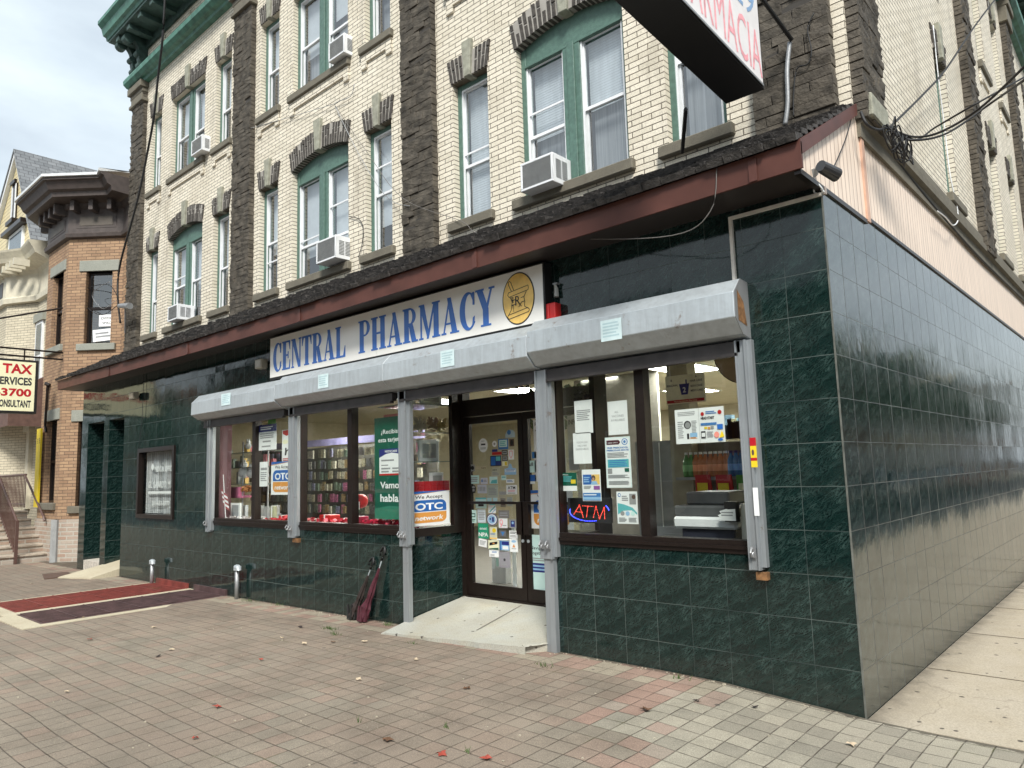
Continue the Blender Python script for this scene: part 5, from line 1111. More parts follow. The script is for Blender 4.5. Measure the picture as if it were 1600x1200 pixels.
st(D2,508,850,548,970,mat('smoke4',(.14,.22,.19),.5),'torn greenish film beside the grey lilac sheet',[])
# right leaf and beyond
def st2(x0, y0, x1, y1, m, label, items=(), **k): return poster(x0,y0,x1,y1,YD,m,label,items,**k)
st2(825,835,856,926,m_mint,'tall mint poster reading Navigating Together low on the right door leaf',[('t','Navigating',.1,.74,.06,m_ink,1.1,.012,'l'),('t','Together',.1,.65,.06,m_ink,.85,.012,'l'),('l',2,.1,.9,.53,.60,m_grey),('r',0,.34,1,.50,m_navy),('l',2,.1,.9,.36,.48,m_lblue)])
st2(833,656,848,752,P_,'tall white notice beginning PS beside the steel post',[('t','PS',.2,.90,.055,m_ink,.6,.02,'l'),('l',1,.2,.9,.8,.84,m_greyink)])
st2(866,648,885,738,mat('greypaper',(.5,.51,.5),.7),'grey opening hours sheet seen through the right window',[('t','10AM-7',.5,.42,.04,m_ink,.8,.01),('l',9,.1,.9,.05,.38,m_greyink)])
st2(886,650,905,735,mat('greypaper2',(.36,.37,.36),.7),'grey sheet headed INFO behind the white notices',[('t','INFO',.1,.84,.09,m_ink,.9,.02,'l')])
st2(866,715,876,760,mat('leafcard',(.45,.6,.2),.6),'narrow green and blue card behind the steel post',[('r',0,.75,1,1,m_teal)])
for (x0,y0,x1,y1,m,l) in ((822,720,838,738,m_mint,'small Pull card upper on the right leaf'),(826,742,838,752,m_otcb,'small blue square card on the right leaf'),(831,706,838,716,m_mid,'tiny blue patch on the right leaf above the cards'),(824,752,836,756,P_,'white slip under the blue square card')):
    st2(x0,y0,x1,y1,m,l,[('t','Pull',.4,.55,.3,m_ink,.6,.02)] if 'Pull' in l else [],name='door_sticker',cat='sticker')
# labels on the shutter housings
for (x0,y0,x1,y1,lab) in ((346,616,360,632,'far left'),(497,586,513,605,'second from left'),(688,549,710,571,'third from left, above the door'),(938,502,972,529,'rightmost')):
    poster(x0,y0,x1,y1,-.2535,mat('tealpaper',(.6,.74,.76),.6),'pale company sticker on the shutter housing, %s'%lab,[('l',5,.1,.9,.15,.9,mat('faintteal',(.42,.58,.62),.6))],name='shutter_sticker',cat='sticker')
poster(1171,684,1184,730,-.087,m_yel,'yellow and red warning sticker on the right shutter guide',[('r',0,.72,1,1,m_signred),('r',0,.22,1,.32,m_signred),('e',.4,.5,.2,.1,m_brown)],name='warning_sticker',cat='sticker')
poster(1176,762,1187,806,-.087,P_,'white peeling label on the right shutter guide',[],name='warning_sticker',cat='sticker')
# office window lettering
OW = Fr((0,.052,0),(1,0,0),(0,-1,0))
OL = thing('window_lettering', 'white painted MEDICAL OFFICE lettering on the small left window', 'lettering', (-11.3,.05,1.6))
for s, u, z, h, wd in (('MEDICAL OFFICE',-11.55,1.88,.09,.76),('GIL GAJARDO, M.D.',-11.80,1.60,.12,1.05),('201-653-8777',-11.62,1.30,.08,.72)):
    text(s, OW, u, z, h, P_, OL, 'lettering', width=wd, bold=.02, d=.002)
q = MB(); OW.box(q,-11.8,-10.75,.001,.002,1.50,1.54); OW.poly(q,[(-11.70,1.96),(-11.63,2.03),(-11.56,1.96),(-11.63,1.89)],.001,.002); q.build('emblem', P_, OL)

# ================= INSIDE THE SHOP =================
random.seed(21)
# printer on the counter behind the right pane
PR = thing('office_printer', 'large white and grey office copier behind the right pane', 'printer', (-1.25,.6,1.1))
q = MB(); q.box(-1.56,-.98,.36,.95,1.17,1.27); q.build('body', m_vinyl, PR, bevel=.02); q = MB(); q.box(-1.56,-.98,.38,.95,1.27,1.36); q.box(-1.5,-1.1,.5,.9,1.36,1.47); q.build('lid', mat('printergrey', (.1,.105,.11), .4), PR, bevel=.015)
q = MB(); q.box(-1.5,-1.02,.4,.95,.9,1.17); q.build('paper_drawer', mat('printerdark', (.03,.033,.05), .4), PR, bevel=.01)
q = MB(); q.box(-1.05,-.95,.30,.36,1.24,1.40); q.build('control_panel', m_black, PR)
q = MB(); q.box(-2.5,-.2,.30,1.05,.85,.9); tag(q.build('counter', m_grey), 'grey counter shelf behind the right shop window', 'counter')
poster(1121,795,1150,814,.3,P_,'torn white handwritten note standing on the copier',[('l',2,.2,.9,.35,.8,m_greyink)],shape=[(0,0),(1,0),(1,1),(.6,.95),(.5,1),(.1,.8),(.2,.6),(0,.45),(.15,.2)])
q = MB(); q.tube([(-.80,.42,1.0),(-.80,.42,1.38)],[.16,.15],20); q.build; tag(q.build('plastic_tub', mat('clearplastic', (.5,.48,.42), .3)), 'translucent beige tub at the right end of the right window', 'tub')
x, z = at(1040,690,1.9); x2, z2 = at(1062,770,1.9)
q = MB(); xa, za = at(1042,600,1.7); xb, zb = at(1074,600,1.7); q.box(xa,xb,1.7,1.9,.24,2.95); tag(q.build('column', mat('column', (.38,.35,.27), .8)), 'beige square column inside behind the right pane', 'column')
q = MB(); xa, za = at(1010,690,2.0); xb, zb = at(1050,690,2.0); q.box(xa-.15,xb,2.0,2.4,.24,za); o = q.build('locker', mat('locker', (.24,.25,.27), .5)); tag(o, 'grey steel cabinet inside behind the right pane', 'cabinet')
q = MB(); q.box((xa+xb)/2-.004,(xa+xb)/2+.004,1.99,2.0,.3,za-.02); q.build('door_gap', m_vinyl, o)
def shelfunit(x0, x1, y0, y1, levels, label, m=None, back=True):
    t = thing('display_shelf', label, 'shelf', ((x0+x1)/2,(y0+y1)/2,.24)); m = m or m_shade2
    for z in levels: q = MB(); q.box(x0,x1,y0,y1,z-.03,z); q.build('shelf', m, t)
    if back: q = MB(); q.box(x0,x1,y1,y1+.02,.24,levels[-1]+.35); q.build('back_panel', mat('pegboard', (.2,.19,.16), .7), t)
    return t
sx_, sz_ = at(1056,746,1.5); sx2, _ = at(1176,745,1.5)
shelfunit(sx_, sx2+.35, 1.5, 1.85, [.7, 1.0, sz_], 'metal shelf of drink bottles inside the right window')
cols = [((.5,.16,.05),'orange'),((.5,.16,.05),'orange'),((.55,.25,.12),'orange'),((.04,.16,.45),'blue'),((.3,.06,.3),'purple')]
def bottle_mesh(m):
    q = MB(); q.tube([(0,0,0),(0,0,.02),(0,0,.16),(0,0,.20),(0,0,.225),(0,0,.24)],[.026,.033,.033,.02,.012,.012],12); me = q.build('tmp', m, None, smooth=True); return me
def capm(m): q = MB(); q.tube([(0,0,.24),(0,0,.265)],.015,10); return q.build('tmp', m)
kinds = []
for c, n in (((.55,.2,.08),'orange'),((.05,.2,.5),'blue'),((.35,.08,.3),'purple'),((.1,.3,.1),'green')):
    b_ = bottle_mesh(mat('bottle'+n, c, .2, 0, .1)); c_ = capm(m_vinyl if n != 'blue' else m_navy); l_ = MB(); l_.tube([(0,0,.06),(0,0,.13)],.0338,12,cap=False); l_ = l_.build('tmp', mat('blabel'+n, tuple(min(1,v*1.6+.1) for v in c), .5)); kinds.append((b_, c_, l_, n))
nb = 17
for k in range(nb):
    for row in range(2):
        n = 3 if k < 2 else 0 if k < 9 else 1 if k < 12 else 2; b_, c_, l_, nm = kinds[n]
        r = bpy.data.objects.new('bottle', b_.data); C.objects.link(r); r.location = (sx_+.10+k*(sx2-sx_+.1)/nb, 1.56+row*.1, sz_); r.scale = (1.2,1.2,.95)
        tag(r, '%s bottle in the row on the shelf in the right window' % nm, 'bottle', 'bottles on the right window shelf, %s' % nm)
        for ch, cn in ((c_,'cap'),(l_,'label')): d = bpy.data.objects.new(cn, ch.data); C.objects.link(d); d.parent = r
for b_, c_, l_, n in kinds:
    for o in (b_, c_, l_): bpy.data.objects.remove(o)
for (px, py, c, lab) in ((1088,742,m_signred,'left red bag hanging under the bottle shelf'),(1120,742,m_signred,'middle red and yellow bag hanging under the bottle shelf'),(1152,742,mat('baggreen',(.06,.3,.04),.5),'green bag hanging under the bottle shelf')):
    x, z = at(px, py, 1.48); q = MB(); q.prism([(x-.0,1.46,z-.22),(x+.17,1.46,z-.22),(x+.165,1.44,z-.0),(x+.005,1.44,z-.0)],[(x,1.49,z-.22),(x+.17,1.49,z-.22),(x+.165,1.46,z),(x+.005,1.46,z)])
    o = q.build('snack_bag', c); tag(o, lab, 'bag', 'bags under the bottle shelf'); q = MB(); q.box(x+.03,x+.14,1.428,1.438,z-.17,z-.08); q.build('print_block', m_yel if 'red' in lab else m_pale, o)
random.seed(52)
for k in range(40):
    lv = 1.0 if k % 2 else .7; x = random.uniform(sx_-.1, sx2+.3); w_ = random.uniform(.05,.12); h_ = random.uniform(.08,.22); y = random.uniform(1.5,1.7); q = MB(); q.box(x,x+w_,y,y+.07,lv,lv+h_)
    tag(q.build('goods_box', random.choice([m_signred,m_otcb,m_yel,m_teal,m_purple,m_paper,m_dgreen,m_otco,m_lblue])), 'small coloured goods box on the low shelves behind the copier', 'box', 'goods boxes on the low shelves in the right window')
for k in range(22):
    px_ = 1078+k*5.2; x, z = at(px_, 640+random.uniform(-6,6), 3.0); w_ = random.uniform(.08,.14); q = MB(); q.box(x,x+w_,3.0,3.1,2.0,2.0+random.uniform(.15,.3))
    tag(q.build('carton', random.choice([m_paper,m_pale,m_shade,m_grey,m_lblue])), 'pale carton on the high shelf at the back right', 'carton', 'cartons on the high shelf at the back right')
q = MB(); q.box(-3.4,-.4,2.98,3.2,1.97,1.998); tag(q.build('high_shelf', mat('shelfcream',(.5,.46,.33),.6)), 'cream high shelf at the back right of the shop', 'shelf')
q = MB(); q.box(-2.2,-.6,.97,1.15,1.02,1.06); q.box(-2.2,-.6,1.0,1.02,1.06,1.12); tag(q.build('wire_tray', m_galvd), 'grey metal tray behind the copier', 'tray')
# aisle sign
x0_, z0_ = at(1040,592,1.5); x1_, z1_ = at(1103,627,1.5)
AS = thing('aisle_sign', 'cream hanging aisle sign with a blue mortar and the number 2', 'sign', ((x0_+x1_)/2,1.5,z1_)); AF = Fr((0,1.49,0),(1,0,0),(0,-1,0))
q = MB(); q.box(x0_,x1_,1.49,1.51,z1_,z0_+.02); q.build('board', mat('boardcream',(.85,.80,.62),.6), AS); ww = x1_-x0_; hh = z0_+.02-z1_
q = MB(); AF.box(q,x0_+.01,x1_-.01,.0,.003,z1_+.01,z1_+.04); q.build('red_band', m_signred, AS)
q = MB(); AF.poly(q,[(x0_+.36*ww,z1_+.68*hh),(x0_+.62*ww,z1_+.68*hh),(x0_+.57*ww,z1_+.30*hh),(x0_+.41*ww,z1_+.30*hh)],0,.003); AF.box(q,x0_+.53*ww,x0_+.56*ww,.0,.003,z1_+.68*hh,z1_+.82*hh); q.build('mortar', m_navy, AS)
text('2',AF,x0_+.49*ww,z1_+.38*hh,.055,m_paper,AS,d=.004,align='c',bold=.02)
for s,u,z in (('B',.16,.80),('SEASONAL',.18,.62),('A',.80,.86),('HAIR CARE',.80,.72),('SKIN CARE',.80,.54),("MEN'S CARE",.80,.38)): text(s,AF,x0_+u*ww,z1_+z*hh,.022,m_ink,AS,d=.001,align='c',bold=.02,width=(.30*ww if len(s)>1 else None))
text('Your Hometown Pharmacy',AF,(x0_+x1_)/2,z1_+.017,.016,m_pale,AS,d=.004,align='c',width=.6*ww)
for k in (.12,.85): q = MB(); q.tube([(x0_+k*ww,1.5,z0_+.02),(x0_+k*ww,1.5,2.95)],.003,5); q.build('chain', m_vinyl, AS)
c0 = at(1168,556,.9); q = MB(); q.tube([(c0[0]-.02,.9,c0[1]+.06),(c0[0]-.02,.93,c0[1]+.06)],.30,40); o = q.build('round_board', mat('tan', (.45,.33,.2), .4)); tag(o, 'large tan disc hanging inside at the top right of the window', 'disc')
q = MB(); q.tube([(c0[0]-.02,.905,c0[1]+.06),(c0[0]-.02,.925,c0[1]+.06)],.308,40); q.build('rim', m_brown, o)
# shelves at the back right with pale boxes
t = shelfunit(-3.4,-.4,4.2,4.5,[1.0,1.35,1.7,2.0],'pale wall shelves of cartons at the back right', mat('shelfcream',(.5,.46,.33),.6))
for lv in (1.0,1.35,1.7,2.0):
    x = -3.35
    while x < -.5:
        w_ = random.uniform(.06,.16); h_ = random.uniform(.12,.28)
        if random.random() < .85: q = MB(); q.box(x,x+w_-.01,4.22,4.4,lv,lv+h_); q.build('carton', random.choice([m_paper,m_shade,m_pale,m_grey,m_lblue,mat('cream2',(.6,.56,.42),.6)]), t)
        x += w_
# hanging packets behind the left windows
var = []
for i, c in enumerate([(.18,.17,.12),(.3,.28,.2),(.1,.1,.1),(.35,.12,.2),(.12,.16,.12),(.4,.38,.3),(.28,.2,.1),(.2,.2,.28)]):
    q = MB(); q.box(-.045,.045,-.01,.02,0,.15); var.append(q.build('tmp', mat('packet%d'%i, c, .35, 0, .5, 40)).data)
    bpy.data.objects.remove(bpy.data.objects['tmp'])
GR = shelfunit(-12.6,-7.0,2.2,2.6,[.6,.9],'long pegboard display behind the left shop windows', m_shade2)
q = MB(); q.box(-12.6,-7.0,2.58,2.62,.24,2.25); q.build('pegboard', mat('pegboard2', (.1,.095,.08), .7), GR)
q = MB(); q.box(-12.6,-7.0,2.3,2.33,2.26,2.38); q.build('header', mat('header',(.3,.28,.5),.6), GR)
for rw in range(6):
    for k in range(48):
        x = -12.5+k*.113+random.uniform(-.01,.01); o = bpy.data.objects.new('hanging_packet', random.choice(var)); C.objects.link(o); o.location = (x, 2.42+random.uniform(-.05,.05), 1.05+rw*.2+random.uniform(-.01,.01)); o.scale = (random.uniform(.7,1.1),1,random.uniform(.8,1.05))
        tag(o, 'small packet hanging in the rows behind the left shop windows', 'packet', 'packets on the pegboard behind the left windows')
q = MB(); q.box(-5.58,-5.5,.6,.68,1.0,2.4); q.box(-5.75,-5.42,.55,.72,2.30,2.46); tag(q.build('pink_stand', m_pink), 'pink painted post with a square head inside the left middle window', 'stand')
q = MB(); q.box(-9.3,-4.75,.12,1.0,1.04,1.085); tag(q.build('window_ledge', mat('ledge',(.25,.2,.18),.6)), 'display ledge inside the left shop windows', 'ledge')
# red garland and gifts on the ledge
random.seed(9)
def gift(x, y, w_, d_, h_, m, label, rib=m_paper):
    t = thing('gift_box', label, 'gift box', (x,y,1.085)); q = MB(); q.box(x-w_/2,x+w_/2,y-d_/2,y+d_/2,1.085,1.085+h_); q.build('box', m, t, bevel=.004)
    q = MB(); q.box(x-.012,x+.012,y-d_/2-.003,y+d_/2+.003,1.086,1.088+h_); q.build('ribbon', rib, t)
gift(-6.58,.30,.24,.16,.12,m_red,'red gift box at the left end of the middle window'); gift(-6.25,.36,.16,.14,.08,m_signred,'low red gift box beside the plush ball'); gift(-5.95,.3,.2,.16,.11,mat('crimson',(.45,.03,.09),.4),'crimson gift box by the middle window bar')
gift(-7.75,.35,.16,.12,.09,m_red,'small red gift box in the far left window'); gift(-7.35,.3,.2,.12,.12,m_signred,'red gift box near the guide post in the far left window'); gift(-7.95,.28,.09,.06,.22,mat('olive',(.3,.32,.2),.6),'olive upright carton by the far left window bar')
def tuft(name, x0, x1, y0, y1, z, m, n, label, sz=.03):
    q = MB()
    for k in range(n):
        c_ = Vector((random.uniform(x0,x1), random.uniform(y0,y1), z+random.uniform(0,.07))); a_ = Vector((random.uniform(-1,1),random.uniform(-1,1),random.uniform(-1,1)))*sz; b_ = Vector((random.uniform(-1,1),random.uniform(-1,1),random.uniform(-1,1)))*sz
        q.quad(c_-a_, c_-b_, c_+a_, c_+b_)
    return tag(q.build(name, m), label, 'garland')
tuft('tinsel_garland',-5.65,-4.75,.12,.40,1.09,mat('tinsel',(.5,.02,.06),.3,.2),520,'red tinsel garland under the green poster')
tuft('tinsel_garland',-6.8,-5.82,.14,.4,1.08,mat('tinsel2',(.42,.01,.03),.3,.2),260,'red tinsel garland in the left pane of the middle window')
tuft('tinsel_garland',-8.0,-7.1,.14,.4,1.07,mat('tinsel3',(.45,.02,.03),.3,.2),260,'red tinsel garland in the far left window')
tuft('tissue_paper',-9.2,-8.1,.15,.4,1.07,mat('tissue',(.6,.55,.55),.6),170,'white tissue paper on the far left ledge')
def ball(x, y, z, r, m, label, name='plush_ball', cat='plush'):
    q = MB(); n = 10; q.tube([(x,y,z+r*math.sin(math.pi*(k/n-.5))) for k in range(n+1)],[max(.002,r*math.cos(math.pi*(k/n-.5))) for k in range(n+1)],16); return tag(q.build(name, m, smooth=True), label, cat)
ball(-5.98,.36,1.38,.09,m_red,'red plush heart ball in the middle window')
q = MB(); q.box(-5.97,-5.86,.24,.25,1.28,1.38); tag(q.build('gift_card', m_paper), 'small white card on the red plush ball', 'card')
q = MB(); q.prism([(-5.62,.3,1.09),(-5.36,.3,1.09),(-5.45,.3,1.56),(-5.58,.3,1.56)],[(-5.62,.34,1.09),(-5.36,.34,1.09),(-5.45,.42,1.56),(-5.58,.42,1.56)]); tag(q.build('white_easel_card', m_shade), 'tall white leaning card beside the green poster', 'card')
fx = at(368,790,.3)[0]; PF = thing('picture_frame', 'white framed picture standing in the far left window', 'picture frame', (fx,.3,1.085))
q = MB(); q.box(fx-.15,fx+.15,.30,.32,1.09,1.34); q.build('frame', m_paper, PF); q = MB(); q.box(fx-.1,fx+.1,.295,.30,1.12,1.31); q.build('photo', m_shade2, PF)
bx, bz = at(367,775,.5); q = MB(); q.box(bx-.25,bx+.22,.5,.8,bz-.03,bz); q.box(bx-.14,bx+.12,.5,.6,bz,bz+.14); tag(q.build('pink_bag', mat('pink2',(.65,.2,.35),.5)), 'pink bag on a small stand in the far left window', 'bag')
def pt(px, py, Y): a_ = at(px, py, Y); return (a_[0], Y, a_[1])
for ((x, y, z), r, lab) in ((pt(388,697,.6),.05,'white plush toy highest in the far left window'),(pt(381,738,.6),.09,'white plush bear in the middle of the far left window'),(pt(392,740,.6),.07,'white plush toy next to the bar of the far left window')):
    t = thing('plush_toy', lab, 'plush toy', (x,y,z)); q = MB(); n = 8
    for (dz, rr) in ((0,r),(r*1.3,r*.62)): q.tube([(x,y,z+dz+rr*math.sin(math.pi*(k/n-.5))) for k in range(n+1)],[max(.002,rr*math.cos(math.pi*(k/n-.5))) for k in range(n+1)],12)
    q.build('body', m_shade, t, smooth=True); q = MB(); q.tube([(x-.03,y,z+r*1.8),(x-.035,y,z+r*2.2)],.015,6); q.tube([(x+.03,y,z+r*1.8),(x+.035,y,z+r*2.2)],.015,6); q.build('ears', m_shade, t)
t = thing('glass_shelf_tower', 'glass shelf tower of ornaments inside the left shop window', 'shelf', (-8.5,.7,1.09)); q = MB()
for z in (1.62,1.88,2.12): q.box(-10.2,-8.6,.55,.85,z,z+.01)
q.build('glass_shelf', mat('shelfglass',(.2,.24,.22),.1), t); q = MB()
for x in (-10.2,-9.4,-8.62): q.box(x,x+.02,.55,.57,1.09,2.3)
q.build('upright', m_galvd, t)
random.seed(15)
for k in range(34):
    x = random.uniform(-10.3,-8.7); z = random.choice([1.09,1.63,1.89,2.13]); w_ = random.uniform(.04,.12); h_ = random.uniform(.06,.2); q = MB(); y = random.uniform(.62,.78); q.box(x,x+w_,y,y+.06,z,z+h_)
    tag(q.build('trinket_box', random.choice([m_shade, m_grey, m_pink, mat('packet1',(.3,.28,.2)), m_brown, mat('packet4',(.12,.16,.12)), m_gold])), 'small trinket standing on the glass shelves of the far left window', 'trinket', 'trinkets on the glass shelves of the far left window')
fx_, fz_ = at(386,762,.5); tuft('dried_flowers', fx_-.12, fx_+.12, .45, .55, fz_-.05, mat('flowerorange',(.4,.16,.05),.7), 90, 'orange dried flowers in the far left window', .03)
# flag in the corner
FG = thing('flag', 'small faded red and white striped flag in the far left window', 'flag', (-9.2,.16,1.1)); q = MB(); q.tube([(-9.10,.14,1.12),(-9.2,.14,1.78)],.006,6); q.build('stick', m_shade, FG)
for k in range(7):
    q = MB(); z = 1.32+k*.035; P = []
    for j in range(6): P.append((-9.13-.012*k+.035*j-.04, .135+.012*math.sin(j*1.6), z-.02*j*(.9)))
    for j in range(5): q.quad(P[j],P[j+1],(P[j+1][0]-.008,P[j+1][1],P[j+1][2]+.035),(P[j][0]-.008,P[j][1],P[j][2]+.035))
    q.build('stripe', mat('flagred',(.3,.06,.07),.7) if k % 2 == 0 else m_shade, FG)
# shelf tower seen through the side glass
DS = thing('ornament_cabinet', 'glass shelf cabinet of frames and figures beside the door', 'cabinet', (-5.0,.5,1.1))
for z in (1.47,1.83,2.17,2.50): q = MB(); q.box(-5.35,-4.76,.15,.80,z,z+.012); q.build('glass_shelf', mat('shelfglass',(.2,.24,.22),.1), DS)
for y in (.15,.79): q = MB(); q.box(-4.78,-4.76,y,y+.012,1.1,2.86); q.build('upright', m_shade, DS)
def obj_on(x, y, z, w_, d_, h_, m, name, label, cat, extra=None):
    t = thing(name, label, cat, (x,y,z)); q = MB(); q.box(x-w_/2,x+w_/2,y-d_/2,y+d_/2,z+.013,z+h_); q.build('body', m, t, bevel=.004)
    if extra: q = MB(); q.box(x+w_/2,x+w_/2+.003,y-d_*.35,y+d_*.35,z+h_*.2,z+h_*.85); q.build('picture', extra, t)
obj_on(-4.85,.55,2.50,.03,.34,.26,m_paper,'picture_frame','white framed picture on the top glass shelf','picture frame',m_shade2); obj_on(-4.85,.24,2.50,.02,.12,.12,m_paper,'price_card','small white card on the top glass shelf','card')
obj_on(-4.85,.5,1.83,.04,.3,.26,m_shade,'mirror_frame','silver framed mirror on the middle glass shelf','picture frame',m_grey); obj_on(-4.85,.62,1.47,.04,.2,.24,m_shade,'silver_box','silver box on the lowest glass shelf','box',m_grey)
for k in range(6): obj_on(-4.80,.2+k*.09,1.83,.04,.07,.12,m_red,'red_candle_box','red box in the row on the middle glass shelf','box') if 0 else None
for k in range(6):
    x, y, z = -4.82,.2+k*.1,1.70; q = MB(); q.box(x-.02,x+.02,y,y+.085,z-.21+.0,z-.09); o = q.build('red_carton', m_signred); tag(o, 'red carton in the row on the lowest glass shelf', 'carton', 'red cartons on the glass shelf')
random.seed(4)
for (y, lab) in ((.42,'pale coral figurine on the glass shelf beside the door'),(.62,'brown coral figurine on the glass shelf beside the door'),(.75,'gold figurine at the back of the glass shelf')):
    t = thing('figurine', lab, 'figurine', (-4.9,y,2.18)); q = MB()
    for k in range(26): a_ = random.random()*6.28; q.tube([(-4.9,y,2.19+random.random()*.1),(-4.9+.07*math.cos(a_),y+.07*math.sin(a_),2.22+random.random()*.16)],[.02,.012],5)
    q.build('body', mat('coral'+lab[:4], (.5,.42,.33) if 'pale' in lab else (.3,.2,.13) if 'brown' in lab else (.4,.3,.12), .6), t)
# inside the door: dark post, pale wall, floor stand
q = MB(); q.box(-4.55,-3.2,3.0,3.05,.24,2.95); q.build; tag(q.build('partition', mat('partition',(.33,.31,.27),.7)), 'pale partition wall inside behind the door', 'partition')
q = MB(); q.box(-5.2,-4.95,1.9,2.0,.24,.8); q.tube([(-4.25,1.3,.24),(-4.25,1.3,1.1)],.025,8); q.tube([(-4.25,1.3,.24),(-4.25,1.3,.27)],.2,16); tag(q.build('floor_stand', m_vinyl), 'white pole stand on a round base inside the door', 'stand')
PLT = thing('potted_plant', 'green trailing plant inside at the top of the door', 'plant', (-3.9,1.7,2.2)); q = MB()
for k in range(160):
    c_ = Vector((random.uniform(-4.3,-3.3),1.7+random.uniform(-.15,.15),2.45+random.uniform(-.3,.25))); q.quad(c_,c_+Vector((.05,.0,.02)),c_+Vector((.09,.02,-.03)),c_+Vector((.04,.01,-.05)))
q.build('leaves', mat('leaf',(.05,.1,.02),.5), PLT); q = MB(); q.tube([(-3.85,1.7,2.1),(-3.85,1.7,2.25)],[.08,.1],12); q.build('pot', m_brown, PLT)

# ================= LEFT NEIGHBOURS =================
def inter(px, py, fr):
    d = ray(px, py); t = (fr.o-CAM).dot(fr.n)/d.dot(fr.n); p = CAM+d*t; return (p-fr.o).dot(fr.u), p.z
N1 = thing('brick_bay_house', 'orange brick bay fronted house with a dark brown cornice left of the shop', 'house', (-17.5,1,0))
PA, PB, PC, PD, PE = Vector((-19.6,1.0,0)), Vector((-18.5,.15,0)), Vector((-17.0,.15,0)), Vector((-16.0,1.0,0)), Vector((-15.44,1.0,0))
def seg(a, b):
    u = (b-a); l = u.length; u = u/l; return Fr(a, u, (u.y, -u.x, 0)), l
FA, la = seg(PA, PB); FB, lb = seg(PB, PC); FC, lc = seg(PC, PD); FD, ld = seg(PD, PE)
wc2 = (inter(135,428,FC)[0], inter(176,428,FC)[0], inter(150,537,FC)[1], inter(150,424,FC)[1])
wb2 = (lb*.28, lb*.80, 4.95, 6.72)
wc1 = (inter(122,640,FC)[0]+.02, .95, 1.22, 3.12); wb1 = (lb*.30, lb*.80, 1.30, 3.20)
q = MB(); wall(q, FA, 0, la, .93, 7.5, []); wall(q, FB, 0, lb, .93, 7.5, [wb1, wb2], .2); wall(q, FC, 0, lc, .93, 7.5, [wc1, wc2], .2); wall(q, FD, 0, ld+.1, .93, 7.5, [])
q.quad(FA.p(0,0,7.5),FB.p(0,0,7.5),FC.p(0,0,7.5),FD.p(0,0,7.5),(-15.4,3,7.5),(-19.6,3,7.5)); q.quad((-19.6,1,0),(-19.6,4,0),(-19.6,4,7.4),(-19.6,1,7.4)); q.build('wall', 'orange', N1)
q = MB()
for fr, l in ((FA,la),(FB,lb),(FC,lc),(FD,ld)): fr.box(q, -.02, l+.02, -.1, .035, -.05, .93)
q.build('stone_base', 'rubble', N1); q = MB(); q.tube([(-17.0,.12,0),(-17.0,.12,.93)],.09,8); q.build('corner_post', m_grey, N1)
def nwin(fr, w_, lin=True, dbl=False, m=m_bronze):
    a, b, c, d = w_; q = MB()
    for (x0,x1,z0,z1) in ((a,a+.05,c,d),(b-.05,b,c,d),(a+.05,b-.05,d-.05,d),(a+.05,b-.05,c,c+.05),(a+.05,b-.05,(c+d)/2-.03,(c+d)/2+.03)): fr.box(q,x0,x1,-.17,-.11,z0,z1)
    o = q.build('window', m, N1 if lin else None); q = MB(); q.quad(fr.p(a,-.15,c),fr.p(b,-.15,c),fr.p(b,-.15,d),fr.p(a,-.15,d)); q.build('pane', 'winglass', o)
    q = MB(); fr.box(q,a,b,-.6,-.55,c,d); q.build('room', m_room, o)
    if lin:
        q = MB(); fr.box(q,a-.16,b+.16,-.12,.03,d,d+.26); q.build('lintel', 'grey_stone', o, bevel=.01); q = MB(); fr.box(q,a-.14,b+.14,-.12,.07,c-.16,c-.001); q.build('sill', 'sandstone' if c < 2 else 'grey_stone', o, bevel=.01)
    return o
for fr, w_ in ((FB,wb1),(FB,wb2),(FC,wc1),(FC,wc2)): nwin(fr, w_)
# frieze and cornice running round the bay
OUT = [(PA,(-.6,-.8)),(PB,(-.41,-.91)),(PC,(.41,-.91)),(PD,(.36,-.93)),(PE,(0,-1))]
def ring(prof, m, name, parent, pts=OUT):
    q = MB(); R_ = [[(p.x+n[0]*d/ max(.75,math.hypot(*n)), p.y+n[1]*d, z) for d, z in prof] for p, n in pts]
    for a, b in zip(R_, R_[1:]):
        for k in range(len(prof)-1): q.quad(a[k], b[k], b[k+1], a[k+1])
    for e_, (p, n) in ((R_[-1], pts[-1]), (R_[0], pts[0])): q.quad(*e_, (p.x, p.y, prof[-1][1]))
    return q.build(name, m, parent)
ring([(0,7.42),(.10,7.44),(.12,7.52),(.05,7.56),(.04,8.12),(.10,8.16),(.14,8.24)], m_bcorn, 'frieze', N1)
ring([(0,8.26),(.50,8.28),(.52,8.38),(.60,8.42),(.68,8.58),(.74,8.60),(.74,8.66)], m_bcorn, 'cornice', N1); ring([(.745,8.655),(.79,8.66),(.79,8.72),(-.5,8.84)], m_cornmet, 'cornice_cap', N1)
for fr, l in ((FA,la),(FB,lb),(FC,lc)):
    n = max(2, int(l/.36))
    for k in range(n): u = l*(k+.5)/n; q = MB(); fr.poly(q, [(u-.05,8.02),(u+.05,8.02),(u+.05,8.26),(u-.05,8.26)], .04, .30); q.build('bracket', m_bcorn, N1)
    q = MB(); fr.poly(q, [(.18,7.66),(l-.18,7.66),(l-.18,8.0),(.18,8.0)], .04, .052); po = q.build('panel', m_bcorn, N1); q = MB(); fr.box(q,.26,l-.26,.052,.06,7.72,7.94); q.build('inset', mat('panelbrown', (.1,.085,.07), .6), po)
q = MB(); q.tube([FB.p(.55,.05,4.05),FB.p(.52,.05,3.5),FB.p(.50,.05,3.1),FB.p(.6,.05,2.95)],.03,6); q.tube([FB.p(.55,.06,4.05),FB.p(.55,.03,4.1)],.08,8); q.build('downpipe', m_bronze, N1)
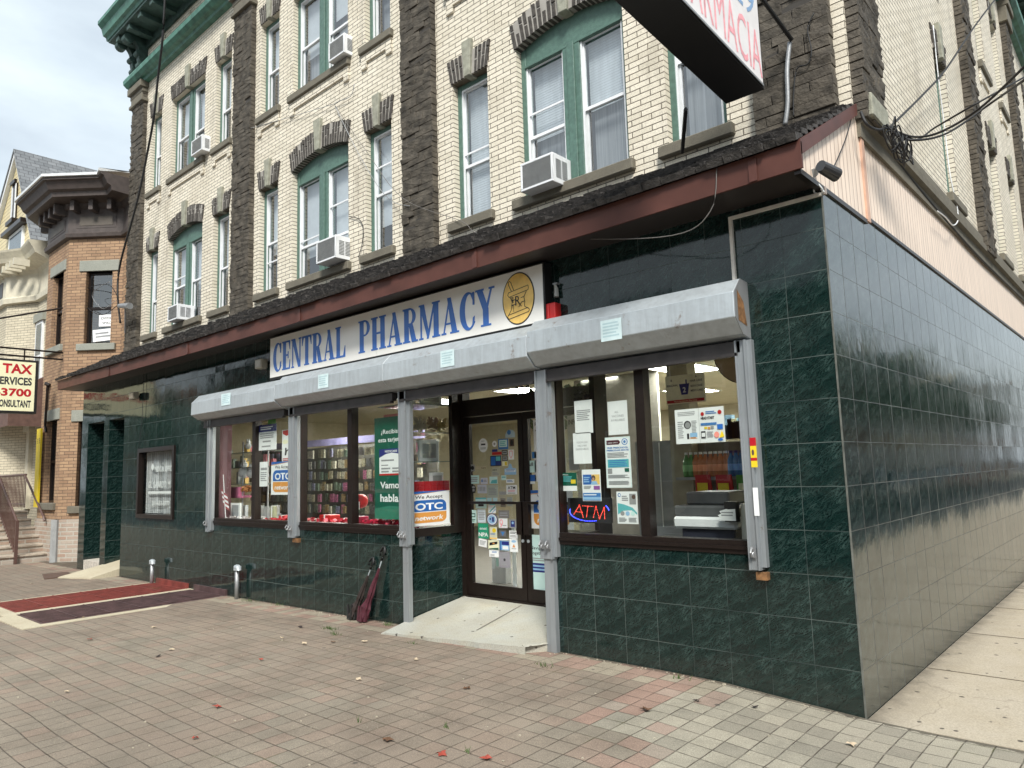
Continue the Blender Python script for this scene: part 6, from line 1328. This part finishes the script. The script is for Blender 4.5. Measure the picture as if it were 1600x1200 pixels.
for (dz, s, s2, lab, ti) in ((5.33,'OFFICE','SPACE','upper paper notice reading OFFICE SPACE in the brick bay window',.0),(4.99,'','','lower tilted paper notice in the brick bay window',.08)):
    f2 = Fr(Vector(FC.p(0,-.10,0)), FC.u, FC.n); u0 = wc2[0]+.2; poster(0,0,0,0,0,P_,lab,([('t',s,.5,.6,.2,m_ink,.8),('t',s2,.5,.2,.2,m_ink,.6)] if s else [('l',2,.12,.88,.25,.8,m_greyink)]),rect=(u0+(.08 if dz > 5.2 else -.05),u0+(.5 if dz > 5.2 else .46),dz-.0,dz+.28),fr=f2,tilt=ti,name='paper_notice',cat='notice')
# pale house with a steep gable
N2 = thing('gabled_house', 'pale brick house with a steep yellow gable and slate roof at the far left', 'house', (-23,.6,0))
GY = .6; G_ = Fr((0,GY,0),(1,0,0),(0,-1,0))
ap = at(30,236,GY); lf = at(-32,430,GY); rt2 = at(62,395,GY); ze = 8.1
q = MB(); G_.poly(q, [(lf[0],ze),(rt2[0],ze),(ap[0],ap[1]-.12)], 0, -.15); q.build('gable', siding('yellowsiding',(.66,.56,.33),(.28,.22,.12),.12,False), N2)
gw1 = [at(28,300,GY-.02), at(37,345,GY-.02)]; 
q = MB(); G_.box(q,ap[0]-.28,ap[0]+.12,.0,.05,9.75,10.9); G_.box(q,ap[0]-.45,ap[0]+.25,.0,.16,9.62,9.75); G_.box(q,ap[0]-.32,ap[0]+.16,.05,.12,10.9,11.0); q.build('attic_window', m_bronze, N2); q = MB(); G_.box(q,ap[0]-.30,ap[0]-.22,.05,.07,9.76,10.88); G_.box(q,ap[0]+.06,ap[0]+.14,.05,.07,9.76,10.88); q.build('attic_trim', m_vinyl, N2)
x0_, _ = at(18,360,GY); x1_, _ = at(38,380,GY); q = MB(); G_.box(q,x0_,x1_,.0,.06,8.2,9.3); wo = q.build('window', m_vinyl, N2); q = MB(); G_.box(q,x0_+.12,x1_-.12,.06,.065,8.35,9.2); q.build('pane', mat('panedark',(.1,.13,.15),.08), wo); q = MB(); G_.box(q,x0_-.35,x1_+.3,.0,.2,9.32,9.45); q.build('window_hood', m_bronze, N2)
q = MB()                                    # white rake boards
for (a, b) in (((lf[0],ze),(ap[0],ap[1])), ((ap[0],ap[1]),(rt2[0],ze))):
    G_.poly(q, [(a[0],a[1]-.22),(b[0],b[1]-.22),(b[0],b[1]),(a[0],a[1])], .0, .12)
q.build('rake_board', m_vinyl, N2)
q = MB()
for s_ in (0, 1):
    e = lf if s_ == 0 else rt2; q.prism([(ap[0],GY-.15,ap[1]+.03),(e[0],GY-.15,ze+.03),(e[0],GY-.15,ze-.05),(ap[0],GY-.15,ap[1]-.05)],[(ap[0],12,ap[1]+.03),(e[0],12,ze+.03),(e[0],12,ze-.05),(ap[0],12,ap[1]-.05)])
q.build('roof', 'slate', N2)
q = MB(); q.box(-27,-19.62,GY,10,0,ze); q.build('wall', 'palebrick', N2)
K = Fr((0,.1,0),(1,0,0),(0,-1,0))
q = MB(); q.prism([(-26.5,GY,6.7),(-25.8,.1,6.7),(-21.9,.1,6.7),(-21.0,GY,6.7)],[(-26.5,GY,0),(-25.8,.1,0),(-21.9,.1,0),(-21.0,GY,0)]); q.build('bay', 'palebrick', N2)
m_cream2 = mat('creampaint', (.62,.58,.46), .5, 0, .1)
OUT2 = [(Vector((-26.5,GY,0)),(-.6,-.8)),(Vector((-25.8,.1,0)),(-.3,-1)),(Vector((-21.9,.1,0)),(.3,-1)),(Vector((-20.9,GY,0)),(.35,-.9)),(Vector((-19.7,GY,0)),(0,-1))]
ring([(0,6.7),(.1,6.72),(.12,6.85),(.05,6.9),(.05,7.5),(.12,7.6),(.45,7.75),(.5,7.85),(.6,8.0),(.62,8.05),(-.3,8.15)], m_cream2, 'cornice', N2, OUT2)
x = -26.2
while x < -20.1: q = MB(); K.box(q, x, x+.1, -.1, .26, 7.50, 7.68); q.build('bracket', m_cream2, N2); x += .36
q = MB(); K.box(q,-25.4,-22.3,.055,.06,6.98,7.42) if 0 else None; K.box(q,-25.2,-23.9,.02,.06,6.97,7.4); K.box(q,-23.6,-22.2,.02,.06,6.97,7.4); q.build('frieze_window', m_bronze, N2)
for (a, b, c, d, y) in ((-24.6,-23.3,4.3,6.0,.1),(-20.9,-20.3,4.2,6.1,GY),(-24.6,-23.2,1.4,3.0,.1)):
    f2 = Fr((0,y,0),(1,0,0),(0,-1,0)); q = MB(); f2.box(q,a,b,-.01,.05,c,d); wo = q.build('window', m_vinyl, N2); q = MB(); f2.box(q,a+.08,b-.08,.05,.055,c+.08,(c+d)/2-.03); f2.box(q,a+.08,b-.08,.05,.055,(c+d)/2+.03,d-.08); q.build('pane', mat('panedark',(.1,.13,.15),.08), wo); q = MB(); f2.box(q,a-.1,b+.1,-.01,.09,d+.0,d+.22); q.build('lintel', 'grey_stone', wo)
dx0, dz0 = at(24,680,GY); dx1, dz1 = at(47,790,GY)
q = MB(); G_.box(q,dx0,dx0+.18,0,.1,1.1,3.15); G_.box(q,dx1-.25,dx1,0,.1,1.1,3.15); G_.box(q,dx0-.1,dx1+.1,0,.14,3.15,3.4); q.build('door_surround', m_cream2, N2); q = MB(); G_.box(q,dx0+.18,dx1-.25,0,.03,1.1,3.15); q.build('door', m_bronze, N2)
y0_ = -1.0
AW = thing('awning', 'brown fabric awning with faded white TAXES lettering over the left steps', 'awning', (-20.5,0,3.3))
ax0, ax1 = -22.1, -19.65; prof = [(0,4.55),(.35,4.35),(.68,4.0),(.85,3.55),(.86,3.5)]
q = MB()
for (a, b) in zip(prof, prof[1:]): q.quad((ax0,GY-a[0],a[1]),(ax1,GY-a[0],a[1]),(ax1,GY-b[0],b[1]),(ax0,GY-b[0],b[1]))
for x in (ax0, ax1): q.quad((x,GY,3.5),*[(x,GY-d,z) for d, z in prof])
q.build('canopy', m_awn, AW); q = MB(); q.quad((ax0,GY-.865,3.5),(ax1,GY-.865,3.5),(ax1,GY-.87,3.2),(ax0,GY-.87,3.2)); q.quad((ax1+.003,GY,3.5),(ax1+.003,GY-.865,3.5),(ax1+.003,GY-.87,3.2),(ax1+.003,GY,3.2)); q.build('valance', m_awn, AW)
AF2 = Fr((0,GY-.87,0),(1,0,0),(0,-1,0)); text('TAXES', AF2, -19.75, 3.58, .18, P_, AW, width=.95, align='r', d=.03, bold=.02)
text('INCOME', AF2, -19.9, 3.86, .13, P_, AW, width=1.2, align='r', d=.01, bold=.01); text('IN', AF2, -21.6, 3.56, .14, P_, AW, d=.03, bold=.01)
# projecting tax sign
tx = -17.0
ya, za = atx(56,567,tx); yb, zb = atx(54,643,tx); yl = ya-1.78
TS = thing('tax_sign', 'lit pale yellow projecting sign with red TAX and 3700', 'sign', (tx,-1.2,zb)); TF = Fr((tx,0,0),(0,1,0),(1,0,0))
q = MB(); TF.box(q,yl-.06,ya+.06,-.22,-.001,zb-.05,za+.05); q.build('cabinet', m_black, TS, bevel=.01); q = MB(); TF.box(q,yl,ya,0,.004,zb,za); q.build('face_panel', mat('yellowface',(.88,.86,.58),.4,0,.05), TS)
H_ = za-zb
for s, v, h, m, wd in (('INCOME TAX',.76,.19,m_signred,1.66),('SERVICES',.53,.15,m_ink,.68),('201-653-3700',.30,.15,m_signred,1.62),('CONSULTANT',.08,.14,m_ink,.66)):
    text(s, TF, ya-.06, zb+v*H_, h*H_, m, TS, width=wd, align='r', d=.006, bold=.035)
q = MB()
for dz in (.30,.14): q.tube([(tx-.1,yl,za+dz),(tx-.1,.2,za+dz)],.022,6)
for y in (yl+.3, ya-.2): q.tube([(tx-.1,y,za+.0),(tx-.1,y,za+.32)],.015,6)
q.tube([(tx-.1,yl-.2,za+.5),(tx-.1,.1,za+1.35)],.022,6); q.build('bracket_arm', m_bronze, TS)
q = MB(); q.box(-19.3,-19.24,-.0,.1,1.35,3.05); a = at(60,725,.1); q = MB(); q.box(a[0]-.05,a[0]+.25,.05,.09,1.2,3.05); YS = q.build('vertical_sign', m_yel); tag(YS, 'tall narrow yellow sign between the two left houses', 'sign')
f2 = Fr((0,.05,0),(1,0,0),(0,-1,0)); text('E E', f2, a[0]+.02, 2.7, .12, m_brown, YS, d=.002, width=.2)
# front steps with brick risers and iron rails
ST = thing('front_steps', 'worn brick front steps rising to the left houses', 'steps', (-19.5,-.8,0))
for k in range(6):
    xk = -17.5-.33*k; q = MB(); q.box(-23,xk,-1.75,.12,.185*k-.03*(k==0),.185*(k+1)-.035); q.build('riser', 'rubble', ST); q = MB(); q.box(-23 if k == 5 else xk-.34,xk+.03,-1.77,.125,.185*(k+1)-.035,.185*(k+1)); q.build('tread', mat('tread',(.42,.36,.29),.8,0,.3,10), ST)
def railing(pts, label, base):
    t = thing('iron_railing', label, 'railing', tuple(pts[0])); q = MB(); q.tube(pts, .025, 8); q.build('handrail', m_rail, t)
    if base:
        q = MB()
        for a, b in zip(pts, pts[1:]):
            a, b = Vector(a), Vector(b); n = max(2, int((b-a).length/.12)); 
            for k in range(n+1): p = a+(b-a)*k/n; q.box(p.x-.009,p.x+.009,p.y-.009,p.y+.009,p.z-base,p.z)
            q.tube([a-Vector((0,0,base-.08)), b-Vector((0,0,base-.08))],.014,6)
        q.build('balusters', m_rail, t)
railing([(-17.45,-.5,.12+.8),(-19.2,-.5,1.98)], 'brown iron railing with balusters down the middle of the steps', .8)
q = MB(); q.box(-17.48,-17.42,-.53,-.47,0,.95); tag(q.build('railing_post', m_rail), 'brown iron newel post at the foot of the steps', 'post')
railing([(-19.25,.05,1.98),(-17.6,.05,.98),(-17.55,.05,.9)], 'plain brown handrail sloping down beside the brick bay', 0)
railing([(-23,.08,1.98),(-19.25,.08,1.98)], 'brown iron landing railing in front of the pale house', .8)

# ================= ACROSS THE STREETS (seen in the glossy tiles and glass) =================
random.seed(31)
def house(x0, x1, y0, y1, h, m, face, label, storeys=3):
    t = thing('row_house', label, 'house', ((x0+x1)/2,(y0+y1)/2,0), 'row houses across the streets')
    q = MB(); q.box(x0,x1,y0,y1,-.1,h); q.build('wall', m, t)
    fr, l = (Fr((x0,y1,0),(1,0,0),(0,1,0)), x1-x0) if face == 'n' else (Fr((x0,y0,0),(0,1,0),(-1,0,0)), y1-y0)
    q = MB(); fr.box(q,-.1,l+.1,0,.5,h-.35,h+.1); fr.box(q,-.05,l+.05,0,.3,h-.7,h-.35); q.build('cornice', random.choice([m_bcorn,m_cream2,m_cornd]), t)
    n = max(2,int(l/2))
    for s in range(storeys):
        z = 1.1+s*(h-1.3)/storeys
        for k in range(n):
            u = l*(k+.5)/n; q = MB(); fr.box(q,u-.5,u+.5,0,.06,z,z+(h-1.3)/storeys*.62); o = q.build('window', m_vinyl, t); q = MB(); fr.box(q,u-.42,u+.42,.06,.065,z+.08,z+(h-1.3)/storeys*.62-.08); q.build('pane', mat('panedark',(.1,.13,.15),.08), o)
    return t
cs = ['redbrick','orange','palebrick','redbrick','cream','redbrick','orange']
lab_ = ['dark red brick','orange brick','pale brick','tall dark red brick','cream brick','low red brick','weathered orange brick']
x = 22
for k in range(15):
    w_ = random.uniform(6,9); house(x-w_+.05, x, -32, -22, random.uniform(7.5,10.5), cs[k % 7], 'n', '%s row house across the front street, number %d from the right' % (lab_[k % 7], k+1), 2); x -= w_
y = 1
for k in range(11):
    w_ = random.uniform(6,8); house(10, 20, y, y+w_-.05, [7.2,6.6,7.8,6.6,7.6,7.2,7.9,7.0,8.2,7.6,8.4][k], cs[(k+3) % 7], 'w', '%s row house across the side street, %s from the corner' % (lab_[(k+3) % 7], ['1st','2nd','3rd','4th','5th','6th','7th','8th','9th','10th','11th'][k])); y += w_
def tree(x, y, h, label):
    t = thing('street_tree', label, 'tree', (x,y,0), 'street trees across the streets'); q = MB(); q.tube([(x,y,-.1),(x+.05,y,h*.3),(x,y+.1,h*.55)],[.17,.13,.08],10)
    for k in range(6): a_ = k*1.05; q.tube([(x,y,h*(.35+.03*k)),(x+1.1*math.cos(a_),y+1.1*math.sin(a_),h*(.6+.04*k))],[.07,.02],6)
    q.build('trunk', m_brown, t); q = MB()
    cl = [Vector((x+random.gauss(0,1.0),y+random.gauss(0,1.0),h*.68+random.gauss(0,h*.12))) for _ in range(16)]
    for k in range(2600):
        c_ = random.choice(cl); d_ = Vector((random.gauss(0,.42),random.gauss(0,.42),random.gauss(0,.36))); p = c_+d_; a_ = Vector((random.gauss(0,1),random.gauss(0,1),random.gauss(0,1))).normalized()*.1; b_ = a_.cross(Vector((random.gauss(0,1),random.gauss(0,1),random.gauss(0,1)))).normalized()*.06
        q.quad(p-a_,p-b_,p+a_,p+b_)
    q.build('crown', mat('foliage',(.04,.075,.02),.6,0,.3), t)
for k, (x, y, h, l) in enumerate(((8.8,9,6.5,'nearest'),(8.9,17,7,'second'),(8.8,26,6.5,'third'),(8.9,36,7,'fourth'),(8.8,47,7.5,'fifth'),(8.9,59,7.5,'farthest'))): tree(x,y,h,'leafy street tree across the side street, %s from the corner'%l)
for k, xx in enumerate((-22,-31,-41,-52,-64)): tree(xx,-16.5,8,'leafy street tree far left across the front street, %s along' % ['first','second','third','fourth','fifth'][k])
tree(-4,-16.5,7.5,'leafy street tree across the front street facing the shop'); tree(-13,-16.4,7,'leafy street tree across the front street facing the office')
def car(x, y, ang, m, label):
    t = thing('parked_car', label, 'car', (x,y,-.16), 'cars parked along the streets'); ca, sa = math.cos(ang), math.sin(ang)
    def T(u, v, z): return (x+u*ca-v*sa, y+u*sa+v*ca, z-.16)
    body = [(-2.25,.45),(-2.2,.85),(-1.5,.98),(-.9,1.0),(.95,.98),(1.9,.86),(2.2,.62),(2.22,.3),(1.85,.22),(-2.1,.22)]
    q = MB(); n = len(body); A = [T(u,-.78,z) for u,z in body]; Bm = [T(u,-.9,min(z,.8) if z > .8 else z) for u,z in body]
    rings = [[T(u*.985,-.74,z) for u,z in body],[T(u,-.89,z*.97+.01) for u,z in body],[T(u,.89,z*.97+.01) for u,z in body],[T(u*.985,.74,z) for u,z in body]]
    i = len(q.v)
    for r_ in rings: q.v += r_
    for a in range(3):
        for k in range(n): q.f.append((i+a*n+k,i+a*n+(k+1)%n,i+(a+1)*n+(k+1)%n,i+(a+1)*n+k))
    q.f.append(tuple(range(i,i+n))); q.f.append(tuple(range(i+3*n,i+4*n))); q.build('body', m, t, smooth=False)
    cab = [(-1.9,.97),(-1.35,1.4),(-.9,1.47),(.15,1.46),(.5,1.35),(1.1,.97)]
    q = MB(); q.prism([T(u,-.72+(z-.97)*.3,z) for u,z in cab],[T(u,.72-(z-.97)*.3,z) for u,z in cab]); q.build('windows', mat('carglass',(.02,.025,.03),.04), t)
    q = MB(); q.prism([T(u,-.585,z) for u,z in ((-1.37,1.405),(-.9,1.485),(.15,1.475),(.5,1.365),(.1,1.42),(-.9,1.44))],[T(u,.585,z) for u,z in ((-1.37,1.405),(-.9,1.485),(.15,1.475),(.5,1.365),(.1,1.42),(-.9,1.44))])
    for u in (-1.0,-.25): 
        for v in (-1,1): q.prism([T(u,v*.73,.97),T(u+.07,v*.73,.97),T(u+.07,v*.59,1.45),T(u,v*.59,1.45)],[T(u,v*.70,.97),T(u+.07,v*.70,.97),T(u+.07,v*.56,1.45),T(u,v*.56,1.45)])
    q.build('roof', m, t)
    for u in (-1.4,1.4):
        for v in (-.92,.72): q = MB(); q.tube([T(u,v,.32),T(u,v+.2,.32)],.32,20); o = q.build('wheel', m_black, t); q = MB(); q.tube([T(u,v-.01,.32),T(u,v+.21,.32)],.19,12); q.build('rim', m_galvd, o)
    for v in (-.7,.5): q = MB(); q.prism([T(2.21,v,.62),T(2.21,v+.22,.62),T(2.1,v+.22,.74),T(2.1,v,.74)],[T(2.25,v,.60),T(2.25,v+.22,.60),T(2.13,v+.22,.76),T(2.13,v,.76)]); q.build('headlight', m_vinyl, t)
car(-3.4,-7.75,0,mat('carblack',(.02,.02,.022),.12,0,0,coat=1),'black parked sedan at the front kerb facing the right shop window')
car(-9.3,-7.75,math.pi,mat('carsilver',(.45,.46,.48),.25,.6,0,coat=1),'silver parked sedan at the front kerb facing the left shop windows')
car(-15.3,-7.8,0,mat('carred',(.3,.02,.02),.2,0,0,coat=1),'dark red parked sedan at the front kerb farther left')
car(7.1,11,math.pi/2,mat('carwhite',(.7,.7,.7),.2,0,0,coat=1),'white parked sedan on the far side of the side street'); car(7.1,19,math.pi/2,MT['carblack'],'black parked sedan on the far side of the side street, beyond a white one')
car(7.1,27,math.pi/2,MT['carsilver'],'silver parked sedan on the far side of the side street, fourth along'); car(7.1,34,math.pi/2,MT['carblack'],'black parked sedan on the far side of the side street, fifth along'); car(7.1,41,math.pi/2,MT['carred'],'dark red parked sedan on the far side of the side street')
car(7.1,5,math.pi/2,MT['carsilver'],'silver parked sedan on the far side of the side street, nearest the corner')

# ================= FALLEN LEAVES, GRIT, WEEDS =================
random.seed(77)
LM = [mat('leafred',(.3,.05,.03),.7),mat('leafbrown',(.12,.06,.03),.8),mat('leaftan',(.5,.4,.28),.8),mat('leafdark',(.03,.02,.02),.8)]
spots = [p_ for k_, p_ in enumerate([(408,1037,0),(340,1110,0),(305,1158,0),(235,1168,0),(440,1002,2),(247,1028,3),(268,1018,2),(500,972,1),(475,1012,2),(605,1165,1),(730,1086,1),(728,1084,0),(690,1188,0),(760,1195,0),(104,1083,2),(128,1032,0),(140,1000,0),(240,982,2),(355,945,1),(410,975,2),(520,1010,1),(570,1010,2),(790,1005,1),(1000,1068,2),(1090,1107,3),(1010,1122,1),(1330,1160,2),(30,940,1),(50,910,2),(200,930,1),(118,935,3),(268,938,3),(95,955,2),(130,965,2),(650,1040,2),(880,1098,2),(1180,1112,3),(470,985,3),(560,1070,2),(600,1105,1)]) if k_ % 4 != 3]
for px, py, k in spots:
    x, y = atz(px, py, .03); z = gh(x,y)+.006 if y < 0 else .01; a_ = random.random()*6.28; s_ = random.uniform(.018,.034); q = MB(); n = 9; P = []
    for j in range(n): t = 2*math.pi*j/n; r_ = s_*(1.1 if j % 2 else .6)*random.uniform(.8,1.2); P.append((x+r_*math.cos(t+a_)*1.3, y+r_*math.sin(t+a_), z+random.uniform(.002,.018)))
    for j in range(n): q.quad((x,y,z+.006), P[j], P[(j+1) % n])
    nm_ = ['red','brown','pale tan','blackish'][k]; tag(q.build('fallen_leaf', LM[k]), 'curled %s fallen leaf on the paving' % nm_, 'leaf', '%s fallen leaves on the paving' % nm_)
q = MB()
def weed(x, y, n, s):
    for k in range(n):
        a_ = random.random()*6.28; r_ = random.random()*s; b_ = Vector((x+r_*math.cos(a_), y+r_*math.sin(a_)*.4, gh(x,y))); t_ = b_+Vector((random.gauss(0,.02),random.gauss(0,.015),random.uniform(.015,.05))); w_ = .004
        q.quad(b_-Vector((w_,0,0)), b_+Vector((w_,0,0)), t_)
for px, py, n, s in ((515,985,60,.14),(240,918,40,.2),(390,938,50,.2),(435,945,25,.15),(524,994,30,.1),(605,980,30,.1),(1060,1068,10,.1),(850,1048,20,.12),(645,1010,8,.08),(695,1140,8,.05),(730,1178,8,.05),(560,1130,6,.05)):
    x, y = atz(px, py, .05); weed(x, min(y,-.03), n, s)
tag(q.build('weeds', mat('weed',(.07,.12,.03),.6)), 'small green weeds in the paving joints along the wall', 'weeds', kind='stuff')
q = MB()
for k in range(420):
    if random.random() < .6: x = random.uniform(-8.5,0); y = -.03-abs(random.gauss(0,.035))
    else: x = random.uniform(-7,.6); y = random.uniform(-3.6,-.1)
    if -4.7 < x < -2.6 and y > -.5: continue
    s_ = random.uniform(.002,.006); z = gh(x,y); q.box(x-s_,x+s_,y-s_,y+s_,z,z+s_)
tag(q.build('grit', mat('grit',(.4,.36,.28),.9,0,.4)), 'scattered grit and crumbs on the paving', 'grit', kind='stuff')
